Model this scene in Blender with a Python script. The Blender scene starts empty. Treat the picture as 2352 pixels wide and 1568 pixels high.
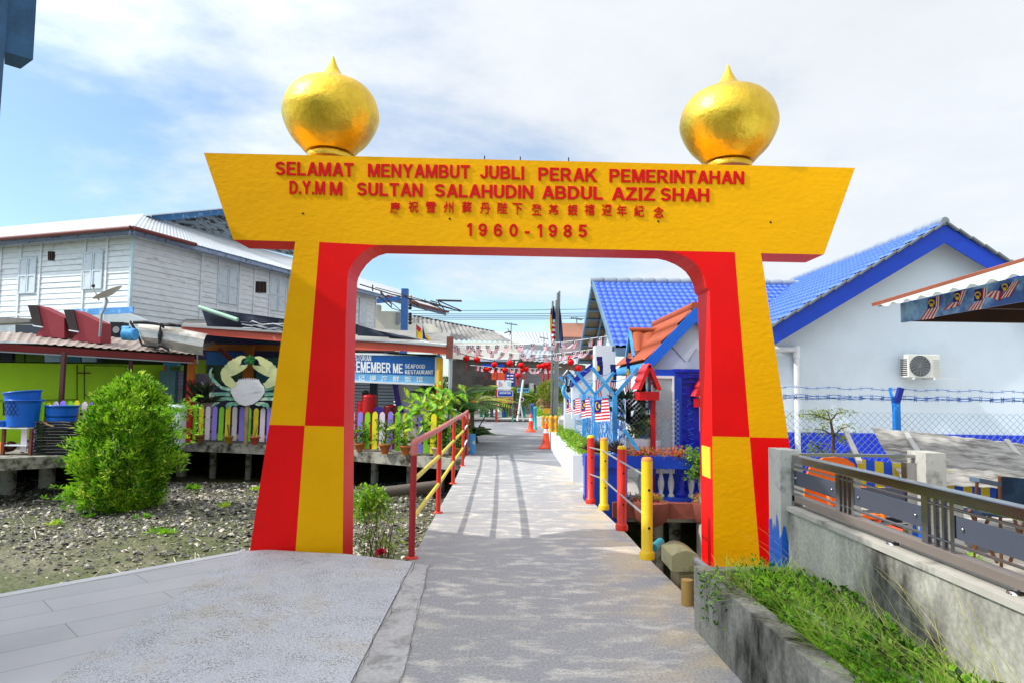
import bpy, math, random
import numpy as np
from mathutils import Vector, Matrix, noise as mnoise
random.seed(7); rng = np.random.default_rng(7)
sc = bpy.context.scene
COL = sc.collection
V = Vector; R = math.radians

# ------------------------------------------------------------ camera
CH = 1.6; FPX = 1568.0
PITCH = math.atan(112.2/1568); ROLL = R(0.8)
cd = bpy.data.cameras.new('camera'); cam = bpy.data.objects.new('camera', cd); COL.objects.link(cam)
cd.sensor_width = 36; cd.lens = 24.0; cd.clip_end = 3000; cd.clip_start = .05
RM = (Matrix.Rotation(math.pi/2+PITCH, 3, 'X') @ Matrix.Rotation(ROLL, 3, 'Z'))
cam.matrix_world = Matrix.Translation((0, 0, CH)) @ RM.to_4x4()
sc.camera = cam

def ray(x, y):
    return RM @ V(((x-1176)/FPX, -(y-784)/FPX, -1.0))
def P(x, y, Y):                       # point seen at (x, y) standing Y metres away
    if callable(Y): Y = Y(x)
    d = ray(x, y); return V((0, 0, CH)) + d*(Y/d.y)
def G(x, y, z=0.0):                   # point on a level surface
    d = ray(x, y); return V((0, 0, CH)) + d*((z-CH)/d.z)
def PXX(x, y, X):                     # point on the plane X = const
    d = ray(x, y); return V((0, 0, CH)) + d*(X/d.x)
def ONP(x, y, p0, n):
    d = ray(x, y); o = V((0, 0, CH)); return o + d*((p0-o).dot(n)/d.dot(n))

# ------------------------------------------------------------ sun and sky
SUN_DIR = V((-1.0, -0.19, 0.98)).normalized()          # towards the sun
sun_el = math.asin(SUN_DIR.z); sun_az = math.atan2(SUN_DIR.x, SUN_DIR.y)
ld = bpy.data.lights.new('sun', 'SUN'); ld.energy = 2.7; ld.angle = R(0.55); ld.color = (1.0, .955, .88)
sun = bpy.data.objects.new('sun', ld); COL.objects.link(sun)
sun.rotation_euler = SUN_DIR.to_track_quat('Z', 'Y').to_euler()

world = bpy.data.worlds.new('World'); sc.world = world; world.use_nodes = True
wt = world.node_tree; wt.nodes.clear()
def N(t, typ, **kw):
    n = t.nodes.new(typ)
    for k, v in kw.items(): setattr(n, k, v)
    return n
def Lk(t, a, b): t.links.new(a, b)
WS = 0.12
out = N(wt, 'ShaderNodeOutputWorld'); bg = N(wt, 'ShaderNodeBackground'); bg.inputs[1].default_value = WS
sky = N(wt, 'ShaderNodeTexSky', sky_type='NISHITA', sun_disc=False)
sky.sun_elevation = sun_el; sky.sun_rotation = sun_az; sky.air_density = 1.0; sky.dust_density = .6; sky.ozone_density = 1.5
tc = N(wt, 'ShaderNodeTexCoord')
sep = N(wt, 'ShaderNodeSeparateXYZ'); Lk(wt, tc.outputs['Generated'], sep.inputs[0])
def wmath(op, a, b=None, clamp=False):
    n = N(wt, 'ShaderNodeMath', operation=op); n.use_clamp = clamp
    for i, v in enumerate((a, b)):
        if v is None: continue
        if isinstance(v, (int, float)): n.inputs[i].default_value = v
        else: Lk(wt, v, n.inputs[i])
    return n.outputs[0]
# cloud layer: project the direction on a high plane so the clouds flatten towards the horizon
zz = wmath('ADD', wmath('MAXIMUM', sep.outputs[2], 0.0), 0.16)
cx = wmath('DIVIDE', sep.outputs[0], zz); cy = wmath('DIVIDE', sep.outputs[1], zz)
cmb = N(wt, 'ShaderNodeCombineXYZ'); Lk(wt, cx, cmb.inputs[0]); Lk(wt, cy, cmb.inputs[1]); cmb.inputs[2].default_value = 3.3
n1 = N(wt, 'ShaderNodeTexNoise'); n1.inputs['Scale'].default_value = .75; n1.inputs['Detail'].default_value = 8; n1.inputs['Roughness'].default_value = .55
n1.inputs['Distortion'].default_value = .5
Lk(wt, cmb.outputs[0], n1.inputs['Vector'])
n2 = N(wt, 'ShaderNodeTexNoise'); n2.inputs['Scale'].default_value = 2.2; n2.inputs['Detail'].default_value = 9; n2.inputs['Roughness'].default_value = .6
Lk(wt, cmb.outputs[0], n2.inputs['Vector'])
# more cover towards the right and high up, a blue window low on the left
cov = wmath('ADD', wmath('MULTIPLY', sep.outputs[0], 0.34), wmath('MULTIPLY', sep.outputs[2], 0.62))
val = wmath('ADD', wmath('ADD', n1.outputs[0], wmath('MULTIPLY', wmath('SUBTRACT', n2.outputs[0], .5), .35)), cov)
mr = N(wt, 'ShaderNodeMapRange', interpolation_type='SMOOTHSTEP'); Lk(wt, val, mr.inputs[0])
mr.inputs[1].default_value = .45; mr.inputs[2].default_value = .76; mr.inputs[3].default_value = .12; mr.inputs[4].default_value = .96
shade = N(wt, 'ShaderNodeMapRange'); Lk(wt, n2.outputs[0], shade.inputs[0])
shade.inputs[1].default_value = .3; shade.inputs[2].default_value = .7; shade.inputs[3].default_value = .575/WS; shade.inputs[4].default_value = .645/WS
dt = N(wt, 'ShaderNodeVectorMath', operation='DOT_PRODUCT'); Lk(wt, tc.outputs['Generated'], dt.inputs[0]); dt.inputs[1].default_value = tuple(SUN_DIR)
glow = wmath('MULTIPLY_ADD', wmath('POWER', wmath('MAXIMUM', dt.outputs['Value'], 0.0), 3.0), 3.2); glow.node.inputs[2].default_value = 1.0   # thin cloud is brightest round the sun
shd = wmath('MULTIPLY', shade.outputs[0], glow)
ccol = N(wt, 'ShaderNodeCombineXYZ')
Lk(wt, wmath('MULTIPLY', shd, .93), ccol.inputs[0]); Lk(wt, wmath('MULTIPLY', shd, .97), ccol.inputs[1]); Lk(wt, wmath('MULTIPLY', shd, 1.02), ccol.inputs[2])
skm = N(wt, 'ShaderNodeVectorMath', operation='MULTIPLY'); Lk(wt, sky.outputs[0], skm.inputs[0]); skm.inputs[1].default_value = (.88, 1.06, 1.13)
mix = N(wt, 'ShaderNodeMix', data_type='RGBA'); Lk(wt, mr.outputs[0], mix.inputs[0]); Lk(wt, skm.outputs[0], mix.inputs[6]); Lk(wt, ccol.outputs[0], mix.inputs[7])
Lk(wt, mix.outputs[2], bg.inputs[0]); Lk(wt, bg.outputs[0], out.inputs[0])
vs = sc.view_settings; vs.view_transform = 'Standard'; vs.look = 'None'; vs.exposure = 0.66; vs.gamma = 1
sc.cycles.max_bounces = 6; sc.cycles.diffuse_bounces = 3

# ------------------------------------------------------------ materials
def S(h):
    h = h.lstrip('#'); c = [int(h[i:i+2], 16)/255 for i in (0, 2, 4)]
    return tuple(((x+.055)/1.055)**2.4 if x > .04045 else x/12.92 for x in c)
MATS = {}
def M(name, col='808080', rough=.6, metal=0.0, var=.15, vs=3.0, bump=.15, bs=40.0, stain=None, st=(1.5, .55, .68), stretch=(1, 1, 1), trans=0, spec=.4, dist=.01, speck=None, coat=0, grain=None, edge=None):
    if name in MATS: return MATS[name]
    m = bpy.data.materials.new(name); m.use_nodes = True; t = m.node_tree; b = t.nodes['Principled BSDF']
    c = S(col) if isinstance(col, str) else col
    b.inputs['Roughness'].default_value = rough; b.inputs['Metallic'].default_value = metal
    b.inputs['Specular IOR Level'].default_value = spec
    if coat: b.inputs['Coat Weight'].default_value = coat; b.inputs['Coat Roughness'].default_value = .15
    co = N(t, 'ShaderNodeTexCoord'); mp = N(t, 'ShaderNodeMapping'); mp.inputs['Scale'].default_value = stretch
    Lk(t, co.outputs['Object'], mp.inputs[0])
    nz = N(t, 'ShaderNodeTexNoise'); nz.inputs['Scale'].default_value = vs; nz.inputs['Detail'].default_value = 6; nz.inputs['Roughness'].default_value = .6
    Lk(t, mp.outputs[0], nz.inputs['Vector'])
    rp = N(t, 'ShaderNodeMapRange'); Lk(t, nz.outputs[0], rp.inputs[0]); rp.inputs[1].default_value = .3; rp.inputs[2].default_value = .7
    mx = N(t, 'ShaderNodeMix', data_type='RGBA'); Lk(t, rp.outputs[0], mx.inputs[0])
    mx.inputs[6].default_value = (*[x*(1-var) for x in c], 1); mx.inputs[7].default_value = (*[min(1, x*(1+var*.7)) for x in c], 1)
    o = mx.outputs[2]
    if stain:
        n3 = N(t, 'ShaderNodeTexNoise'); n3.inputs['Scale'].default_value = st[0]; n3.inputs['Detail'].default_value = 8; n3.inputs['Roughness'].default_value = .65
        Lk(t, mp.outputs[0], n3.inputs['Vector'])
        r3 = N(t, 'ShaderNodeMapRange'); Lk(t, n3.outputs[0], r3.inputs[0]); r3.inputs[1].default_value = st[1]; r3.inputs[2].default_value = st[2]
        m3 = N(t, 'ShaderNodeMix', data_type='RGBA'); Lk(t, r3.outputs[0], m3.inputs[0]); Lk(t, o, m3.inputs[6]); m3.inputs[7].default_value = (*S(stain), 1); o = m3.outputs[2]
    if speck:                       # (scale, colour, threshold)
        vo = N(t, 'ShaderNodeTexVoronoi'); vo.inputs['Scale'].default_value = speck[0]; Lk(t, co.outputs['Object'], vo.inputs['Vector'])
        n4 = N(t, 'ShaderNodeTexNoise'); n4.inputs['Scale'].default_value = speck[0]*.06; Lk(t, co.outputs['Object'], n4.inputs['Vector'])
        ad = N(t, 'ShaderNodeMath', operation='MULTIPLY_ADD'); Lk(t, n4.outputs[0], ad.inputs[0]); ad.inputs[1].default_value = -.55; Lk(t, vo.outputs['Distance'], ad.inputs[2])
        r4 = N(t, 'ShaderNodeMapRange'); Lk(t, ad.outputs[0], r4.inputs[0]); r4.inputs[1].default_value = speck[2]-.26; r4.inputs[2].default_value = speck[2]-.2; r4.inputs[3].default_value = .85; r4.inputs[4].default_value = 0
        m4 = N(t, 'ShaderNodeMix', data_type='RGBA'); Lk(t, r4.outputs[0], m4.inputs[0]); Lk(t, o, m4.inputs[6]); m4.inputs[7].default_value = (*S(speck[1]), 1); o = m4.outputs[2]
    if edge:                        # (colour, x where it starts, x where it is full): dirt gathered along a kerb
        sx = N(t, 'ShaderNodeSeparateXYZ'); Lk(t, co.outputs['Object'], sx.inputs[0])
        re = N(t, 'ShaderNodeMapRange'); Lk(t, sx.outputs[0], re.inputs[0]); re.inputs[1].default_value = edge[1]; re.inputs[2].default_value = edge[2]
        ne = N(t, 'ShaderNodeTexNoise'); ne.inputs['Scale'].default_value = 2.2; ne.inputs['Detail'].default_value = 7; Lk(t, co.outputs['Object'], ne.inputs['Vector'])
        rn = N(t, 'ShaderNodeMapRange'); Lk(t, ne.outputs[0], rn.inputs[0]); rn.inputs[1].default_value = .4; rn.inputs[2].default_value = .62
        me_ = N(t, 'ShaderNodeMath', operation='MULTIPLY'); Lk(t, re.outputs[0], me_.inputs[0]); Lk(t, rn.outputs[0], me_.inputs[1])
        m5 = N(t, 'ShaderNodeMix', data_type='RGBA'); Lk(t, me_.outputs[0], m5.inputs[0]); Lk(t, o, m5.inputs[6]); m5.inputs[7].default_value = (*S(edge[0]), 1); o = m5.outputs[2]
    if grain:
        ng = N(t, 'ShaderNodeTexNoise'); ng.inputs['Scale'].default_value = grain[0]; ng.inputs['Detail'].default_value = 3; Lk(t, co.outputs['Object'], ng.inputs['Vector'])
        rg = N(t, 'ShaderNodeMapRange'); Lk(t, ng.outputs[0], rg.inputs[0]); rg.inputs[1].default_value = .35; rg.inputs[2].default_value = .65; rg.inputs[3].default_value = 1-grain[1]; rg.inputs[4].default_value = 1+grain[1]*.6
        vg = N(t, 'ShaderNodeVectorMath', operation='SCALE'); Lk(t, o, vg.inputs[0]); Lk(t, rg.outputs[0], vg.inputs['Scale']); o = vg.outputs[0]
    Lk(t, o, b.inputs['Base Color'])
    if bump:
        nb = N(t, 'ShaderNodeTexNoise'); nb.inputs['Scale'].default_value = bs; nb.inputs['Detail'].default_value = 4
        Lk(t, mp.outputs[0], nb.inputs['Vector'])
        bp = N(t, 'ShaderNodeBump'); bp.inputs['Strength'].default_value = bump; bp.inputs['Distance'].default_value = dist
        Lk(t, nb.outputs[0], bp.inputs['Height']); Lk(t, bp.outputs[0], b.inputs['Normal'])
    if trans:
        tr = N(t, 'ShaderNodeBsdfTranslucent'); Lk(t, o, tr.inputs[0]); ms = N(t, 'ShaderNodeMixShader'); ms.inputs[0].default_value = trans
        oo = t.nodes['Material Output']; Lk(t, b.outputs[0], ms.inputs[1]); Lk(t, tr.outputs[0], ms.inputs[2]); Lk(t, ms.outputs[0], oo.inputs[0])
    MATS[name] = m; return m
def leafmat(name, c1, c2, vs=9, rough=.45, trans=.35):
    if name in MATS: return MATS[name]
    m = bpy.data.materials.new(name); m.use_nodes = True; t = m.node_tree; b = t.nodes['Principled BSDF']
    b.inputs['Roughness'].default_value = rough; b.inputs['Specular IOR Level'].default_value = .35
    co = N(t, 'ShaderNodeTexCoord'); nz = N(t, 'ShaderNodeTexNoise'); nz.inputs['Scale'].default_value = vs; nz.inputs['Detail'].default_value = 3
    Lk(t, co.outputs['Object'], nz.inputs['Vector'])
    rp = N(t, 'ShaderNodeMapRange'); Lk(t, nz.outputs[0], rp.inputs[0]); rp.inputs[1].default_value = .36; rp.inputs[2].default_value = .64
    mx = N(t, 'ShaderNodeMix', data_type='RGBA'); Lk(t, rp.outputs[0], mx.inputs[0]); mx.inputs[6].default_value = (*S(c1), 1); mx.inputs[7].default_value = (*S(c2), 1)
    Lk(t, mx.outputs[2], b.inputs['Base Color'])
    tr = N(t, 'ShaderNodeBsdfTranslucent'); Lk(t, mx.outputs[2], tr.inputs[0]); ms = N(t, 'ShaderNodeMixShader'); ms.inputs[0].default_value = trans
    Lk(t, b.outputs[0], ms.inputs[1]); Lk(t, tr.outputs[0], ms.inputs[2]); Lk(t, ms.outputs[0], t.nodes['Material Output'].inputs[0])
    MATS[name] = m; return m

# ------------------------------------------------------------ mesh helpers
def tag(o, label=None, cat=None, group=None, kind=None):
    if label: o['label'] = label
    if cat: o['category'] = cat
    if group: o['group'] = group
    if kind: o['kind'] = kind
    return o
ROOT = {}
def rootloc(o):
    while o.parent: o = o.parent
    return o.location.copy()
def thing(name, loc, label, cat, group=None):
    o = bpy.data.objects.new(name, None); COL.objects.link(o); o.location = loc; o.empty_display_size = .1
    return tag(o, label, cat, group)
class MB:
    def __init__(s): s.v = []; s.f = []; s.m = []; s.sm = []
    def add(s, vs_, fs, mi=0, smooth=False):
        b = len(s.v); s.v += [tuple(p) for p in vs_]
        for k, f in enumerate(fs):
            s.f.append(tuple(i+b for i in f)); s.m.append(mi[k] if isinstance(mi, (list, tuple)) else mi); s.sm.append(smooth)
        return s
    def quad(s, a, b, c, d, mi=0): return s.add([a, b, c, d], [(0, 1, 2, 3)], mi)
    def hexa(s, p, mi=0):           # 8 points: bottom 4, top 4
        return s.add(p, [(3, 2, 1, 0), (4, 5, 6, 7), (0, 1, 5, 4), (1, 2, 6, 5), (2, 3, 7, 6), (3, 0, 4, 7)], mi)
    def box(s, x0, x1, y0, y1, z0, z1, mi=0):
        return s.hexa([(x0, y0, z0), (x1, y0, z0), (x1, y1, z0), (x0, y1, z0), (x0, y0, z1), (x1, y0, z1), (x1, y1, z1), (x0, y1, z1)], mi)
    def bar(s, p, q, w, h, mi=0, up=V((0, 0, 1))):
        p = V(p); q = V(q); d = (q-p).normalized()
        a = d.cross(up)
        if a.length < 1e-4: a = d.cross(V((1, 0, 0)))
        a.normalize(); b = a.cross(d).normalized(); a = a*w/2; b = b*h/2
        return s.hexa([p-a-b, p+a-b, q+a-b, q-a-b, p-a+b, p+a+b, q+a+b, q-a+b], mi)
    def tube(s, pts, r, n=8, mi=0, cap=True, smooth=True):
        pts = [V(p) for p in pts]; k = len(pts); rs = r if isinstance(r, (list, tuple)) else [r]*k
        vs_ = []; prev = None
        for i, p in enumerate(pts):
            d = (pts[min(i+1, k-1)]-pts[max(i-1, 0)])
            if d.length < 1e-9: d = V((0, 0, 1))
            d.normalize()
            a = prev if prev is not None else (V((0, 0, 1)) if abs(d.z) < .9 else V((1, 0, 0)))
            a = (a-d*a.dot(d))
            if a.length < 1e-5: a = d.orthogonal()
            a.normalize(); prev = a; b = d.cross(a)
            for j in range(n):
                t = 2*math.pi*j/n; vs_.append(p+(a*math.cos(t)+b*math.sin(t))*rs[i])
        fs = [(i*n+j, i*n+(j+1) % n, (i+1)*n+(j+1) % n, (i+1)*n+j) for i in range(k-1) for j in range(n)]
        s.add(vs_, fs, mi, smooth)
        if cap: s.add(vs_[:n], [tuple(range(n))[::-1]], mi); s.add(vs_[-n:], [tuple(range(n))], mi)
        return s
    def lathe(s, prof, c, n=24, mi=0, smooth=True):   # prof (r, z)
        c = V(c); vs_ = []
        for r, z in prof:
            for j in range(n):
                t = 2*math.pi*j/n; vs_.append((c.x+r*math.cos(t), c.y+r*math.sin(t), c.z+z))
        k = len(prof)
        fs = [(i*n+j, i*n+(j+1) % n, (i+1)*n+(j+1) % n, (i+1)*n+j) for i in range(k-1) for j in range(n)]
        s.add(vs_, fs, mi, smooth)
        if prof[0][0] > 1e-4: s.add(vs_[:n], [tuple(range(n))[::-1]], mi)
        if prof[-1][0] > 1e-4: s.add(vs_[-n:], [tuple(range(n))], mi)
        return s
    def ball(s, c, r, n=12, mi=0, sz=1.0):
        return s.lathe([(max(1e-5, r*math.sin(math.pi*i/n)), -r*sz*math.cos(math.pi*i/n)) for i in range(n+1)], c, n*2, mi)
    def prism(s, pts, off, mf=0, ms=None, mb=None):   # polygon pts + offset vector
        k = len(pts); pts = [V(p) for p in pts]; off = V(off); ms = mf if ms is None else ms; mb = ms if mb is None else mb
        nrm = V((0, 0, 0))
        for i in range(k): nrm += pts[i].cross(pts[(i+1) % k])
        if nrm.dot(off) > 0: pts = pts[::-1]; ms = (ms[:-1][::-1]+[ms[-1]]) if isinstance(ms, list) else ms
        vs_ = pts+[p+off for p in pts]
        s.add(vs_, [tuple(range(k)), tuple(range(k, 2*k))[::-1]], [mf, mb if not isinstance(mb, list) else mf])
        s.add(vs_, [(i, i+k, (i+1) % k+k, (i+1) % k) for i in range(k)], [(ms[i] if isinstance(ms, list) else ms) for i in range(k)])
        return s
    def sheet(s, a, b, c, d, nu, nv, h=None, mi=0, smooth=True, us=None, vs2=None):
        # a-b: u axis, a-d: v axis ; h(u metres, v metres) displaces along the normal
        a, b, c, d = map(V, (a, b, c, d)); n = (b-a).cross(d-a).normalized()
        Lu = (b-a).length; Lv = (d-a).length
        us = us or [i/nu for i in range(nu+1)]; vv = vs2 or [j/nv for j in range(nv+1)]
        pts = []
        for v in vv:
            for u in us:
                p = a*(1-u)*(1-v)+b*u*(1-v)+c*u*v+d*(1-u)*v
                if h: p = p+n*h(u*Lu, v*Lv)
                pts.append(p)
        w = len(us)
        fs = [(j*w+i, j*w+i+1, (j+1)*w+i+1, (j+1)*w+i) for j in range(len(vv)-1) for i in range(w-1)]
        return s.add(pts, fs, mi, smooth)
    def build(s, name, mats, parent=None, label=None, cat=None, group=None, kind=None, loc=None, bevel=0):
        if not isinstance(mats, (list, tuple)): mats = [mats]
        me = bpy.data.meshes.new(name)
        if parent is not None: L = rootloc(parent)
        elif loc is not None: L = V(loc)
        elif s.v and kind is None:
            a = np.array(s.v); L = V(((a[:, 0].min()+a[:, 0].max())/2, (a[:, 1].min()+a[:, 1].max())/2, a[:, 2].min()))
        else: L = V((0, 0, 0))
        me.from_pydata([(x-L.x, y-L.y, z-L.z) for x, y, z in s.v], [], s.f)
        for m in mats: me.materials.append(m)
        me.polygons.foreach_set('material_index', s.m); me.polygons.foreach_set('use_smooth', s.sm); me.update()
        o = bpy.data.objects.new(name, me); COL.objects.link(o)
        if parent is not None: o.parent = parent
        else: o.location = L
        if bevel:
            bm = o.modifiers.new('bevel', 'BEVEL'); bm.width = bevel; bm.segments = 2; bm.limit_method = 'ANGLE'; bm.angle_limit = R(40)
        return tag(o, label, cat, group, kind)
def copy_tree(o, parent=None):
    c = o.copy(); COL.objects.link(c); c.parent = parent
    for ch in list(o.children): copy_tree(ch, c)
    return c
def Z(sx, sy, sc_):                    # zoom-crop pixel -> photograph coordinates
    k = .91875/sc_
    return lambda x, y: (sx*.91875+x*k, sy*.91875+y*k)
Z1 = Z(0, 480, 3.2667); Z2 = Z(0, 880, 3.2667); Z3 = Z(640, 640, 4.3556); Z4 = Z(860, 960, 5.6); Z5 = Z(1080, 700, 6.5333)
Z6 = Z(1080, 900, 6.5333); Z7 = Z(1400, 680, 6.174); Z8 = Z(1360, 900, 5.6); R1 = Z(1900, 520, 3.5636); R2 = Z(1900, 940, 3.5636)
R3 = Z(1640, 1260, 2.5565); ZC = Z(400, 760, 5.6); ZL = Z(1240, 820, 8.709); ZT = Z(680, 380, 3.675); ZU = Z(1260, 380, 3.675); RR = Z(1960, 1080, 3.92)
def slab(mb, pts, Y, th=.04, mi=0, ms=None):   # outline standing Y metres away, th thick backwards
    mb.prism([P(x, y, Y) for x, y in pts], (0, th, 0), mi, ms)
    return mb
_tc = {}
def textmesh(txt, bold=.0):
    k = (txt, bold)
    if k in _tc: return _tc[k]
    c = bpy.data.curves.new('lettering', 'FONT'); c.body = txt; c.offset = bold; c.resolution_u = 3
    o = bpy.data.objects.new('lettering', c); COL.objects.link(o)
    dg = bpy.context.evaluated_depsgraph_get(); dg.update(); me = bpy.data.meshes.new_from_object(o.evaluated_get(dg))
    v = np.array([x.co[:] for x in me.vertices]); f = [tuple(p.vertices) for p in me.polygons]
    bpy.data.objects.remove(o); bpy.data.curves.remove(c); bpy.data.meshes.remove(me)
    v = v[:, :2]; v = (v-v.min(0))/np.maximum(v.max(0)-v.min(0), 1e-6)
    _tc[k] = (v, f); return _tc[k]
def letters(mb, txt, tl, tr, br, bl, depth=.02, bold=.02, mi=0, off=.002):
    """text fitted to four corners of a surface, raised by depth"""
    tl, tr, br, bl = map(V, (tl, tr, br, bl))
    n = (tr-tl).cross(bl-tl).normalized()
    if n.dot(V((0, 0, CH))-tl) < 0: n = -n
    if all(c in GL or c == ' ' for c in txt):
        for i, q in enumerate(glyphs(txt)):
            pts = [(bl*(1-a)+br*a)*(1-b)+(tl*(1-a)+tr*a)*b+n*off for a, b in q]; mb.prism(pts, n*(depth+.00025*(i % 7)), mi)
        return mb
    v, f = textmesh(txt, bold)
    base = [(bl*(1-a)+br*a)*(1-b)+(tl*(1-a)+tr*a)*b for a, b in v]
    top = [p+n*(off+depth) for p in base]
    mb.add(top, f, mi)
    if depth > .004:
        from collections import Counter
        ed = Counter()
        for q in f:
            for i in range(len(q)): ed[tuple(sorted((q[i], q[(i+1) % len(q)])))] += 1
        k = len(base); allv = [p+n*off for p in base]+top
        mb.add(allv, [(a, b, b+k, a+k) for (a, b), c in ed.items() if c == 1], mi)
    return mb
T_ = .2
def _ring(cx, cy, rx, ry, a0, a1, n=14, t=T_, ty=.165):
    out = []
    for i in range(n):
        a, b = [math.radians(a0+(a1-a0)*(i+k)/n) for k in (0, 1.04)]
        out.append([(cx+rx*math.cos(a), cy+ry*math.sin(a)), (cx+rx*math.cos(b), cy+ry*math.sin(b)), (cx+(rx-t)*math.cos(b), cy+(ry-ty)*math.sin(b)), (cx+(rx-t)*math.cos(a), cy+(ry-ty)*math.sin(a))])
    return out
def _r(x0, x1, y0, y1): return [(x0, y0), (x1, y0), (x1, y1), (x0, y1)]
_st = lambda x: _r(x, x+T_, 0, 1)
_P = [_st(0), _r(.19, .42, .84, 1), _r(.19, .42, .38, .54)]+_ring(.42, .69, .29, .31, -90, 90, 10)
GL = {'A': [[(0, 0), (.21, 0), (.5, 1), (.29, 1)], [(.58, 0), (.79, 0), (.5, 1), (.29, 1)], _r(.2, .6, .22, .38)],
 'B': [_st(0), _r(.19, .4, .84, 1), _r(.19, .4, .43, .59), _r(.19, .4, 0, .16)]+_ring(.4, .715, .27, .285, -90, 90, 9)+_ring(.41, .295, .31, .295, -90, 90, 9),
 'D': [_st(0), _r(.19, .32, .84, 1), _r(.19, .32, 0, .16)]+_ring(.32, .5, .42, .5, -90, 90),
 'E': [_st(0), _r(.19, .64, .84, 1), _r(.19, .58, .43, .58), _r(.19, .66, 0, .16)], 'F': [_st(0), _r(.19, .62, .84, 1), _r(.19, .54, .43, .58)],
 'H': [_st(0), _st(.54), _r(.19, .55, .43, .59)], 'I': [_st(0)], 'J': [_r(.36, .56, .3, 1)]+_ring(.28, .3, .28, .3, 180, 360),
 'K': [_st(0), [(.19, .3), (.19, .55), (.56, 1), (.81, 1)], [(.27, .5), (.42, .64), (.84, 0), (.59, 0)]], 'L': [_st(0), _r(.19, .6, 0, .17)],
 'M': [_r(0, .18, 0, 1), _r(.7, .88, 0, 1), [(.0, 1), (.25, 1), (.53, 0), (.35, 0)], [(.63, 1), (.88, 1), (.53, 0), (.35, 0)]],
 'N': [_r(0, .19, 0, 1), _r(.54, .73, 0, 1), [(0, 1), (.2, 1), (.73, 0), (.53, 0)]], 'O': _ring(.4, .5, .4, .5, 0, 360, 24), 'P': _P,
 'R': _P+[[(.3, .42), (.5, .46), (.78, 0), (.55, 0)]], 'S': _ring(.35, .71, .34, .29, 20, 270)+_ring(.35, .29, .35, .29, 90, -160),
 'T': [_r(0, .68, .83, 1), _r(.24, .44, 0, .84)], 'U': [_r(0, T_, .33, 1), _r(.5, .7, .33, 1)]+_ring(.35, .34, .35, .34, 180, 360),
 'Y': [_r(.29, .49, 0, .45), [(0, 1), (.23, 1), (.49, .45), (.39, .3), (.29, .42)], [(.78, 1), (.55, 1), (.29, .45), (.39, .3), (.49, .42)]],
 'Z': [_r(.02, .66, .84, 1), _r(0, .68, 0, .16), [(.0, .14), (.24, .14), (.66, .86), (.42, .86)]], '.': [_r(0, .18, 0, .19)],
 '1': [_r(.2, .4, 0, 1), [(0, .68), (0, .82), (.21, 1), (.21, .78)]], '0': _ring(.31, .5, .31, .5, 0, 360, 22, .18),
 '9': _ring(.31, .68, .31, .32, 0, 360, 18, .18, .15)+_ring(.31, .5, .31, .5, -150, 0, 12, .18), '6': _ring(.31, .32, .31, .32, 0, 360, 18, .18, .15)+_ring(.31, .5, .31, .5, 30, 180, 12, .18),
 '8': _ring(.31, .74, .28, .26, 0, 360, 18, .17, .14)+_ring(.31, .285, .31, .285, 0, 360, 18, .18, .15), '5': [_r(.1, .58, .84, 1), [(.04, .44), (.1, 1), (.28, 1), (.23, .5)]]+_ring(.3, .33, .31, .33, 130, -155, 16, .18), '-': [_r(0, 1, 0, 1)]}
def glyphs(txt, gap=.09):
    out = []; x = 0
    for c in txt:
        if c == ' ': x += .32; continue
        g = GL[c]; w = max(p[0] for q in g for p in q); out += [[(px+x, py) for px, py in q] for q in g]; x += w+(gap if c not in 'A' else gap*.4)
    xs = [p[0] for q in out for p in q]; x0, x1 = min(xs), max(xs)
    return [[((px-x0)/(x1-x0), py) for px, py in q] for q in out]
def leaves(mb, pts, dirs, L, W, mi=0, droop=.15, jit=.3):
    pts = np.asarray(pts, float); dirs = np.asarray(dirs, float); n = len(pts)
    dirs = dirs/np.maximum(np.linalg.norm(dirs, axis=1, keepdims=True), 1e-6)
    ll = L*(1+rng.uniform(-jit, jit, n))[:, None]; ww = W*(1+rng.uniform(-jit, jit, n))[:, None]
    rv = rng.normal(size=(n, 3)); side = np.cross(dirs, rv); side /= np.maximum(np.linalg.norm(side, axis=1, keepdims=True), 1e-6)
    mid = pts+dirs*ll*.5; tip = pts+dirs*ll; tip[:, 2] -= (droop*ll)[:, 0]
    nn = np.cross(side, dirs)
    a = mid+side*ww*.5+nn*ww*.12; b = mid-side*ww*.5+nn*ww*.12
    allv = np.stack([pts, a, tip, b], 1).reshape(-1, 3)
    base = len(mb.v); mb.v += [tuple(x) for x in allv.tolist()]
    mb.f += [(base+4*i, base+4*i+1, base+4*i+2, base+4*i+3) for i in range(n)]
    mb.m += [mi]*n if isinstance(mi, int) else [int(x) for x in rng.choice(mi, n)]; mb.sm += [False]*n
    return mb
def blade(mb, p, d, L, w, bend=.5, mi=0, seg=4):
    p = V(p); d = V(d).normalized(); hz = V((d.x, d.y, 0))
    if hz.length < .05: hz = V((random.uniform(-1, 1), random.uniform(-1, 1), 0))
    hz.normalize(); side = V((-hz.y, hz.x, 0)); pts = []
    for i in range(seg+1):
        t = i/seg; q = p+d*L*t+hz*L*bend*t*t*.5-V((0, 0, L*bend*t*t*.45)); ww = w*(1-t)**.6+.0006
        pts += [q-side*ww/2, q+side*ww/2]
    mb.add(pts, [(2*i, 2*i+1, 2*i+3, 2*i+2) for i in range(seg)], mi, True); return mb
def rosette(mb, c, n, L, W, el=(10, 70), mi=0):
    pts = np.tile(np.array(c, float), (n, 1)); az = rng.uniform(0, 2*math.pi, n); e = np.radians(rng.uniform(el[0], el[1], n))
    dirs = np.stack([np.cos(az)*np.cos(e), np.sin(az)*np.cos(e), np.sin(e)], 1)
    return leaves(mb, pts, dirs, L, W, mi)
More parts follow.
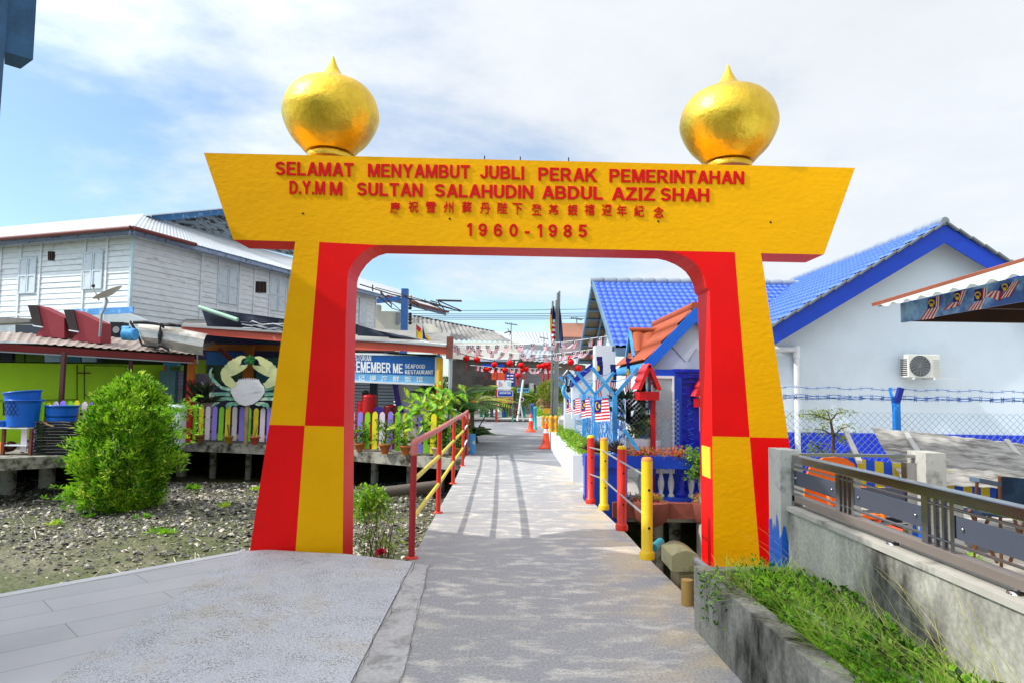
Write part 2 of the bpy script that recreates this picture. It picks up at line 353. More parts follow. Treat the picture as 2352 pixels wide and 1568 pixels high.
def blob(mb, c, rad, n, L, W, mi=0, per=7, shell=.55):
    """a small leafy mass of n sprigs filling an ellipsoid"""
    c = np.array(c, float); rad = np.array(rad, float)
    d = rng.normal(size=(n, 3)); d /= np.linalg.norm(d, axis=1, keepdims=True)
    r = shell+(1-shell)*rng.uniform(0, 1, n)**.6; pos = c+d*rad*r[:, None]*(1+rng.normal(0, .07, n))[:, None]
    dd = d+np.array([0, 0, .45]); P_ = np.repeat(pos, per, 0)+rng.normal(0, L*.25, (n*per, 3)); D_ = np.repeat(dd, per, 0)+rng.normal(0, .75, (n*per, 3))
    return leaves(mb, P_, D_, L, W, mi)

# common materials
mYEL = M('gate_yellow_paint', (.84, .405, .0), .5, var=.07, vs=1.2, bump=.35, bs=14, dist=.012, spec=.1, stretch=(1, 1, 1.6))
mRED = M('gate_red_paint', (.80, .0, .0), .45, var=.10, vs=1.3, bump=.25, bs=22, dist=.008, spec=.2)
mRED2 = M('gate_red_letter', (.62, .0, .0), .5, var=.05, bump=0, spec=.2)
mCON = M('concrete', 'A9A59C', .85, var=.18, vs=2, bump=.3, bs=30, stain='6E6C66', st=(1.3, .52, .75))
mCOND = M('weathered_concrete', 'B0ADA2', .9, var=.22, vs=3, bump=.5, bs=18, stain='34322E', st=(1.7, .45, .68), stretch=(1, 1, .55), spec=.1, grain=(45, .16))
mWHITE = M('white_paint', 'E4E8EC', .6, var=.05, vs=1.2, bump=.08, stain='C9CCCE', st=(.8, .5, .8))
mWOODW = M('whitewashed_boards', 'DADFE3', .75, var=.10, vs=3, bump=.15, bs=30, stain='A5A29C', st=(1.6, .56, .8), stretch=(1, 1, 3))
mBLUE = M('royal_blue_paint', '0A3FB8', .4, var=.1, vs=3, bump=.1)
mDBLUE = M('deep_blue_paint', '0A1FA0', .35, var=.12, vs=5, bump=.3, bs=25)
mLBLUE = M('light_blue_paint', '3E9AD8', .45, var=.12, vs=6, bump=.15, stain='8FC8EC', st=(6, .55, .7))
mBLACK = M('black_plastic', '101214', .5, var=.2, bump=.2, bs=12)
mSTEEL = M('brushed_steel', 'A4A4A6', .13, metal=1, var=.05, bump=.03, bs=60)
mDSTEEL = M('dark_steel_panel', '4A4F5C', .45, metal=.2, var=.05, bump=.05)
mRUST = M('rusty_iron', '6B3A2A', .8, var=.3, vs=12, bump=.3)
mWOOD = M('weathered_timber', '9C8A66', .85, var=.2, vs=4, bump=.3, stretch=(1, 6, 1), stain='5A5040', st=(3, .5, .7))
mGREY = M('grey_paint', '8E9499', .6, var=.08, vs=3, bump=.08)
mSHEET = M('weathered_roof_sheet', '8C8A86', .8, var=.25, vs=1.5, bump=.2, stain='5F5C58', st=(1.2, .45, .7))
mPIPE = M('galvanised_pipe', 'A8ACAE', .4, metal=.6, var=.15, bump=.1)
mTERRA = M('terracotta', '9E4A2A', .75, var=.2, vs=6, bump=.3, stain='6E3A22', st=(3, .55, .75))
mBRICK = M('red_brown_brick', '8A4A3C', .85, var=.2, vs=8, bump=.4, bs=25)
mLG = leafmat('bright_leaf', '428414', 'A0D42C')
mDG = leafmat('dark_leaf', '17360C', '3C6A1A')
mVG = leafmat('variegated_leaf', '4F8A10', 'C9D44A', vs=16)
mYG = leafmat('yellow_green_leaf', '5E8A14', 'A9B93A')
mSTEM = M('bark', '5B4A38', .9, var=.25, vs=8, bump=.4)
# ============================================================ SETTING
def gnoise(x, y): return mnoise.noise(V((x*.35, y*.35, 1.7)))*.16+mnoise.noise(V((x*1.3, y*1.3, 4.1)))*.06+mnoise.noise(V((x*4, y*4, 2.2)))*.02
def gh(x, y):
    bank = .22*math.exp(-((y-15.5)/4.5)**2)
    return -1.22+bank+gnoise(x, y)*(1 if -24 < x < 10 and y < 30 else 0)
mMUD = M('tidal_mud', '6E6B52', .5, var=.3, vs=2.5, bump=.8, bs=12, dist=.04, stain='545A32', st=(.7, .42, .55), grain=(14, .3))
gx = [-900, -200, -60, -30]+[-22+.25*i for i in range(113)]+[8, 14, 30, 60, 200, 900]
gy = [-300, -60, -10, 2]+[3+.25*i for i in range(93)]+[28, 32, 40, 60, 120, 400, 1500]
mb = MB(); W = len(gx)
mb.add([(x, y, gh(x, y)) for y in gy for x in gx], [(j*W+i, j*W+i+1, (j+1)*W+i+1, (j+1)*W+i) for j in range(len(gy)-1) for i in range(W-1)], 0, True)
mb.build('ground', mMUD, kind='structure')

mPATH = M('path_concrete', 'C6C1B8', .85, var=.28, vs=.7, bump=.6, bs=110, dist=.005, stain='9A999A', st=(3.6, .36, .50), stretch=(.85, 1.7, 1), grain=(60, .24), edge=('C2AE8C', .5, 1.5))
mASPH = M('asphalt', '7E7F84', .85, var=.2, vs=1.2, bump=.4, bs=150, dist=.004, stain='B4B1AA', st=(1.5, .56, .60), stretch=(.4, 2.2, 1), grain=(40, .2))
Lp = [G(945, 1287), G(1000, 1182), G(1040, 1112), G(1070, 1045), G(1090, 985), G(1085, 968)]
Rp = [G(1500, 1292), G(1440, 1225), G(1345, 1137), G(1320, 1107), G(1262, 1010), G(1250, 985), G(1250, 968)]
mb = MB()
outl = [V((-1.35, .6, 0)), V((-.95, 5.6, 0))]+Lp+Rp[::-1]+[G(1588, 1378), V((1.30, 4.75, 0)), V((1.45, .6, 0))]
mb.prism([(p.x, p.y, 0) for p in outl], (0, 0, -.22)); mb.build('path', mPATH, kind='structure')
mb = MB()
ya = G(1100, 1046).y
L2 = [Lp[3]+V((.12, 0, 0)), Lp[4], Lp[5]]; R2_ = [G(1300, 1072), Rp[4]-V((.1, 0, 0)), Rp[5], Rp[6]]
mb.prism([(p.x, p.y, .004) for p in [V((L2[0].x, ya, 0))]+L2[1:]+R2_[::-1]], (0, 0, -.003)); mb.build('asphalt_road', mASPH, kind='structure')

# mound of exposed aggregate in front of the left leg
mAGG = M('exposed_aggregate', 'C2C4C9', .8, var=.14, vs=1.3, bump=.8, bs=80, dist=.008, stain='B4AA98', st=(1.3, .5, .72), speck=(78, '746E68', .27), grain=(60, .13))
mb = MB()
a, b = G(556, 1268), G(948, 1293); c, d = G(770, 1640), G(20, 1640)
def mh(u, v):
    lu = (b-a).length; s = max(0, min(1, u/lu)); return (.035*math.sin(math.pi*s)+.012*mnoise.noise(V((u*2, v*2, 0))))*math.exp(-v*.6)
mb.sheet(a+V((0, 0, .02)), b+V((0, 0, .012)), c+V((0, 0, .012)), d+V((0, 0, .02)), 40, 40, lambda u, v: -mh(u, v))
k = 41; back = [mb.v[i] for i in range(k)]; mb.add(back+[(x, y, -1.4) for x, y, z in back], [(i, i+1, k+i+1, k+i) for i in range(k-1)])
mb.build('ramp_mound', mAGG, kind='structure')
mCRKSH = M('crack_dirt_and_shadow', '2E2C29', .95, var=.1, bump=0)
mb = MB(); pts = []
for i in range(46):
    t = i/45; p = b.lerp(c, t)+V((.012, 0, .014)); jt = .05*mnoise.noise(V((t*7, 0, 0)))+.03*mnoise.noise(V((t*33, 3, 0)))
    pts.append((p.x+jt, p.y, p.z, .0012+.004*max(0, mnoise.noise(V((t*30, 9, 0))))))
for i in range(45):
    p, q = pts[i], pts[i+1]; mb.quad((p[0]-p[3], p[1], p[2]), (p[0]+p[3], p[1], p[2]), (q[0]+q[3], q[1], q[2]), (q[0]-q[3], q[1], q[2]))
mb.build('path_crack', mCRKSH, kind='structure')

mSTR = M('trowelled_concrete', 'B4B2B0', .8, var=.16, vs=3, bump=.4, bs=30, stain='8E8B88', st=(4, .5, .62), grain=(40, .14))
mb = MB(); c2 = G(905, 1640); b2_ = G(985, 1298)
mb.sheet(b+V((.004, 0, .006)), b2_+V((0, 0, .006)), c2+V((0, 0, .006)), c+V((.004, 0, .006)), 8, 60, lambda u, v: .002*mnoise.noise(V((u*9, v*9, 0)))); mb.build('path_edge_strip', mSTR, kind='structure')
def dark_line(name, p0, p1, amp, w, z, seed, n=60):
    mb = MB(); d = (p1-p0); sd = V((-d.y, d.x, 0)).normalized(); pr = None
    for i in range(n+1):
        t = i/n; q = p0+d*t+sd*(amp*mnoise.noise(V((t*6, seed, 0)))+amp*.5*mnoise.noise(V((t*26, seed, 3)))); ww = w*(.35+max(0, mnoise.noise(V((t*22, seed, 7)))*1.6)); q = V((q.x, q.y, z))
        if pr: mb.quad(pr[0]-sd*pr[1], pr[0]+sd*pr[1], q+sd*ww, q-sd*ww)
        pr = (q, ww)
    return mb.build(name, mCRKSH, kind='structure')
dark_line('strip_crack', G(985, 1298), G(905, 1640), .03, .0022, .0125, 2)
dark_line('cross_crack_and_shadow', G(1020, 1462), G(1190, 1440), .03, .0015, .003, 5); dark_line('cross_crack_and_shadow', G(1330, 1546), G(1560, 1530), .02, .0016, .003, 9); dark_line('cross_crack_and_shadow', G(1010, 1180), G(1400, 1172), .01, .003, .003, 11)  # last strip paints the railing shadow across the path as a dark line
# tiled footway on the left with a plain kerb strip
def tilemat():
    m = bpy.data.materials.new('long_grey_tiles'); m.use_nodes = True; t = m.node_tree; bs = t.nodes['Principled BSDF']; bs.inputs['Roughness'].default_value = .55
    co = N(t, 'ShaderNodeTexCoord'); mp = N(t, 'ShaderNodeMapping'); Lk(t, co.outputs['Object'], mp.inputs[0])
    p, q = G(0, 1466), G(232, 1420); mp.inputs['Rotation'].default_value = (0, 0, -math.atan2(q.y-p.y, q.x-p.x))
    br = N(t, 'ShaderNodeTexBrick'); Lk(t, mp.outputs[0], br.inputs[0]); br.inputs['Scale'].default_value = 1; br.inputs['Brick Width'].default_value = 1.2; br.inputs['Row Height'].default_value = .34
    br.inputs['Mortar Size'].default_value = .0035; br.inputs['Mortar Smooth'].default_value = .2; br.offset = .4
    br.inputs['Color1'].default_value = (*S('BBBABC'), 1); br.inputs['Color2'].default_value = (*S('C4C2C4'), 1); br.inputs['Mortar'].default_value = (*S('86837F'), 1)
    nz = N(t, 'ShaderNodeTexNoise'); nz.inputs['Scale'].default_value = 2.5; nz.inputs['Detail'].default_value = 7; Lk(t, mp.outputs[0], nz.inputs['Vector'])
    mx = N(t, 'ShaderNodeMix', data_type='RGBA', blend_type='MULTIPLY'); mx.inputs[0].default_value = .5; Lk(t, br.outputs[0], mx.inputs[6]); Lk(t, nz.outputs[0], mx.inputs[7])
    mx2 = N(t, 'ShaderNodeMix', data_type='RGBA'); mx2.inputs[0].default_value = .45; Lk(t, mx.outputs[2], mx2.inputs[7]); Lk(t, br.outputs[0], mx2.inputs[6])
    Lk(t, mx2.outputs[2], bs.inputs['Base Color']); bp = N(t, 'ShaderNodeBump'); bp.inputs['Strength'].default_value = .25; bp.inputs['Distance'].default_value = .003
    Lk(t, nz.outputs[0], bp.inputs['Height']); Lk(t, bp.outputs[0], bs.inputs['Normal']); return m
e0, e1 = G(-260, 1411), G(556, 1264)
dn = (e0-e1).cross(V((0, 0, 1))).normalized()
if dn.y > 0: dn = -dn
mb = MB(); w = .1
mb.prism([e0+dn*w, e1+dn*w, G(556, 1268)+V((.02, -.05, 0)), G(20, 1640), G(-1500, 1700)], (0, 0, -.2)); mb.build('pavement', tilemat(), kind='structure')
mb = MB(); mb.prism([e0+V((0, 0, .006)), e1+V((0, 0, .006)), e1+dn*w+V((0, 0, .006)), e0+dn*w+V((0, 0, .006))], (0, 0, -1.3)); mb.build('kerb', M('kerb_concrete', 'CFD0D0', .8, var=.1, bump=.2), kind='structure')

# decks on piles --------------------------------------------------
mDECK = M('old_deck_concrete', '9B978C', .9, var=.25, vs=3, bump=.5, bs=15, stain='3B392F', st=(3.5, .45, .6))
LDp = [G(-420, 1056), G(0, 1052), G(165, 1044), G(330, 1024), G(430, 1014), G(520, 1017), G(640, 1022), G(760, 1030), G(830, 1036), G(935, 1044), G(1035, 1052), G(1062, 1052)]
mb = MB(); mb.prism([(p.x, p.y, -.004) for p in LDp]+[(LDp[-1].x-.3, 60, -.004), (-60, 60, -.004), (-60, 15, -.004)], (0, 0, -.26)); mb.build('restaurant_deck', mDECK, kind='structure')
RDp = [(1.12, 10.25), (1.12, 12.2), (1.15, 21.5), (1.6, 33), (60, 33), (60, 10.25)]
mb = MB(); mb.prism([(x, y, -.006) for x, y in RDp], (0, 0, -.3)); mb.prism([(2.75, 5.0, .1), (2.75, 10.2, .1), (40, 10.2, .1), (40, -3, .1), (1.93, -3, .1), (1.93, 5.0, .1)], (0, 0, -1.5))
mb.build('courtyard_floor', M('courtyard_paving', 'B9B4AA', .75, var=.12, vs=1.5, bump=.2, stain='8E897F', st=(.7, .5, .62)), kind='structure')
mb = MB(); mb.box(-30, 30, 36.5, 90, -.3, .12); mb.build('town_square', M('square_concrete', 'CFCBC2', .8, var=.08, bump=.1), kind='structure')
mb = MB(); mb.box(-2.6, 1.6, 35.6, 36.45, -1.2, .05); mb.build('bridge_edge', M('dark_edge', '3C3A38', .9, bump=.2), kind='structure')

# piles under the restaurant deck
for i, (x, yb, w) in enumerate([(95, 1150, .36), (4, 1160, .34), (225, 1195, .2), (410, 1160, .3), (483, 1096, .2), (645, 1100, .2), (858, 1118, .22), (1012, 1118, .2), (-120, 1165, .34), (565, 1085, .18), (940, 1100, .2)]):
    yt = np.interp(x, [0, 165, 430, 640, 830, 1035], [1060, 1052, 1026, 1034, 1048, 1062])
    base = G(x, yt, -.27); q = V((base.x, base.y+.25, 0)); mb = MB(); g = gh(q.x, q.y)-.2
    mb.tube([(q.x, q.y, g), (q.x, q.y, -.266)], w/2, 14)
    mb.build('deck_pile', M('pile_concrete', 'ABA79C', .85, var=.2, vs=5, bump=.3, stain='4E4A3E', st=(4, .5, .6)), None,
             ['thick grey concrete pile under the left deck beside the bush', 'broken pale pile at the far left edge of the deck', 'short pale pile mostly hidden behind the round bush', 'squat pale pile standing right of the round bush', 'slim round pile under the crab fence',
              'dark slim pile just left of the red gate leg', 'round pile in the shade seen through the arch', 'pale pile behind the red railing post', 'pile beyond the left edge of the photo', 'dark slim pile under the pots below the crab', 'thin pile deep in the shade under the signboard deck'][i], 'pile', 'piles under the restaurant deck')

# shell rubble, twigs on the mud
mSH = M('shell_fragments', '9E988A', .7, var=.55, vs=25, bump=0, stain='4E4B44', st=(9, .46, .5))
mSH2 = M('pale_shells', 'C4BCA8', .6, var=.25, vs=25, bump=0); mSH3 = M('dark_pebbles', '5A5A58', .8, var=.3, vs=20, bump=0)
mb = MB(); n = 0
while n < 34000:
    x = random.uniform(-17, -.9); y = random.uniform(8.2, 19.5)
    dens = 1 if y > 11.5+.08*(x+8) else max(0, (y-8.6)/2.9)**2*.6
    dens *= .55+.9*(mnoise.noise(V((x*.8, y*.8, 7)))+.25)
    if random.random() > dens: continue
    n += 1; s = random.choice([.02, .025, .03, .035, .045, .065])*random.uniform(.6, 1.2)*(.8+y*.02); a = random.uniform(0, 6.28); z = gh(x, y)+s*.15
    t = random.uniform(-.35, .35); t2 = random.uniform(-.3, .3); ca, sa = math.cos(a)*s, math.sin(a)*s
    pts = [(x+ca, y+sa, z+t*s), (x-sa*.6, y+ca*.6, z+t2*s+s*.3), (x-ca*.9, y-sa*.9, z-t*s), (x+sa*.7, y-ca*.7, z-t2*s)]
    top = (x, y, z+s*.45); mb.add(pts+[top], [(0, 1, 4), (1, 2, 4), (2, 3, 4), (3, 0, 4)], random.choice([0, 0, 0, 0, 1, 2, 2, 2]))
for k in range(40):
    x = random.uniform(-11, -1.5); y = random.uniform(9.5, 13.5); mb.ball((x, y, gh(x, y)), random.uniform(.02, .05), 6, 1, .5)
for k in range(60):
    x = random.uniform(-11, -1); y = random.uniform(8.5, 15); z = gh(x, y)+.02; a = random.uniform(0, 6.28); l = random.uniform(.1, .4)
    mb.tube([(x, y, z), (x+math.cos(a)*l, y+math.sin(a)*l, z+random.uniform(0, .12))], .008, 4, 1)
mb.build('shell_rubble', [mSH, mSH2, mSH3], kind='stuff', label='grey and white broken shells covering the mud bank', cat='shells')

# ============================================================ THE GATE
YG = 6.7; TH = .43
gate = thing('gate_arch', (0, YG, 0), 'yellow and red concrete welcome arch with two golden domes over the path', 'arch')
def gp(pts): return [P(x, y, YG) for x, y in pts]
mb = MB(); bm_ = [(468, 351.5), (1964, 386), (1892.6, 585), (1748, 582), (1687.7, 579.5), (1531.7, 576), (869.7, 563), (733.5, 556.3), (678.2, 555), (535.4, 551)]
fr_ = gp(bm_); nb = len(fr_); bkp = [p+V((0, .66 if i < 2 else TH, 0)) for i, p in enumerate(fr_)]
mb.add(fr_+bkp, [tuple(range(nb)), tuple(range(nb, 2*nb))[::-1]], 0); mb.add(fr_+bkp, [(i, i+nb, (i+1) % nb+nb, (i+1) % nb) for i in range(nb)], [0, 0, 1, 1, 1, 1, 1, 1, 1, 0])
beam_o = mb.build('beam', [mYEL, mRED], gate)
def leg(quads):
    mb = MB()
    for pts, front, sides in quads: mb.prism(gp(pts), (0, TH, 0), front, sides)
    return mb.build('leg', [mYEL, mRED], gate)
ARL = [(869.7, 563), (852, 568), (836, 576.5), (820, 591), (808, 608), (801, 622), (798, 636), (797.5, 655)]
leg([([(678.2, 555), (733.5, 556.3), (700, 976.5), (618.5, 974.5)], 0, 0),
     ([(733.5, 556.3)]+ARL+[(794, 735), (790, 979), (700, 976.5)], 1, 1),
     ([(618.5, 974.5), (700, 976.5), (679, 1262), (675, 1330), (568, 1325), (574, 1262)], 1, 1),
     ([(700, 976.5), (790, 979), (787, 1270), (786, 1330), (675, 1330), (679, 1262)], 0, [0, 1, 1, 0, 0, 0])])
ARR = [(1531.7, 576), (1552, 580.5), (1573, 589), (1588, 598), (1600, 608), (1609, 620), (1615.5, 632), (1620, 646), (1623, 661), (1630, 666)]
leg_r = leg([(ARR+[(1634, 854), (1636, 1001), (1722, 1003), (1687.7, 579.5)], 1, 1),
     ([(1687.7, 579.5), (1722, 1003), (1811, 1005), (1748, 582)], 0, 0),
     ([(1636, 1001), (1639.8, 1288), (1641, 1345), (1752, 1345), (1745.5, 1288), (1722, 1003)], 0, [1, 1, 0, 0, 0, 0]),
     ([(1722, 1003), (1745.5, 1288), (1752, 1345), (1862, 1345), (1853, 1290), (1811, 1005)], 1, 1)])
# small yellow plaque on the inner face of the right leg
pl = MB(); ya_, yb_ = YG+.06, YG+.33; X0 = P(1637, 1060, YG).x-.004
pl.hexa([(X0-.006, ya_, P(1635, 1100, YG).z), (X0+.01, ya_, P(1635, 1100, YG).z), (X0+.01, yb_, P(1635, 1100, YG).z), (X0-.006, yb_, P(1635, 1100, YG).z), (X0-.012, ya_, P(1635, 1028, YG).z), (X0+.0, ya_, P(1635, 1028, YG).z), (X0+.0, yb_, P(1635, 1028, YG).z), (X0-.012, yb_, P(1635, 1028, YG).z)])
pl.build('plaque', M('plaque_yellow', 'F2E63A', .4, var=.1, bump=.05), leg_r)
mGOLD = M('gold_leaf', 'E4C044', .40, metal=1, var=.16, vs=5, bump=.7, bs=16, dist=.012, stain='C89A2A', st=(3, .5, .8))
def dome(cx, ytip, ybot, wpx, ymax):
    Yd = YG+.39; c = P(cx, ybot, Yd); k = Yd/FPX; H = (ybot-ytip)*k*1.0; r = wpx/2*k; hm = (ybot-ymax)*k
    R_ = [(1395, 320), (1350, 362), (1300, 405), (1250, 458), (1200, 500), (1150, 534), (1100, 562), (1050, 587), (1000, 607), (950, 624), (900, 635), (850, 636), (800, 630), (750, 620), (700, 606), (650, 588), (600, 562), (550, 526), (500, 478), (462, 420), (432, 350), (405, 285), (375, 225), (335, 170), (285, 125), (225, 88), (165, 58), (105, 34), (55, 16), (25, 2)]
    kk_ = H/1285; prof = [(rr/635*r, (1410-yy)*kk_) for yy, rr in R_]; neck = r*.5
    mb = MB(); mb.lathe(prof, c, 56); dm_ = mb.build('dome', mGOLD, gate)
    mb = MB(); mb.lathe([(neck*.9, -.06), (neck*.94, -.012), (neck*.8, .01)], c, 40); mb.build('collar', mGOLD, dm_); return dm_
    neck = r*.56; prof = [(neck, -.02), (neck*1.0, .0), (neck*.98, .03)]
    for i in range(1, 15):
        t = i/15; a = -math.pi/2+t*math.pi*.5; prof.append((max(neck*.98, r*math.cos(a)**.86), .02+hm*(1+math.sin(a)*1.0)))
    topz = (ybot-ytip)*k-.24
    for i in range(0, 14):
        a = i/14*math.pi*.5*.93; prof.append((r*math.cos(a)**.9, hm+.02+(topz-hm)*math.sin(a)**1.0))
    rr = prof[-1][0]; z0 = prof[-1][1]
    for i in range(1, 12):
        t = i/11; prof.append((max(.002, rr*(1-t)**1.9*1.0), z0+(H-z0)*(t**1.25)))
    mb = MB(); mb.lathe(prof, c, 56); mb.lathe([(neck*1.04, -.03), (neck*1.08, .0), (neck*1.03, .045), (neck*.9, .05)], c, 40)
    return mb.build('dome', mGOLD, gate)
dome(757.5, 132, 356, 223, 262); dome(1674, 152, 377, 225, 283)
# lettering, word by word
def word(txt, f0, f1, xl, xr, ytl, ybl, ytr, ybr, bold=.03):
    mb = MB(); a = f0(xl, ytl); d_ = f0(xl, ybl); b_ = f1(xr, ytr); c_ = f1(xr, ybr)
    letters(mb, txt, P(*a, YG), P(*b_, YG), P(*c_, YG), P(*d_, YG), .008, bold)
    return mb.build('lettering', mRED2, beam_o)
word('SELAMAT', ZT, ZT, 35, 752, 92, 215, 106, 230); word('MENYAMBUT', ZT, ZT, 882, 1820, 112, 232, 126, 246)
word('JUBLI', ZT, ZU, 1912, 185, 128, 246, 138, 258); word('PERAK', ZU, ZU, 315, 857, 146, 264, 156, 278); word('PEMERINTAHAN', ZU, ZU, 968, 2205, 160, 280, 182, 300)
word('D.Y.M', ZT, ZT, 162, 490, 268, 387, 275, 395); word('M', ZT, ZT, 532, 648, 280, 398, 282, 402); word('SULTAN', ZT, ZT, 783, 1385, 284, 402, 294, 415)
word('SALAHUDIN', ZT, ZU, 1497, 270, 298, 416, 311, 432); word('ABDUL', ZU, ZU, 350, 908, 315, 434, 322, 442); word('AZIZ', ZU, ZU, 990, 1388, 328, 446, 332, 452); word('SHAH', ZU, ZU, 1438, 1885, 334, 452, 340, 460)
for f, ch, x, y in [(ZT, '慶', 1132, 515), (ZT, '祝', 1300, 505), (ZT, '雪', 1460, 512), (ZT, '州', 1622, 512), (ZT, '蘇', 1790, 510), (ZT, '丹', 1958, 520), (ZT, '陛', 2117, 518), (ZT, '下', 2255, 524), (ZU, '登', 300, 532), (ZU, '基', 455, 536),
                    (ZU, '銀', 630, 536), (ZU, '禧', 787, 534), (ZU, '週', 945, 537), (ZU, '年', 1082, 542), (ZU, '紀', 1240, 545), (ZU, '念', 1420, 556)]:
    word(ch, f, f, x-46, x+46, y-52, y+50, y-50, y+54, .012)
for f, ch, x, y in [(ZT, '1', 1815, 714), (ZT, '9', 1937, 718), (ZT, '6', 2077, 720), (ZT, '0', 2220, 722), (ZU, '1', 328, 724), (ZU, '9', 448, 726), (ZU, '8', 585, 728), (ZU, '5', 722, 728)]:
    wd = 22 if ch == '1' else 40
    word(ch, f, f, x-wd, x+wd, y-58, y+58, y-57, y+59, .03)
word('-', ZU, ZU, 190, 235, 730, 750, 731, 751)
# little rods on top and small holes in the face
for x, y in ((1113, 366), (1195, 368), (1306, 370)):
    mb = MB(); p = P(x, y, YG+.15); mb.tube([p-V((0, 0, .03)), p+V((0, 0, .035))], .006, 6); mb.build('rod', mBLACK, beam_o)
for x, y in ((696, 491), (1033, 503), (1512, 509), (1770, 511)):
    mb = MB(); p = P(x, y, YG); mb.tube([p+V((0, -.003, 0)), p+V((0, .004, 0))], .011, 8, smooth=False); mb.build('bolt_hole', mBLACK, beam_o)

# ============================================================ ENTRANCE SHELTER on the left (its roof shades the foreground)
mSHB = M('slate_blue_paint', '2C5C86', .55, var=.2, vs=5, bump=.4, bs=14, stain='1E3E5E', st=(3, .5, .7))
Yc = 3.5
sh = thing('entrance_shelter', (P(10, 500, Yc).x-.2, Yc, 0), 'slate blue concrete pillar with a stub beam at the top left edge', 'shelter')
xr0 = P(15, 60, Yc+.4).x; xr1 = xr0
mb = MB(); mb.hexa([(xr1-.55, Yc, 0), (xr1-.02, Yc, 0), (xr1-.02, Yc+.4, 0), (xr1-.55, Yc+.4, 0), (xr0-.45, Yc, 5.3), (xr0+.01, Yc, 5.3), (xr0+.01, Yc+.4, 5.3), (xr0-.45, Yc+.4, 5.3)]); mb.build('pillar', mSHB, sh)
mb = MB(); zb_ = P(13, 119, 3.92).z; q4 = [ (lambda d: V((0, 0, CH))+d*((zb_-CH)/d.z))(ray(x, y)) for x, y in ((10, 119), (76, 138), (47, 159), (10, 148))]
mb.hexa([tuple(q) for q in q4]+[(q.x-(.012 if i in (1, 2) else 0), q.y, 5.3) for i, q in enumerate(q4)]); mb.build('beam', mSHB, sh)
zr = 5.3; ed = V((.907, -.42, 0)); bk = V((-.42, -.907, 0)); e = V((1.45, 6.72, 0))+SUN_DIR*(zr/SUN_DIR.z)
mb = MB(); A_ = e+ed*2.2; B_ = e-ed*6; mb.prism([A_, B_, B_+bk*5.6, A_+bk*4.4], (0, 0, .18)); mb.build('roof', M('shelter_roof', 'B8BCC0', .7), sh)

# ============================================================ RAILINGS
mRR = M('railing_red', 'C8321E', .4, var=.15, vs=8, bump=.1, stain='5A1A12', st=(14, .68, .72))
mRP = M('faded_red', 'C06A62', .5, var=.12, vs=6, bump=.1); mYR = M('railing_yellow', 'D9C63A', .45, var=.12, vs=9, bump=.1, stain='8A7A2A', st=(12, .66, .72))
posts = [G(945, 1281), G(1006, 1177), G(1040.5, 1110), G(1062.5, 1069), G(1072, 1044)]
rl = thing('handrail_fence', posts[0], 'red pipe railing with yellow middle rails along the left path edge', 'railing')
hz = [1.09, 1.09, 1.09, 1.08, 1.08]
for i, p in enumerate(posts):
    mb = MB(); mb.tube([(p.x, p.y, 0), (p.x, p.y, hz[i]-.02)], .031, 14); 
    po_ = mb.build('post', M('railing_crimson', 'A31825', .45, var=.15, bump=.1, stain='4A4A50', st=(9, .66, .7)) if i == 0 else mRR, rl); mb = MB(); mb.lathe([(.065, 0), (.065, .012), (.032, .02)], (p.x, p.y, 0), 14); mb.build('base_plate', mRR, po_)
mb = MB(); tp = [V((p.x, p.y, z)) for p, z in zip(posts, hz)]
mb.tube([tp[0]-V((0, 0, .12)), tp[0]-V((0, -.0, .03)), tp[0]+V((.0, .05, 0))]+tp[1:], .034, 14); mb.build('handrail', mRP, rl)
for i in range(3):
    for z in (.73, .37):
        a, b = posts[i], posts[i+1]; mb = MB(); dd = (b-a).normalized()*.03; mb.tube([V((a.x, a.y, z))+dd, V((b.x, b.y, z))-dd], .024, 10); mb.build('middle_rail', mYR, rl)
for z in (.73, .37):
    a, b = posts[3], posts[4]; mb = MB(); mb.tube([V((a.x, a.y, z)), V((b.x, b.y, z))], .02, 8); mb.build('middle_rail', mWHITE, rl)

bol = [G(1486, 1282), G(1428, 1216), G(1387, 1169), V((P(1357, 1050, 9.95).x, 9.95, 0))]
mBY = M('bollard_yellow', 'E3B800', .38, var=.08, vs=6, bump=.15, bs=12, stain='8A6A10', st=(10, .67, .72)); mBR = M('bollard_red', 'D22A14', .38, var=.1, vs=6, bump=.15, bs=12, stain='6A1A10', st=(10, .67, .72))
bf = thing('bollard_fence', bol[1], 'yellow and red round bollards joined by thin pipes along the right path edge', 'bollards')
for i, p in enumerate(bol):
    mb = MB(); r = .054; z = .965
    mb.lathe([(r*1.35, 0), (r*1.35, .055), (r*1.12, .075), (r, .08), (r, z-.03), (r*.93, z-.008), (r*.7, z), (0.0001, z+.004)], p, 24, 0)
    for h in (.56, .2): mb.tube([V((p.x+.01, p.y-r-.002, h+.1)), V((p.x+.01, p.y-r+.02, h+.1))], .013, 8, 2, smooth=False)
    bo_ = mb.build('bollard', [mBY if i in (0, 2) else mBR, M('cap_orange', 'D88A3A', .6, var=.2) if i in (0, 2) else mBY, mBLACK], bf)
    cp = MB(); cp.lathe([(r*1.01, z-.03), (r*.945, z-.004), (r*.7, z+.006), (.0001, z+.01)], p, 24); cp.build('cap', M('cap_orange', 'D88A3A', .6, var=.2) if i in (0, 2) else mBY, COL.objects[-1] if False else bo_)
for i in range(3):
    for z in (.80, .42):
        a, b = bol[i], bol[i+1]; mb = MB(); mb.tube([V((a.x-.03, a.y, z)), V((b.x-.03, b.y, z))], .011, 8); mb.build('pipe', mPIPE, bf)

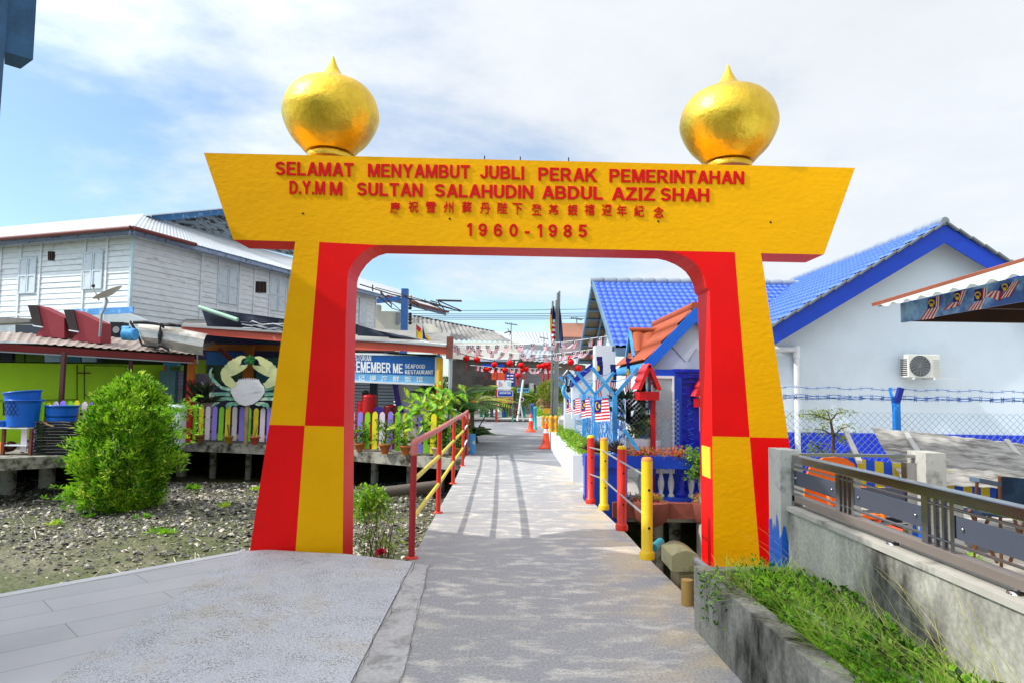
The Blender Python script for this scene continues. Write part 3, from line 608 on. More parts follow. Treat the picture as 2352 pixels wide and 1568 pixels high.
# ============================================================ PLANTER AND STEEL RAIL, right foreground
kb = MB(); o1, o2 = V((1.27, 4.78, 0)), V((1.45, .6, 0)); zt = .42; t_ = .12
def wallseg(mb, p, q, t, z0, z1, mi=0):
    d = (q-p).normalized(); n_ = V((-d.y, d.x, 0)); n_ = n_ if n_.x > 0 or abs(n_.x) < 1e-3 and n_.y < 0 else -n_
    mb.prism([(p.x, p.y, z0), (q.x, q.y, z0), (q.x+n_.x*t, q.y+n_.y*t, z0), (p.x+n_.x*t, p.y+n_.y*t, z0)], (0, 0, z1-z0), mi)
wallseg(kb, o1, o2, t_, -.3, zt); kb.box(1.392, 1.94, 4.66, 4.78, -.3, zt-.003)
kb.build('planter_kerb', M('mossy_kerb', '98958B', .95, var=.25, vs=3, bump=.6, bs=18, stain='33312D', st=(2.6, .43, .66), stretch=(1, 1, .45), spec=.05, grain=(45, .2)), None, 'low stained concrete planter wall beside the right path edge', 'planter wall')
mb = MB(); mb.sheet((1.36, .6, .33), (1.93, .6, .33), (1.93, 4.66, .36), (1.36, 4.66, .36), 10, 40, lambda u, v: .03*mnoise.noise(V((u*5, v*5, 0)))); mb.build('soil', M('planter_soil', '5A4A36', .95, var=.3, bump=.6, bs=20), kind='structure')
mb = MB(); mb.box(1.93, 2.07, .6, 4.80, -.2, .80); mb.box(1.915, 2.085, .6, 4.80, .80, .83, 1)
mb.build('boundary_wall', [mCOND, M('coping_concrete', 'A8A49A', .85, var=.2, stain='55524A', st=(3, .55, .7))], None, 'mould stained grey wall carrying the steel railing behind the weeds', 'wall')
# posts with chipped blue paint
def bluepost(x0, x1, y0, y1, label):
    m = M('blue_chipped_post', 'B4B2AA', .85, var=.12, vs=4, bump=.3, bs=20, stain='6C6A64', st=(5, .56, .72))
    t = thing('concrete_post', ((x0+x1)/2, (y0+y1)/2, 0), label, 'post', 'concrete posts of the steel railing')
    mb = MB(); mb.box(x0, x1, y0, y1, .36, 1.21); mb.build('shaft', m, t, ) if False else None
    mb = MB(); mb.box(x0, x1, y0, y1, -.2, 1.21); sh_ = mb.build('shaft', m, t)
    mm = MATS.get('blue_drips')
    if not mm:
        mm = M('blue_drips', '1C62C4', .5, var=.15, vs=8, bump=.2, stain='B4B2AA', st=(7, .60, .63))
    b2 = MB(); n = 9
    for side in range(2):
        hs = [.66+.16*mnoise.noise(V((i*.7, side*5+x0, 0)))+random.uniform(-.07, .07) for i in range(n+1)]
        for i in range(n):
            zt_ = hs[i]; z2_ = hs[i+1]; a0, a1 = i/n, (i+1)/n
            if side == 0: b2.quad((x0-.003, y1+(y0-y1)*a0, -.2), (x0-.003, y1+(y0-y1)*a1, -.2), (x0-.003, y1+(y0-y1)*a1, z2_), (x0-.003, y1+(y0-y1)*a0, zt_))
            else: b2.quad((x0+(x1-x0)*a0, y0-.003, -.2), (x0+(x1-x0)*a1, y0-.003, -.2), (x0+(x1-x0)*a1, y0-.003, z2_), (x0+(x1-x0)*a0, y0-.003, zt_))
    b2.build('paint_band', mm, t); return t
bluepost(1.895, 2.03, 4.84, 5.06, 'grey concrete post with chipped blue base at the right gate leg')
bluepost(2.87, 3.01, 4.76, 4.98, 'grey concrete post with blue base standing in the courtyard railing gap')
sr = thing('steel_railing', (2.0, 2.7, .83), 'polished steel railing with dark grey panels on the boundary wall', 'railing')
XR = 2.0
mb = MB(); mb.box(XR-.03, XR+.03, .6, 4.83, 1.125, 1.18); mb.build('top_rail', mSTEEL, sr, bevel=.006)
mb = MB(); mb.box(XR-.03, XR+.03, .6, 4.83, .86, .905); mb.build('bottom_rail', M('taupe_rail', '9A8E86', .4, metal=.6, var=.15, vs=2, stretch=(1, .3, 1), bump=.05), sr, bevel=.004)
for z in (1.098, .943):
    mb = MB(); mb.tube([(XR-.01, .6, z), (XR-.01, 4.83, z)], .0075, 8); mb.build('thin_rail', mSTEEL, sr)
ys = [4.83, 4.20, 3.98, 3.33, 3.08, 2.45, 2.2, 1.5]
for i in range(0, 8, 2):
    mb = MB(); mb.box(XR-.016, XR-.006, ys[i+1]-.0, ys[i]-.0, .972, 1.072)
    for yy in (ys[i]-.05, ys[i+1]+.05): mb.ball((XR-.02, yy, 1.022), .009, 6, 1)
    mb.build('panel', [mDSTEEL, mSTEEL], sr)
for i in (1, 3, 5):
    y1, y0 = ys[i], ys[i+1]
    for k, (a, wd) in enumerate(((.0, .05), (.38, .018), (.62, .018), (.86, .03))):
        mb = MB(); yy = y1-(y1-y0)*a; mb.box(XR-.022, XR+.022, yy-wd, yy, .905, 1.125); mb.build('upright', mSTEEL, sr)
mb = MB(); mb.box(XR-.03, XR+.03, 4.79, 4.835, .83, 1.125); mb.build('upright', mSTEEL, sr)
for yy in (3.62, 2.75):
    mb = MB(); mb.tube([(XR, yy, .83), (XR, yy, .86)], .015, 10); mb.lathe([(.035, 0), (.03, .012), (.0001, .014)], (XR, yy, .83), 12); mb.build('foot', mSTEEL, sr)
br_ = thing('back_railing', (2.45, 4.9, .1), 'short polished steel railing between the two concrete posts', 'railing')
mb = MB(); mb.box(2.031, 2.869, 4.88, 4.93, 1.165, 1.185); mb.build('top_rail', mSTEEL, br_)
for z in (.78, .70):
    mb = MB(); mb.tube([(2.031, 4.9, z), (2.869, 4.9, z)], .008, 8); mb.build('thin_rail', mSTEEL, br_)
mb = MB(); mb.box(2.45, 2.869, 4.90, 4.91, .82, .95); mb.build('panel', mDSTEEL, br_)
mb = MB(); mb.box(2.031, 2.869, 4.88, 4.93, .45, .52); mb.build('bottom_rail', mSTEEL, br_)
mb = MB(); mb.box(2.80, 2.868, 4.87, 4.94, .12, 1.13); mb.build('upright', mSTEEL, br_)

# weeds, grass and pipe in the planter
mb = MB()
for k in range(8):
    x = random.uniform(1.5, 1.88); y = random.uniform(1.8, 4.55); blob(mb, (x, y, .46), (.09, .1, .10), 22, .05, .026, [0, 1], 4, .3)
for k in range(150):
    x = random.uniform(1.44, 1.90); y = random.uniform(1.6, 4.6); z = .35; s = random.uniform(.5, 1.2)
    blob(mb, (x, y, z+.07*s), (.08*s, .09*s, .10*s), 20, .028, .012, [0, 0, 0, 1], 4, .3)
mb.build('leafy_weeds', [mLG, mDG], kind='stuff', label='bright green leafy weeds filling the planter', cat='weeds')
mb = MB()
for k in range(8500):
    x = random.uniform(1.5, 1.9); y = random.uniform(1.5, 4.62); a = random.uniform(0, 6.28)
    blade(mb, (x, y, .33), (math.cos(a)*.5, math.sin(a)*.5, 1), random.uniform(.10, .28), .0055, random.uniform(.3, 1.1), random.choice([0, 0, 0, 1]))
for k in range(420):
    x = random.uniform(1.36, 1.88); y = random.uniform(4.0, 4.72); a = random.uniform(0, 6.28)
    blade(mb, (x, y, .35), (math.cos(a)*.7-.3, math.sin(a)*.5, 1), random.uniform(.12, .3), .006, random.uniform(.5, 1.2), random.choice([0, 2]))
for k in range(120):
    x = random.uniform(1.6, 1.9); y = random.uniform(2.1, 3.7); blade(mb, (x, y, .35), (random.uniform(-.9, .1), random.uniform(.0, .8), 1), random.uniform(.4, .85), .0032, random.uniform(.4, .9), 2, 7)
mb.build('tall_grass', [leafmat('grass_blade', '5A8E1A', 'B4D84A', vs=6), mLG, leafmat('straw_grass', '7E8A3A', 'C2B978', rough=.7)], kind='stuff', label='long thin grass and dry stalks rising in the planter', cat='grass')
mb = MB(); mb.tube([(1.62, 4.2, .42), (1.66, 3.4, .40), (1.72, 2.6, .42), (1.74, 1.6, .41)], .02, 10)
mb.build('water_pipe', M('white_pvc', 'D2D6D8', .5, var=.15, stain='8E8E86', st=(10, .5, .6)), None, 'white plastic pipe lying in the weeds of the planter', 'pipe')
# hanging creeper on the planter face
mb = MB()
for k in range(70): blob(mb, (1.30+random.uniform(-.03, .06), 4.62-random.uniform(0, .45), .42-random.uniform(0, .38)*random.random()), (.035, .04, .04), 5, .022, .012, [0, 1], 3)
mb.build('creeper', [mLG, mDG], None, 'small green creeper hanging over the planter corner', 'creeper')

# timber fenders and pipes in the gap right of the path
def at(x, y, Y): return P(x, y, Y)
mTB = M('yellowed_timber', 'A39A72', .85, var=.2, vs=5, bump=.4, bs=14, stain='5A553C', st=(5, .5, .65))
t = thing('mooring_block', P(1578, 1310, 5.9), 'round topped weathered timber block in the gap beside the right leg', 'timber block')
mb = MB(); y0 = 5.85; cA, cB = P(1543, 1275, y0), P(1607, 1275, y0); zb = P(1575, 1312, y0).z; ztp = P(1575, 1268, y0).z
pr = [(cA.x, y0, zb), (cB.x, y0, zb), (cB.x, y0, ztp-.03)]+[(cB.x+(cA.x-cB.x)*i/6, y0, ztp-.03+.045*math.sin(math.pi*i/6)) for i in range(1, 6)]+[(cA.x, y0, ztp-.03)]
mb.prism(pr, (0, .4, 0)); mb.build('cap', mTB, t)
mb = MB(); mb.box(cA.x+.07, cB.x-.03, y0+.06, y0+.34, -1.3, zb); mb.build('pile', mWOOD, t)
mb = MB(); p = P(1578, 1330, 5.3); mb.tube([(p.x, p.y, -1.2), (p.x, p.y, p.z)], .045, 12); mb.build('bamboo_post', M('bamboo', 'B08A4A', .6, var=.2, vs=8, stain='6E5426', st=(4, .55, .65)), None, 'short tan bamboo post at the path edge under the planter', 'post')
mb = MB(); p, q = P(1600, 1286, 5.6), P(1640, 1318, 5.1); mb.tube([p, q], .028, 12); mb.tube([p+(p-q).normalized()*.012, p], .036, 12, 1); mb.build('drain_pipe', [mPIPE, mWOOD], None, 'grey drain pipe end poking out beside the right gate leg', 'pipe')
mb = MB(); p, q = P(1500, 1258, 8.2), P(1517, 1243, 8.6); mb.tube([p, q], .05, 10); mb.build('broken_pipe', M('teal_plastic', '2E8E96', .5), None, 'teal plastic pipe piece lying in the dark gap', 'pipe')
# ============================================================ RIGHT SIDE
mTILE = M('blue_roof_tile', '4A70E6', .35, var=.12, vs=2, bump=.05, spec=.5)
mTUND = M('tile_underside', '7A6E58', .8, var=.2, bump=.2)
def tile_h(pu, pv, au=.022, av=.028):
    return lambda u, v: au*(abs(math.sin(math.pi*u/pu))**.8)+av*((v/pv) % 1.0)
def tile_roof(mb, a, b, c, d, pu=.15, pv=.29, mi=0, au=.022, av=.028, mu=None):
    Lu = (V(b)-V(a)).length; Lv = (V(d)-V(a)).length; nu = max(2, int(Lu/pu)); us = [i/(nu*6) for i in range(nu*6+1)]
    nr = max(1, int(round(Lv/pv))); vv = []
    for k in range(nr): vv += [(k+.0)/nr+1e-4, (k+.6)/nr, (k+1)/nr-1e-4]
    up = 1 if (V(b)-V(a)).cross(V(d)-V(a)).z >= 0 else -1; th_ = tile_h(Lu/nu, Lv/nr, au, av)
    mb.sheet(a, b, c, d, 1, 1, lambda u, v: up*th_(u, v), mi, True, us, vv)
    if mu is not None:
        n = (V(b)-V(a)).cross(V(d)-V(a)).normalized()*-.03*up
        mb.quad(V(a)+n, V(b)+n, V(c)+n, V(d)+n, mu)
# --- house with the big gable (house B) and its wing (house A)
mWALL = M('pale_blue_white_wall', 'D3DFE9', .7, var=.05, vs=.8, bump=.12, bs=30, stain='BFC9D0', st=(.7, .5, .85))
YB = 13.5
hb = thing('blue_roof_house', (8, 16, 0), 'white house with bright blue tiled roofs and a big gable facing the courtyard', 'house')
eL = P(1778, 752, YB-.38); pk = P(2168, 520, YB-.38)          # outer rake line
XL, XPk = P(1760, 760, YB).x, P(2168, 520, YB).x
zE, zP = eL.z, pk.z; sl = (zP-zE)/(pk.x-eL.x)
def roofz(x): return zP-abs(x-pk.x)*sl-.1
XRt = pk.x+4.0
wx0, wx1 = eL.x-.12, 2*pk.x-eL.x-.35
mb = MB(); zb = ONP(2000, 994, V((0, YB, 0)), V((0, 1, 0))).z
mb.prism([(wx0, YB, zb), (wx1, YB, zb), (wx1, YB, roofz(wx1)), (pk.x, YB, roofz(pk.x)), (wx0, YB, roofz(wx0))], (0, .2, 0), 0)
mb.box(wx0, wx0+.2, YB+.2, 22, zb, roofz(wx0)); mb.box(wx1-.2, wx1, YB+.2, 22, zb, roofz(wx1))
mb.box(wx0-.012, wx1+.012, YB-.014, 22, -.3, zb, 1)
mb.build('wall', [mWALL, M('dado_blue', '0B30D0', .5, var=.05, vs=2, bump=.1)], hb)
mb = MB(); yb0, yb1 = YB-.38, 20.5
ez = .06
tile_roof(mb, (pk.x, yb1, zP+ez), (pk.x, yb0, zP+ez), (eL.x-.15, yb0, zE-.15*sl+ez), (eL.x-.15, yb1, zE-.15*sl+ez), .17, .30, 0, .035, .05, 1)
tile_roof(mb, (pk.x, yb0, zP+ez), (pk.x, yb1, zP+ez), (2*pk.x-eL.x+.15, yb1, zE+ez), (2*pk.x-eL.x+.15, yb0, zE+ez), .17, .30, 0, .03, .03, 1)
mb.build('roof', [mTILE, mTUND], hb)
mb = MB()
for i in range(24): mb.tube([(pk.x, yb0-.05+i*.3, zP+ez+.03), (pk.x, yb0+.28+i*.3, zP+ez+.05)], [.085, .1], 8)
mb.build('ridge_cap', M('ridge_grey', '8C959C', .6, var=.15, bump=.1), hb)
mb = MB(); bw = .33
for sgn in (-1, 1):
    x0 = pk.x+sgn*(pk.x-eL.x+.12); z0_ = zP-(pk.x-eL.x+.12)*sl
    mb.prism([(pk.x, yb0-.03, zP+.02), (x0, yb0-.03, z0_+.02), (x0, yb0-.03, z0_-bw), (pk.x, yb0-.03, zP-bw)], (0, .035, 0))
mb.build('bargeboard', mBLUE, hb)
mb = MB()      # verge tiles' grey edge and battens under the right slope
for k in range(14):
    t0, t1 = k/14, (k+.95)/14
    for sgn in (-1, 1):
        L_ = pk.x-eL.x+.1
        p = V((pk.x+sgn*L_*t0, yb0-.06, zP-L_*t0*sl+.075)); q = V((pk.x+sgn*L_*t1, yb0-.06, zP-L_*t1*sl+.045)); mb.bar(p, q, .07, .035)
mb.build('verge_tiles', M('verge_grey', '6F7679', .7, var=.2, vs=6, bump=.2), hb)
for k in range(14):
    t = (k+.5)/14; L_ = pk.x-eL.x
    for sgn in (-1, 1): mb = MB(); p = V((pk.x+sgn*L_*t, yb0+.03, zP-L_*t*sl-.02)); mb.bar(p, p+V((0, .34, 0)), .05, .05); mb.build('batten', M('batten_grey', '9AA0A0', .7), hb)
# drain pipe on the wall
mb = MB(); p0, p1, p2 = P(1770, 801, YB-.08), P(1829, 802, YB-.08), P(1838, 1040, YB-.08)
mb.tube([p0-V((1.2, 0, 0)), p1], .055, 12); mb.tube([V((p1.x, p1.y, p1.z+.03)), V((p1.x, p1.y, 0))], .055, 12); mb.lathe([(.07, -.12), (.07, 0)], V((p1.x, p1.y, p1.z-.05)), 12); mb.lathe([(.07, -.06), (.07, .06)], V((p1.x, p1.y, p1.z)), 12)
mb.build('downpipe', mWHITE, hb)
# air conditioner
ac = thing('air_conditioner', P(2120, 868, YB-.2), 'white air conditioner box with round fan grille on the house wall', 'air conditioner')
a, b = P(2085, 813, YB-.36), P(2161, 867, YB-.36)
mb = MB(); mb.box(a.x, b.x, a.y, YB-.06, b.z, a.z); mb.build('casing', M('ac_casing', 'D6D6CE', .5, var=.05, bump=.03), ac, bevel=.012)
mb = MB(); cx_, cz_ = P(2113, 841, YB-.36).x, (a.z+b.z)/2; rr = .20
for k in range(7): r = rr*(k+1)/7; mb.tube([(cx_+r*math.cos(t*math.pi/12), a.y-.008, cz_+r*math.sin(t*math.pi/12)) for t in range(25)], .0045, 4, 0, False)
for k in range(16): t = k*math.pi/8; mb.tube([(cx_, a.y-.012, cz_), (cx_+rr*math.cos(t), a.y-.012, cz_+rr*math.sin(t))], .0035, 4, 0)
mb.build('fan_grille', M('grille_grey', '8A8F92', .5), ac)
mb = MB(); mb.tube([(cx_, a.y-.004, cz_), (cx_, a.y+.004, cz_)], rr, 28, smooth=False); mb.build('fan_opening', M('fan_dark', '4B5054', .7), ac)
mb = MB(); m2 = MB()
for k in range(9):
    zz_ = b.z+.04+k*.037; mb.box(cx_+rr+.05, b.x-.02, a.y-.006, a.y+.001, zz_, zz_+.006)
    m2.box(a.x-.004, a.x+.001, a.y+.03, YB-.1, zz_, zz_+.02)
mb.build('front_louvre', M('louvre_shadow', '9FA19C', .6), ac); m2.build('side_vent', mBLACK, ac)
mb = MB()
for xx in (a.x+.1, b.x-.12): mb.bar((xx, a.y-.02, b.z-.02), (xx, YB, b.z-.02), .03, .03)
mb.build('bracket', mWHITE, ac)
mb = MB(); mb.tube([P(2150, 868, YB-.25), P(2196, 870, YB-.22), P(2211, 878, YB-.2)], .012, 8); mb.build('drain_hose', mWHITE, ac)

# --- wing A, ridge across the picture
XG = 2.2
rdA = PXX(1361, 650, XG); efA = PXX(1408, 800, XG); ebA = PXX(1334, 800, XG)
zr_, yr_ = rdA.z, rdA.y
yf, zf = efA.y, efA.z
slA = (zr_-zf)/(yr_-yf)
XA2 = 8.5
mb = MB(); tile_roof(mb, (XG, yr_, zr_), (XA2, yr_, zr_), (XA2, yf, zf), (XG, yf, zf), .155, .28, 0, .035, .055, 1)
ybk = 2*yr_-yf
tile_roof(mb, (XA2, yr_, zr_), (XG, yr_, zr_), (XG, ybk, zf), (XA2, ybk, zf), .2, .3, 0, .03, .035, 1)
mb.build('roof', [mTILE, mTUND], hb)
mb = MB()
for i in range(18): mb.tube([(XG-.05+i*.35, yr_, zr_+.05), (XG+.29+i*.35, yr_, zr_+.07)], [.09, .105], 8)
mb.build('ridge_cap', MATS['ridge_grey'], hb)
mSG = M('steel_blue_trim', '5F7F9A', .5, var=.15, bump=.1)
mb = MB()
for (y1, z1) in ((yf-.05, zf-.03), (ybk, zf)):
    for off in (0, .42):
        mb.bar((XG+off, yr_, zr_+(.01 if off == 0 else -.14)), (XG+off, y1, z1+(.01 if off == 0 else -.14)), .05, .14 if off == 0 else .07)
for k in range(9):
    t = (k+.5)/9; y = yr_+(ybk-yr_)*t; mb.bar((XG, y, zr_-(y-yr_)*slA-.08), (XG+.6, y, zr_-(y-yr_)*slA-.08), .06, .05)
mb.build('verge_frame', mSG, hb)
mb = MB(); mb.box(XG+.05, 5.1, yf-.12, yf+.02, zf-.17, zf+.01, 0); mb.build('gutter', mSG, hb)
mb = MB(); wy = yf+.55; xw = XG+.62
zt_ = zf+.45*slA-.1
mb.box(xw, 5.4, wy, wy+.2, .75, zt_, 0); mb.box(xw-.01, 5.41, wy-.012, wy+.2, -.1, .75, 1)
mb.prism([(xw, wy, .75), (xw, wy, zt_), (xw, yr_, zr_-.16), (xw, ybk-.5, zt_), (xw, ybk-.5, .75)], (.2, 0, 0), 0)
mb.build('wall', [mWALL, MATS['dado_blue']], hb)
mb = MB(); mb.box(xw+.25, xw+1.0, wy-.03, wy+.02, 1.0, 2.0, 0); mb.build('window', M('dark_glass', '2A3A48', .1, bump=0, spec=.6), hb)

# --- terracotta roofed porch
pf = thing('entrance_porch', (3.0, 12.5, 0), 'small porch with terracotta roof, blue bargeboard and carved blue pillars', 'porch')
Yp = 11.3
pk2 = P(1594, 709, Yp); eLp = P(1424+66, 830, Yp); Yb2 = 14.4
Xp, zpk, xe, ze = pk2.x, pk2.z, eLp.x-.06, eLp.z
s2 = (zpk-ze)/(Xp-xe)
mb = MB(); hf = lambda u, v: .028*abs(math.sin(math.pi*u/.17))**.7+.02*((v/.42) % 1)
tile_roof(mb, (Xp, Yb2, zpk), (Xp, Yp-.05, zpk), (xe, Yp-.05, ze), (xe, Yb2, ze), .17, .45, 0, .03, .035, 1)
tile_roof(mb, (Xp, Yp-.05, zpk), (Xp, Yb2, zpk), (2*Xp-xe, Yb2, ze), (2*Xp-xe, Yp-.05, ze), .17, .45, 0, .03, .035, 1)
mb.build('roof', [mTERRA, mTUND], pf)
mb = MB(); mb.tube([(Xp, Yp-.1, zpk+.03), (Xp, Yb2, zpk+.03)], .08, 8); mb.build('ridge_cap', mTERRA, pf)
mb = MB()
for sg in (-1, 1):
    x0 = Xp+sg*(Xp-xe+.03); z0_ = ze-.02; w_ = .19
    mb.prism([(Xp, Yp-.12, zpk+.01), (x0, Yp-.12, z0_+.01), (x0, Yp-.12, z0_-w_*1.05), (Xp, Yp-.12, zpk-w_*1.25)], (0, .04, 0))
mb.build('bargeboard', M('azure_paint', '0E62CC', .4, var=.1, vs=6, stain='D8E4F0', st=(16, .7, .73)), pf)
mb = MB(); mb.prism([(xe+.12, Yp-.0, ze-.12), (2*Xp-xe-.12, Yp, ze-.12), (Xp, Yp, zpk-.14)], (0, .05, 0)); mb.box(xe+.1, 2*Xp-xe-.1, Yp+.06, Yb2, ze-.17, ze-.125); mb.build('gable_panel', M('panel_grey', 'B9BEC2', .6, var=.06, bump=.05), pf)
mb = MB(); x0 = P(1532, 790, Yp-.005).x
for (a, b) in (((1538, 790), (1574, 830)), ((1600, 800), (1580, 830))): mb.bar(P(*a, Yp-.01), P(*b, Yp-.01), .012, .008)
mb.build('panel_joints', M('joint_grey', '6E7478', .7), pf)
# saw-tooth fringe below the left eave
mb = MB(); nt = 24
for i in range(nt):
    y0, y1 = Yp-.05+(Yb2-Yp)*i/nt, Yp-.05+(Yb2-Yp)*(i+1)/nt
    mb.prism([(xe-.02, y0, ze-.02), (xe-.02, y1, ze-.02), (xe-.02, y1, ze-.10), (xe-.02, (y0+y1)/2, ze-.17), (xe-.02, y0, ze-.10)], (.02, 0, 0))
mb.build('eave_fringe', mLBLUE, pf)
# dormer on the left slope
dm = MB(); yd0 = 13.2; xd, zd = P(1449, 762, yd0).x, P(1449, 762, yd0).z
xin = Xp-(zpk-zd)/s2; zlow = P(1453, 815, yd0).z
tile_roof(dm, (xin, yd0, zd), (xd, yd0, zd), (xd, yd0-.42, zd-.42), (xin-.25, yd0-.42, zd-.42), .17, .45, 0, .03, .03)
tile_roof(dm, (xd, yd0, zd), (xin, yd0, zd), (xin-.25, yd0+.42, zd-.42), (xd, yd0+.42, zd-.42), .17, .45, 0, .03, .03)
dm.tube([(xd-.03, yd0, zd+.03), (xin, yd0, zd+.03)], .055, 8); dm.bar((xd-.02, yd0, zd), (xd-.02, yd0-.42, zd-.5), .04, .08, 1); dm.bar((xd-.02, yd0, zd), (xd-.02, yd0+.42, zd-.5), .04, .08, 1)
dm.build('dormer', [mTERRA, mLBLUE], pf)
# carved blue pillar
mCARV = M('carved_blue', '0C20B4', .3, var=.15, vs=6, bump=.9, bs=11, dist=.03)
Yq = 11.0
def pillar(xc, wd, zb=.0, zt=None):
    zt = zt or ze-.13; mb = MB()
    for h0, h1, k in ((zb, .12, 1.25), (.12, .2, 1.12), (.2, zt-.42, 1.0), (zt-.42, zt-.38, 1.12), (zt-.38, zt-.22, 1.02), (zt-.22, zt-.14, 1.25), (zt-.14, zt-.05, 1.5), (zt-.05, zt, 1.7)):
        mb.box(xc-wd*k/2, xc+wd*k/2, Yq-wd*k/2, Yq+wd*k/2, h0+.001, h1)
    # raised ornament in the front panel
    for i in range(5):
        z0_ = .35+i*.26
        mb.tube([(xc+.06*math.sin(t*1.9+i), Yq-wd/2-.008, z0_+t*.03) for t in range(8)], .010, 5, 1)
        mb.tube([(xc-.07*math.cos(t*1.3+i), Yq-wd/2-.008, z0_+.04+t*.025) for t in range(7)], .007, 5, 1)
    return mb.build('pillar', [mCARV, M('carved_light', '3558E0', .35)], pf)
px0, px1 = P(1556, 950, Yq).x, P(1600, 950, Yq).x; pillar((px0+px1)/2, px1-px0)
mb = MB(); a = P(1532, 850, 11.6); mb.box(P(1528, 900, 11.6).x, P(1556, 900, 11.6).x, 11.6, 11.9, -.1, ze-.15); mb.build('rear_pillar', mDBLUE, pf)

# glass display case
dc = thing('display_case', P(1530, 1020, 10.9), 'tall glass notice case with blue frame beside the carved pillar', 'display case')
x0, x1 = P(1500, 950, 10.75).x, P(1549, 950, 10.75).x; z0_, z1_ = .35, P(1520, 862, 10.75).z
mb = MB(); y0 = 10.75
for a in ((x0, x0+.03, z0_, z1_), (x1-.03, x1, z0_, z1_)): mb.box(a[0], a[1], y0, y0+.15, a[2], a[3])
mb.box(x0+.03, x1-.03, y0, y0+.15, z0_, z0_+.04); mb.box(x0+.03, x1-.03, y0, y0+.15, z1_-.04, z1_); mb.build('frame', mWHITE, dc)
mb = MB(); mb.box(x0-.02, x1+.12, y0+.02, y0+.3, z1_+.002, z1_+.10); mb.box(x1+.003, x1+.12, y0+.02, y0+.3, 0, z1_); mb.box(x0-.02, x1, y0+.02, y0+.3, 0, z0_-.003); mb.build('surround', mBLUE, dc)
mb = MB(); mb.box(x0+.03, x1-.03, y0+.02, y0+.025, z0_+.04, z1_-.04)
g = bpy.data.materials.new('case_glass'); g.use_nodes = True; bb = g.node_tree.nodes['Principled BSDF']; bb.inputs['Base Color'].default_value = (.8, .88, .92, 1); bb.inputs['Roughness'].default_value = .04; bb.inputs['Alpha'].default_value = .35
mb.build('glass', g, dc)
mb = MB(); mb.box(x0+.032, x1-.032, y0+.12, y0+.13, z0_+.04, z1_-.04, 0)
for (u0, u1, w0, w1, m_) in ((.1, .4, .45, .7, 1), (.45, .9, .55, .66, 2), (.5, .8, .35, .5, 1), (.12, .38, .2, .4, 2), (.55, .9, .7, .85, 3), (.65, .85, .2, .34, 1), (.15, .35, .75, .9, 3)):
    mb.box(x0+(x1-x0)*u0, x0+(x1-x0)*u1, y0+.11, y0+.119, z0_+(z1_-z0_)*w0, z0_+(z1_-z0_)*w1, m_)
mb.build('notices', [M('case_back', '6FB3D6', .6, var=.2, vs=3), mWHITE, M('notice_red', 'C8505A', .6), M('notice_dark', '3B5F7A', .6)], dc)

# red roofed letter-box shrine on a red post
def redhut(x, Y, zt, s, label, post=True):
    p = P(x, 900, Y); t = thing('red_lantern_hut', (p.x, Y, 0), label, 'lantern hut', 'little red tiled huts'); c = p.x
    mb = MB(); w = .165*s; h = .42*s; zb_ = zt-h
    tile_roof(mb, (c, Y-.28*s, zt), (c, Y+.28*s, zt), (c+w, Y+.28*s, zb_), (c+w, Y-.28*s, zb_), .14*s, .16*s, 0, .02, .025); tile_roof(mb, (c, Y+.28*s, zt), (c, Y-.28*s, zt), (c-w, Y-.28*s, zb_), (c-w, Y+.28*s, zb_), .14*s, .16*s, 0, .02, .025)
    mb.build('roof', M('coral_tile', 'D8333A', .45, var=.12, bump=.05), t)
    mr_ = M('hut_red', 'C4141C', .4, var=.1, bump=.1); mb = MB()
    for sg in (-1, 1): mb.bar((c, Y-.29*s, zt-.02), (c+sg*w, Y-.29*s, zb_), .03, .05)
    mb.box(c-w*.95, c+w*.95, Y-.26*s, Y+.26*s, zb_-.16*s, zb_-.02); mb.build('body', mr_, t)
    if post: mb = MB(); mb.box(c+.07, c+.14, Y-.04, Y+.04, 0, zb_-.16*s); mb.build('post', mr_, t)
redhut(1484, 10.6, P(1484, 836, 10.6).z, .95, 'small red tiled hut on a red post left of the glass case')
redhut(1612, 10.9, P(1612, 850, 10.9).z, 1.0, 'red tiled hut half hidden behind the right gate leg')

# --- terrace balustrade with flowers
bt = thing('balustrade', (1.9, 10.2, 0), 'royal blue balustrade with white balusters on a brick red base', 'balustrade')
bx0, bx1 = P(1343, 1060, 10.2).x, 3.6; zt2 = P(1480, 1046, 10.2).z; zc = P(1480, 1074, 10.2).z
mb = MB(); mb.box(bx0, bx1, 10.12, 10.5, zc, zt2); mb.box(bx0, bx1, 10.2, 10.42, .0, .06)
mb.build('trough', mBLUE, bt)
n = 12; y = 10.3
for i in range(n):
    x = 1.95+i*.15
    if i % 3 == 1: continue
    mb = MB(); mb.lathe([(.05, .06), (.05, .09), (.025, .11), (.045, .2), (.05, .27), (.03, .36), (.022, .42), (.045, .45), (.05, zc)], (x, y, 0), 12)
    mb.build('baluster', M('marble_grey', 'BFC4C4', .6, var=.2, vs=10, bump=.1), bt)
for x in (2.1, 2.55, 3.0, 3.45):
    mb = MB(); mb.lathe([(.06, .06), (.075, .1), (.04, .16), (.05, .3), (.05, .36), (.075, .4), (.07, zc)], (x, y-.01, 0), 14)
    mb.build('baluster', mCARV, bt)
mb = MB(); mb.box(1.5, 3.9, 10.05, 10.26, -.22, .0, 0)
for k, (x, r) in enumerate(((2.05, .27), (2.95, .3))): mb.lathe([(r*.5, -.32), (r*.85, -.25), (r, -.02), (r, .02)], (x, 10.08, 0), 20, 0)
mb.build('base', mBRICK, bt)
mb = MB(); mb.box(bx0, bx0+.22, 10.13, 10.35, -.6, zc+.0); mb.box(bx0+.30, bx0+.62, 10.14, 10.4, -.3, zc); mb.build('end_pier', mBLUE, bt)
mb = MB()
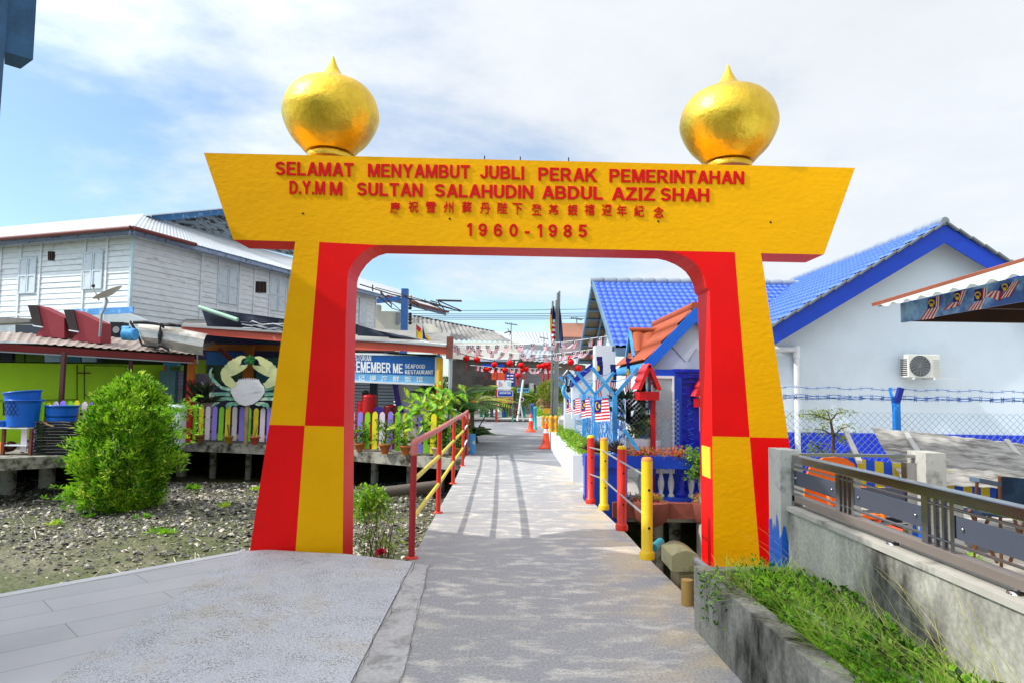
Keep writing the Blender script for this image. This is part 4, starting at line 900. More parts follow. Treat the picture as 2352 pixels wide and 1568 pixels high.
for i in range(10):
    for j in range(2): mb.box(bx0+.24+i*.0, bx0+.24, 10.1, 10.1, 0, 0) if False else None
# flower masses
def plant(name, label, cat, mats, fn, loc=None, group=None):
    mb = MB(); fn(mb); return mb.build(name, mats, None, label, cat, group)
mRF = leafmat('red_flower', 'B02A20', 'E8706A', vs=30, trans=.2)
def f1(mb):
    for k in range(60): blob(mb, (random.uniform(1.75, 2.62), random.uniform(10.14, 10.4), zt2+random.uniform(.0, .09)), (.07, .07, .05), 14, .03, .018, [0, 0, 0, 1], 3)
    for k in range(8): blob(mb, (2.0+random.uniform(-.05, .05), 10.1, zt2-.03*k), (.03, .03, .03), 6, .03, .018, [0, 1], 3)
plant('flowers', 'long mass of red flowers on the left half of the blue balustrade', 'flowers', [mRF, mLG], f1, group='red flowers on the balustrade')
def f2(mb):
    for k in range(55): blob(mb, (random.uniform(2.85, 3.55), random.uniform(10.14, 10.4), zt2+random.uniform(.0, .1)), (.07, .07, .05), 14, .03, .018, [0, 0, 0, 1], 3)
plant('flowers', 'mass of red flowers on the blue balustrade next to the right gate leg', 'flowers', [mRF, mLG], f2, group='red flowers on the balustrade')
def f3(mb):
    for k in range(40): blob(mb, (2.72+random.gauss(0, .07), 10.1+random.uniform(-.05, .1), zt2+.12-random.random()*.42), (.06, .05, .05), 12, .04, .022, [0, 1], 3)
plant('trailing_plant', 'green trailing plant hanging over the blue balustrade between red flowers', 'plant', [mLG, leafmat('grey_green', '4E6A3A', '8FA86A')], f3)
def f4(mb):
    for x in (1.2, 1.42, 1.62):
        for k in range(3): rosette(mb, (x+random.uniform(-.05, .05), 10.3+random.uniform(-.1, .1), zt2+.02), 34, .24, .02, (15, 85))
plant('bromeliads', 'dark purple spiky plants at the left end of the blue trough', 'plant', [leafmat('purple_leaf', '2A1A22', '5A4648', vs=14, trans=.15)], f4)
def f5(mb):
    for x in (1.95, 2.9): 
        for k in range(24): blob(mb, (x+random.uniform(-.22, .22), 10.05+random.uniform(-.1, .1), .05+random.uniform(0, .06)), (.05, .05, .04), 12, .03, .015, [0, 1], 3)
plant('ground_flowers', 'red and green low plants in the brick bowls below the balusters', 'flowers', [mRF, mLG], f5)
for i, (x, yy) in enumerate(((2.25, 10.6), (3.1, 10.7), (3.7, 10.5), (2.7, 11.3))):
    mb = MB(); mb.tube([(x, yy, -1.5), (x, yy, -.3)], .1, 12); mb.build('terrace_pile', MATS['pile_concrete'], None, ['leftmost pale pile under the brick red terrace edge', 'middle pale pile under the brick red terrace edge', 'pile under the terrace hidden by the right gate leg', 'dim rear pile under the terrace'][i], 'pile', 'piles under the terrace')

# --- low white planter wall along the path
mb = MB(); c0 = G(1318, 1106); zw = P(1330, 1044, c0.y).z
mb.box(c0.x-.02, c0.x+.16, c0.y, 21.0, -.2, zw); mb.box(c0.x+.16, 1.55, c0.y, c0.y+.15, -.2, zw)
mb.build('planter_wall', mWHITE, None, 'low white planter wall running along the right side of the path', 'planter wall')
mb = MB(); mb.box(c0.x+.16, 1.6, c0.y+.15, 21, -.1, zw-.1); mb.build('planter_soil', MATS['planter_soil'], kind='structure')
def f6(mb):
    for k in range(230):
        y = random.uniform(12.3, 19.5); blob(mb, (random.uniform(1.25, 1.6), y, zw-.03+random.uniform(0, .14)), (.13, .15, .1), 22, .05, .022, [0, 0, 1], 3)
plant('hedge_plants', 'yellow green bushy plants filling the white planter', 'plants', [leafmat('lime_leaf', '5E8418', 'A8C03C', vs=8), mLG], f6)
def baluster_post(x, y, Y, label):
    p = P(x, y, Y); mb = MB(); h = .62; s_ = .62
    for dx in (-.06, .06): mb.lathe([(a_*s_, b_*s_) for a_, b_ in [(.09, 0), (.09, .05), (.06, .09), (.085, .2), (.09, .3), (.06, .42), (.09, .5), (.09, .56), (.03, .62)]], (p.x+dx, Y, p.z), 14)
    mb.build('yellow_baluster', M('ochre_paint', 'E0A020', .5, var=.12, bump=.15), None, label, 'baluster', 'yellow stone balusters by the path')
baluster_post(1271, 991, 16.0, 'pair of yellow stone balusters at the foot of the flagpoles'); baluster_post(1252, 983, 20.5, 'yellow stone balusters behind the nearer traffic cone')
# cones
def cone(x, y, label):
    p = G(x, y); t = thing('traffic_cone', p, label, 'traffic cone', 'orange traffic cones'); mo = M('cone_orange', 'E8481C', .4, var=.08, bump=.05)
    mb = MB(); mb.lathe([(.21, .0), (.22, .02), (.2, .045), (.135, .1), (.11, .14), (.075, .42), (.0749, .43)], p, 8 if False else 20); mb.lathe([(.058, .545), (.038, .70), (.0001, .705)], p, 20); mb.build('body', mo, t)
    mb = MB(); mb.lathe([(.0745, .432), (.0585, .544)], p, 20); mb.build('band', mWHITE, t)
    mb = MB(); mb.box(p.x-.22, p.x+.22, p.y-.22, p.y+.22, p.z+.001, p.z+.02); mb.build('base', mo, t)
cone(1254, 1029, 'nearer orange traffic cone against the white planter wall'); cone(1219, 991, 'farther orange traffic cone by the small turquoise post')
for x, y, h, col, lb in ((1222, 997, 1.05, '2F5FB0', 'left blue bollard beside the far traffic cone'), (1229, 1000, .95, '2FA0A0', 'turquoise bollard beside the far traffic cone')):
    p = G(x, y-14); mb = MB(); mb.lathe([(.1, 0), (.1, .06), (.065, .08), (.065, h-.12), (.08, h-.1), (.08, h-.03), (.04, h)], p, 16); mb.build('bollard', M('bollard_'+col, col, .45, var=.15), None, lb, 'bollard')
p = G(1225, 975); mb = MB(); mb.box(p.x+.1, p.x+1.1, p.y-1.5, p.y+1.5, 0, .42); mb.build('white_planter', mWHITE, None, 'small white planter box behind the far traffic cone', 'planter')
def f7(mb):
    for k in range(60): blob(mb, (p.x+.6+random.uniform(-.5, .5), p.y+random.uniform(-1.4, 1.4), .5+random.uniform(0, .2)), (.2, .2, .15), 16, .09, .04, [0, 1], 3)
plant('planter_shrubs', 'yellow green plants in the far white planter box', 'plants', [mLG, mYG], f7)

# --- blue chain link fence with flags along the planter
mFL = M('malaysian_flag_white', 'E8E4E6', .7, var=.05, bump=.1, trans=.25)
mFR = M('flag_red', 'C8202C', .7, var=.1, bump=0, trans=.25); mFB = M('flag_blue', '10186A', .7, var=.1, bump=0, trans=.2); mFY = M('flag_yellow', 'F0C81E', .7, bump=0, trans=.25)
def flagmesh(tl, tr, bl, wave=.02, strips=14, horizontal=True, canton=True):
    """striped flag: u along tl->tr (fly), v along tl->bl; stripes run along u"""
    mb = MB(); tl, tr, bl = map(V, (tl, tr, bl)); U = tr-tl; W_ = bl-tl; n = U.cross(W_).normalized(); nu = 12
    ph = random.uniform(0, 6)
    def pt(u, v, o=0): return tl+U*u+W_*v+n*(wave*math.sin(u*9+ph+v*1.5)*(.3+u)+o)
    for j in range(strips):
        for i in range(nu):
            u0, u1, v0, v1 = i/nu, (i+1)/nu, j/strips, (j+1)/strips
            can = canton and u1 <= .5001 and v1 <= 8/14+.01
            mb.quad(pt(u0, v0), pt(u1, v0), pt(u1, v1), pt(u0, v1), 2 if can else (1 if j % 2 == 0 else 0))
    if canton:
        for o in (.004, -.004):
            ring = [(.2+.1*math.cos(a)*1.0, .28+.2*math.sin(a)) for a in [math.pi*.25+1.5*math.pi*k/12 for k in range(13)]]
            inn = [(.225+.085*math.cos(a), .28+.16*math.sin(a)) for a in [math.pi*.25+1.5*math.pi*k/12 for k in range(13)]]
            for k in range(12): mb.quad(pt(*ring[k], o), pt(*ring[k+1], o), pt(*inn[k+1], o), pt(*inn[k], o), 3)
            st = [(.31+(.075 if k % 2 == 0 else .035)*math.cos(k*math.pi/8), .28+(.14 if k % 2 == 0 else .06)*math.sin(k*math.pi/8)) for k in range(16)]
            mb.add([pt(.31, .28, o)]+[pt(*q, o) for q in st], [(0, k+1, (k+1) % 16+1) for k in range(16)], 3)
    return mb
FM = [mFL, mFR, mFB, mFY]
XF = 1.62
cf = thing('chain_link_fence', (XF, 13, .4), 'light blue chain link fence with Y shaped posts behind the white planter', 'fence')
fy = [PXX(x, 950, XF).y for x in (1412, 1367, 1341, 1317)]+[PXX(1300, 950, XF).y]
zb_, zt_ = 1.56, 1.98
for i, y in enumerate(fy):
    mb = MB(); mb.box(XF-.035, XF+.035, y-.035, y+.035, .3, zb_)
    mb.bar((XF, y, zb_-.02), (XF-.36, y, zt_), .055, .055); mb.bar((XF, y, zb_-.02), (XF+.36, y, zt_), .055, .055); mb.build('post', mLBLUE, cf)
def chain(mb, o, U, Lh, H, sp=.07, r=.0035, mi=0):
    o = V(o); U = V(U).normalized()
    n = int((Lh+H)/sp)
    for i in range(n):
        for s in (0, 1):
            a = i*sp-H if s == 0 else i*sp
            # diagonal going up right / up left
            pts = []
            x0, x1 = (a, a+H) if s == 0 else (a, a-H)
            z0, z1 = 0, H
            if s == 0:
                if x0 < 0: z0 = -x0; x0 = 0
                if x1 > Lh: z1 = H-(x1-Lh); x1 = Lh
            else:
                if x0 > Lh: z0 = x0-Lh; x0 = Lh
                if x1 < 0: z1 = H+x1; x1 = 0
            if z1-z0 < .02: continue
            mb.tube([o+U*x0+V((0, 0, z0)), o+U*x1+V((0, 0, z1))], r, 3, mi, False, False)
mb = MB(); chain(mb, (XF, fy[0], .45), (0, 1, 0), fy[-1]-fy[0], 1.08, .13, .0022); mb.build('mesh', mLBLUE, cf)
mb = MB()
for dx, dz in ((-.34, .40), (-.2, .24), (.2, .24), (.34, .40)): mb.tube([(XF+dx, fy[0]+(fy[-1]-fy[0])*k/20, zb_+dz+.02*math.sin(k*2.3)) for k in range(21)], .006, 4)
mb.build('barbed_wire', M('blue_wire', '2E6AB8', .5), cf)
# return run of the fence towards the balustrade, with brace
mb = MB(); mb.bar(P(1433, 985, 10.0), P(1466, 1033, 10.0), .05, .05); mb.build('brace', mLBLUE, cf)
mb = MB(); chain(mb, (XF, fy[0], .45), (1, -.05, 0), 1.0, 1.05, .075, .0035)
mb.build('mesh', M('galv_wire', '9AA6AE', .5), cf)
for i, (y, w_, h_) in enumerate(((10.65, .95, .95), (12.2, .9, .9), (13.8, .85, .85), (15.6, .8, .8))):
    # hung so the stripes lie level
    fx0, fy0, fx1, fy1 = ((712, 560, 880, 870), (525, 560, 625, 822), (410, 555, 482, 778), (310, 555, 375, 760))[i]; ra, rb, rc = P(*Z8(fx0, fy0), y+.3), P(*Z8(fx1, fy0-30), y-.25), P(*Z8(fx0+10, fy1-10), y+.3)
    fl = flagmesh(ra, rb, rc, .03)
    fl.build('flag', FM, None, ['striped Malaysian flag nearest the camera on the light blue fence', 'second striped Malaysian flag on the light blue fence', 'third striped Malaysian flag on the light blue fence', 'farthest small striped Malaysian flag on the light blue fence'][i], 'flag', 'flags tied to the blue fence')
# blue patterned sheeting behind the fence and rocks / leaves
mb = MB(); mb.sheet((XF+.12, 10.4, .45), (XF+.12, 16.5, .45), (XF+.12, 16.5, 1.5), (XF+.12, 10.4, 1.5), 40, 8, lambda u, v: .03*math.sin(u*4)); mb.build('blue_netting', M('blue_camouflage', '1E4C9E', .8, var=.5, vs=14, stain='B4CCE0', st=(9, .50, .54), bump=.3), None, 'mottled blue and white netting sheet behind the flag fence', 'netting')
# long vertical flag banners on the wall
for i, (x, yt, yb, Y, lb) in enumerate(((1377, 832, 985, 14.3, 'narrow striped flag banner left of the white column, beside the dark blue rafter'), (1408, 850, 1000, 13.6, 'striped flag banner between the red lantern and the light blue fence arm'), (1444, 836, 960, 12.6, 'tall striped flag banner next to the small red hut'))):
    a = P(x-6.5, yt-14, Y); b = P(x+6.5, yt-14, Y); c = P(x+6.5, yb, Y); mb = MB(); n = 5
    for j in range(n):
        for k in range(16):
            z0 = a.z+(c.z-a.z)*k/16; z1 = a.z+(c.z-a.z)*(k+1)/16; xx0 = a.x+(b.x-a.x)*j/n; xx1 = a.x+(b.x-a.x)*(j+1)/n; o = .02*math.sin(k*.7)
            mb.quad((xx0+o, Y+o, z0), (xx1+o, Y+o, z0), (xx1+o, Y+o, z1), (xx0+o, Y+o, z1), 2 if k < 4 else (1 if j % 2 == 0 else 0))
    mb.add([(a.x+.03+.03*math.cos(t), Y-.03, a.z-.25+.06*math.sin(t)) for t in [q*math.pi/6 for q in range(12)]], [tuple(range(12))], 3)
    mb.build('flag_banner', FM, None, lb, 'banner', 'long flag banners')
mb = MB(); p = P(1390, 880, 14.8); mb.box(p.x-.22, p.x+.22, 14.8, 15.2, -.1, 2.6); mb.build('white_column', mWALL, None, 'square white column behind the flag banners', 'column')
mb = MB(); q0, q1, q2 = P(1312, 872, 16.2), P(1372, 824, 16.2), P(1389, 848, 16.2)
mb.prism([q0, q1, q2, P(1385, 866, 16.2), P(1370, 838, 16.2), P(1312, 890, 16.2)], (0, .06, 0)); 
w0 = MB(); w0.prism([P(1314, 885, 16.3), P(1370, 838, 16.3), P(1386, 862, 16.3), P(1386, 960, 16.3), P(1314, 960, 16.3)], (0, .2, 0), 0)
gh_ = thing('blue_gable_hut', P(1350, 960, 16.4), 'low white gable with dark blue bargeboards behind the fence arms', 'hut')
mb.build('bargeboard', M('navy_paint', '14249A', .45, var=.1), gh_); w0.build('wall', mWHITE, gh_)
# leafy plants and posters behind the fence
def f8(mb):
    for (x, y, Y, s) in ((1436, 945, 10.9, 1), (1448, 975, 10.8, 1.1), (1427, 920, 11.2, .8)):
        c = P(x, y, Y); rosette(mb, c, 26, .42*s, .09*s, (0, 75))
plant('rubber_plant', 'dark broad leaved plant behind the blue fence', 'plant', [leafmat('blackish_leaf', '16241A', '33493A', vs=7)], f8)
def f9(mb):
    for (x, y) in ((1470, 975), (1478, 985), (1462, 985), (1488, 978)): blob(mb, P(x, y, 11.0), (.12, .12, .12), 40, .09, .035, [0, 1], 4)
plant('lime_shrub', 'bright green shrub in a white tub behind the fence', 'plant', [mLG, mYG], f9)
mb = MB()
for (x, y, r) in ((1440, 1008, .16), (1455, 1005, .2), (1478, 1006, .2), (1496, 1010, .15)):
    c = P(x, y, 10.8); mb.lathe([(r*.7, -.35), (r, -.02), (r*.95, 0)], c, 12)
mb.build('white_tubs', mWHITE, None, 'row of white tubs on the terrace behind the flag fence', 'tubs')
mb = MB(); a, b = P(1489, 893, 11.6), P(1512, 960, 11.6); mb.box(a.x, b.x, 11.6, 11.63, b.z, a.z); mb.box(a.x+.02, b.x-.02, 11.59, 11.6, b.z+.02, b.z+(a.z-b.z)*.3, 1); mb.box(a.x+.04, b.x-.06, 11.59, 11.6, b.z+(a.z-b.z)*.5, a.z-.12, 2)
mb.build('poster', [M('poster_navy', '18306A', .5, var=.4, vs=9), mWHITE, M('poster_mix', '4E86B8', .5, var=.5, vs=14, stain='E0C040', st=(12, .6, .62))], None, 'dark blue poster with pale lower block behind the red post', 'poster')
# white curling lamp column
lc = thing('lamp_column', P(1312, 950, 17.5), 'white column with a blue scroll and a small black street lantern', 'column')
mb = MB(); a, b = P(1297, 860, 17.5), P(1323, 950, 17.5); mb.box(a.x, b.x, 17.5, 17.7, .0, P(1310, 870, 17.5).z); mb.prism([P(1293, 862, 17.49), P(1303, 848, 17.49), P(1318, 850, 17.49), P(1325, 866, 17.49)], (0, .2, 0)); mb.build('shaft', mWHITE, lc)
mb = MB(); mb.tube([P(1297, 885, 17.4), P(1293, 895, 17.4), P(1296, 905, 17.4), P(1305, 915, 17.4), P(1313, 922, 17.4)], .05, 8); mb.tube([P(1300, 862, 17.4), P(1303, 875, 17.4), P(1299, 886, 17.4)], .04, 8); mb.build('scroll', mLBLUE, lc)
mb = MB(); c = P(1306, 895, 17.2); k = .0
cc = P(1304.5+1, 880, 17.2); mb.lathe([(.03, -.22), (.06, -.17), (.04, -.1), (.08, -.05)], cc, 8); mb.lathe([(.17, .17), (.10, .24), (.03, .31), (.0001, .36)], cc, 8)
for i in range(6): t = i*math.pi/3; mb.tube([cc+V((.08*math.cos(t), .08*math.sin(t), -.05)), cc+V((.13*math.cos(t), .13*math.sin(t), .17))], .01, 4)
mb.build('lantern', mBLACK, lc)

# --- courtyard: chain link fence behind, tree, chair, shed roof, chairs
YC = 8.6
cy_ = thing('courtyard_fence', (P(2055, 1000, YC).x, YC, .1), 'see-through chain link fence with one bright blue forked post in the courtyard', 'fence')
xp_ = P(2059, 950, YC).x; zk = P(2059, 925, YC).z
mb = MB(); mb.box(xp_-.035, xp_+.035, YC-.035, YC+.035, .1, zk); mb.bar((xp_, YC, zk-.02), P(2069, 890, YC), .06, .06, 1); mb.bar((xp_-.03, YC, zk-.04), P(2044, 890, YC+.1), .03, .03, 0)
mb.build('post', [M('bright_blue_post', '1878D0', .4, var=.15, vs=9, bump=.2, stain='6FB8E8', st=(9, .58, .66)), M('navy_post', '16288A', .4)], cy_)
mb = MB(); x0 = P(1790, 950, YC).x; x1 = P(2440, 950, YC).x; zt_ = P(2000, 945, YC).z
chain(mb, (x0, YC, .3), (1, 0, 0), x1-x0, zt_-.3, .085, .0028); mb.build('mesh', M('fence_wire_blue', '6E8EA8', .5), cy_)
mb = MB()
for (ya_, yb_, rr_) in ((888, 902, .004), (906, 917, .004), (912, 923, .0045), (909, 921, .0035), (914, 919, .0035)):
    pts = [P(1790+(2440-1790)*k/26, ya_+(yb_-ya_)*k/26+2.4*math.sin(k*1.9+ya_), YC) for k in range(27)]; mb.tube(pts, rr_, 4)
    for k in range(0, 26, 1):
        q = pts[k].lerp(pts[k+1], .5); mb.tube([q+V((-.02, 0, .025)), q+V((.02, 0, -.025))], .0022, 3); mb.tube([q+V((.02, 0, .025)), q+V((-.02, 0, -.025))], .0022, 3)
mb.build('barbed_wire', M('blue_wire', '2E6AB8', .5), cy_)
# little tree in front of the dado
tr = thing('small_tree', P(1885, 1045, 8.0), 'thin thorny little tree behind the steel railing', 'tree')
mb = MB(); b0 = P(1912, 1060, 8.0); j1 = P(1914, 1000, 8.0); j2 = P(1908, 965, 8.0); rt = G(1912, 1045)*0
mb.tube([V((b0.x, 8.0, .1)), b0, j1, j2], [.03, .026, .02, .012], 8)
tips = [(1840, 950, j2), (1870, 958, j2), (1935, 945, j2), (1950, 978, j1), (1945, 1010, j1), (1855, 1010, b0), (1870, 985, j1), (1895, 940, j2), (1965, 1030, b0), (1862, 1035, b0)]
for x, y, j in tips:
    e_ = P(x, y, 8.0+random.uniform(-.3, .3)); mb.tube([j, j.lerp(e_, .5)+V((0, 0, .03)), e_], [.01, .007, .003], 5)
mb.build('trunk', mSTEM, tr)
mb = MB()
for x, y, j in tips:
    e_ = P(x, y, 8.0)
    for k in range(9): blob(mb, j.lerp(e_, random.uniform(.35, 1.05))+V((random.gauss(0, .05), random.gauss(0, .1), random.gauss(0, .03))), (.06, .06, .03), 8, .022, .012, [0, 1], 3)
mb.build('foliage', [leafmat('olive_leaf', '5A6A2E', '98A860'), mYG], tr)
# orange chairs
mOR = M('orange_plastic', 'F07A22', .35, var=.05, vs=2, bump=.03, trans=.1)
def plastic_chair(c, s, rot, label):
    t = thing('plastic_chair', c, label, 'chair', 'orange plastic chairs')
    def T(x, y, z): ca, sa = math.cos(rot), math.sin(rot); return V((c.x+(x*ca-y*sa)*s, c.y+(x*sa+y*ca)*s, c.z+z*s))
    mb = MB(); prof = [(-.2, .42), (-.235, .55), (-.24, .72), (-.2, .84), (-.1, .895), (0, .905), (.1, .895), (.2, .84), (.24, .72), (.235, .55), (.2, .42)]
    f = [T(x, .02*abs(x)/.24+(.42-z)*.22, z) for x, z in prof]; bk_ = [p+(T(0, .025, 0)-T(0, 0, 0)) for p in f]; mb.prism(f, T(0, .025, 0)-T(0, 0, 0)); mb.build('backrest', mOR, t, bevel=.008)
    mb = MB(); mb.prism([T(-.22, -.42, .42), T(.22, -.42, .42), T(.23, 0, .40), T(-.23, 0, .40)], T(0, 0, .035)-T(0, 0, 0)); mb.build('seat', mOR, t, bevel=.008)
    for x, y in ((-.2, -.38), (.2, -.38), (-.2, 0), (.2, 0)): mb = MB(); mb.tube([T(x, y, .41), T(x*1.12, y*1.08, 0)], [.03, .022], 8); mb.build('leg', mOR, t)
    for x in (-.235, .235): mb = MB(); mb.tube([T(x, -.06, .66), T(x, -.38, .64), T(x*.95, -.42, .42)], .022, 8); mb.build('armrest', mOR, t)
p = P(1903, 1050, 6.2); plastic_chair(V((p.x, 6.2, .15)), 1.0, .1, 'big orange plastic chair seen from behind the railing')
# slanted old shed roof sheets
YS = 7.6
rs = thing('shed_roof', P(2200, 1050, YS), 'low slanted weathered grey sheet roof with three metal bars in the courtyard', 'roof')
q = [P(2000, 980, 8.3), P(2392, 1022, 8.3), P(2560, 1140, 6.6), P(2075, 1106, 6.6)]
mb = MB(); mb.sheet(q[0], q[1], q[2], q[3], 110, 30, lambda u, v: .004*math.sin(u*2*math.pi/.18)+.012*mnoise.noise(V((u*2, v*2, 0)))); mb.build('sheet', M('mouldy_sheet', '9E9B95', .85, var=.35, vs=4, stretch=(1, 2.5, 1), bump=.4, bs=20, stain='5E5B55', st=(3, .45, .62)), rs)
for (x0, y0, x1, y1) in ((1936, 975, 1974, 1060), (2082, 995, 2120, 1056), (2312, 1010, 2420, 1150)):
    mb = MB(); mb.bar(P(x0, y0, 8.25), P(x1, y1, 6.7), .05, .03); mb.build('bar', M('pale_metal', 'B9B6B0', .5, metal=.3, var=.15, stain='7A756C', st=(6, .6, .7)), rs)
mb = MB()
for (x, y) in ((2100, 1075), (2350, 1095)): a = P(x, y, 6.8); mb.tube([(a.x, 6.8, .1), (a.x, 6.8, a.z)], .03, 8)
mb.build('support', mPIPE, rs)
# striped stall skirt
ss = MB(); xs0, xs1 = P(1960, 1060, 6.9).x, P(2330, 1120, 6.9).x; n = 18
zt0, zt1, zb0 = P(2000, 1052, 6.9).z, P(2330, 1100, 6.9).z, P(2100, 1160, 6.9).z
for i in range(n):
    a_, b_ = i/n, (i+1)/n
    ss.quad((xs0+(xs1-xs0)*a_, 7.0, zb0), (xs0+(xs1-xs0)*b_, 7.0, zb0), (xs0+(xs1-xs0)*b_, 7.0, zt0+(zt1-zt0)*b_), (xs0+(xs1-xs0)*a_, 7.0, zt0+(zt1-zt0)*a_), i % 2)
ss.build('striped_skirt', [M('skirt_blue', '1A52D0', .6, var=.1), M('skirt_yellow', 'D8C022', .6, var=.1)], None, 'blue and yellow striped cloth under the shed roof', 'cloth')
mb = MB(); a, b = P(1990, 1075, 6.4), P(2090, 1180, 6.4); mb.box(a.x, b.x, 6.45, 6.6, .1, .45); mb.box(a.x, b.x, 6.3, 6.6, .66, .68, 1); mb.box(a.x, b.x, 6.3, 6.6, .5, .515, 1)
for k in range(5): mb.lathe([(.03, .0), (.045, .07)], V((a.x+.06+k*.09, 6.4, .681)), 10, 2+k % 3)
mb.build('display_shelf', [mBLACK, mSTEEL, mWHITE, mFY, mBLUE], None, 'low shelf with small coloured cups behind the railing', 'shelf')
# planters of young plants in front
pt = thing('orange_trough', (2.75, 5.6, .1), 'long orange trough of seedlings behind the steel railing', 'trough')
mb = MB(); mb.box(2.3, 2.62, 4.0, 6.0, .12, .36); mb.box(2.85, 3.2, 5.2, 5.9, .3, .52); mb.build('box', M('orange_box', 'E0501A', .5, var=.1), pt)
mb = MB()
for k in range(70): rosette(mb, (random.uniform(2.32, 3.2), random.uniform(4.0, 5.9), .38+random.uniform(0, .16)), 9, .07, .03, (0, 70))
mb.build('foliage', leafmat('seedling_leaf', '4E8A10', 'A8D040', vs=12), pt)
# folding canvas chair
fc = thing('folding_chair', P(2330, 1150, 5.6), 'dark blue canvas folding chair behind the steel railing', 'chair')
Yf = 5.6
mb = MB(); a, b = P(2296, 1093, Yf), P(2400, 1165, Yf); mb.sheet((a.x, Yf, a.z), (b.x, Yf, a.z-.03), (b.x, Yf+.05, b.z), (a.x, Yf+.05, b.z), 12, 8, lambda u, v: .015*math.sin(u*14+v*9)); mb.build('backrest', M('navy_canvas', '16304A', .8, var=.15, vs=9, bump=.4), fc)
mb = MB(); mb.bar(P(2238, 1100, Yf-.3), P(2288, 1110, Yf-.1), .07, .03); mb.build('armrest', M('slate_pad', '4A5E74', .6), fc)
mw = M('brown_frame', '6E4428', .6, var=.2)
for (x0, y0, x1, y1) in ((2244, 1105, 2236, 1300), (2296, 1093, 2300, 1300), (2280, 1170, 2225, 1290), (2226, 1170, 2290, 1290), (2330, 1190, 2360, 1290), (2360, 1180, 2320, 1290)):
    mb = MB(); mb.tube([P(x0, y0, Yf-.05), P(x1, y1, Yf+.2)], .014, 6); mb.build('leg', mw, fc)
mb = MB(); mb.bar(P(2226, 1172, Yf), P(2300, 1180, Yf), .3, .02); mb.build('seat', MATS['navy_canvas'], fc)

# --- kiosk eave with the painted flags
kk = thing('kiosk_roof', (4.6, 4.5, 2.2), 'low kiosk eave with painted flags on its blue fascia at the right edge', 'kiosk')
XK = 3.5; f0 = PXX(2068, 705, XK); f1_ = PXX(2068, 741, XK); yk0 = f0.y; z0k, z1k = f1_.z, f0.z+.0
mKF = M('fascia_painting', '2E5FA8', .5, var=.35, vs=3, bump=.05, stain='7FB4DC', st=(2.6, .48, .6))
mb = MB(); mb.box(XK, XK+.03, .8, yk0, z0k, z1k+.03); mb.build('fascia', mKF, kk)
# the four painted flags are flat on the fascia
def fpt(x, y, o=.004): p = PXX(x, y, XK-o); return p
def KR(x, y): return R1(x, y)
fl = thing_f = MB()
def strp(tl, tr, br, bl, n=8, o=.004):
    tl, tr, br, bl = [fpt(*KR(*q), o) for q in (tl, tr, br, bl)]
    for i in range(n):
        a, b = i/n, (i+1)/n; fl.quad(tl.lerp(tr, a), tl.lerp(tr, b), bl.lerp(br, b), bl.lerp(br, a), 1 if i % 2 == 0 else 0)
def cant(pts, c, r):
    fl.add([fpt(*KR(*q), .006) for q in pts], [tuple(range(len(pts)))], 2); k = 14
    for (cc_, rr_, oo) in (((c[0], c[1]-r*.55), r, .008),):
        o_ = [(cc_[0]+rr_*math.cos(a), cc_[1]+rr_*math.sin(a)) for a in [math.pi*(.8+1.4*i/k) for i in range(k+1)]]; i_ = [(cc_[0]+rr_*.7*math.cos(a), cc_[1]+rr_*.62*math.sin(a)+rr_*.1) for a in [math.pi*(.8+1.4*i/k) for i in range(k+1)]]
        for j in range(k): fl.quad(fpt(*KR(*o_[j]), oo), fpt(*KR(*o_[j+1]), oo), fpt(*KR(*i_[j+1]), oo), fpt(*KR(*i_[j]), oo), 3)
    st = [(c[0]+(r*.75 if i % 2 == 0 else r*.45)*math.cos(i*math.pi/9), c[1]+r*.3+(r*.75 if i % 2 == 0 else r*.45)*math.sin(i*math.pi/9)) for i in range(18)]
    fl.add([fpt(*KR(*q), .008) for q in st], [tuple(range(18))], 3)
strp((1565, 795), (1605, 780), (1600, 880), (1558, 880), 5); strp((1490, 905), (1600, 880), (1548, 985), (1425, 1000), 8); cant([(1500, 810), (1565, 795), (1558, 885), (1490, 905)], (1528, 860), 28)
strp((1790, 740), (1840, 735), (1790, 860), (1755, 865), 4); strp((1700, 850), (1780, 830), (1770, 875), (1630, 915), 5); cant([(1735, 745), (1790, 740), (1765, 838), (1715, 838)], (1757, 800), 26)
strp((1985, 715), (2028, 705), (2020, 800), (1975, 810), 4); strp((1900, 850), (2010, 805), (1965, 905), (1840, 915), 8); cant([(1910, 730), (1980, 715), (1975, 825), (1905, 835)], (1940, 790), 28)
strp((2055, 745), (2150, 730), (2140, 830), (1990, 780), 7); strp((2240, 665), (2310, 650), (2230, 790), (2130, 815), 7); cant([(2140, 690), (2235, 675), (2195, 745), (2120, 740)], (2180, 718), 28)
fl.build('painted_flags', FM, kk)
mb = MB(); mb.box(XK+.03, 7.5, yk0-.05, yk0-.0, z0k+.01, z1k); mb.build('end_beam', M('dark_brown_wood', '3E2418', .7, var=.2), kk)
mb = MB(); mb.quad((XK+.03, .8, z0k+.12), (7.5, .8, z0k+.12), (7.5, yk0-.05, z0k+.12), (XK+.03, yk0-.05, z0k+.12)); 
for k in range(5): mb.box(XK+.03, 7.5, 1.2+k*1.0, 1.26+k*1.0, z0k+.02, z0k+.115)
mb.build('ceiling', MATS['dark_brown_wood'], kk)
ev = PXX(2024, 711, 3.28); mb = MB()
ez_ = ev.z+.02; mb.sheet((3.26, ev.y+.02, ez_), (3.26, .8, ez_), (6.5, .8, ez_+1.02), (6.5, ev.y+.02, ez_+1.02), 160, 2, lambda u, v: .02*max(-.3, math.sin(u*2*math.pi/.2)))
mb.build('roof_sheet', M('pale_roof_sheet', 'C8D4D0', .5, metal=.1, var=.12, vs=3, bump=.05, stain='A89A84', st=(3, .6, .75), trans=.2), kk)
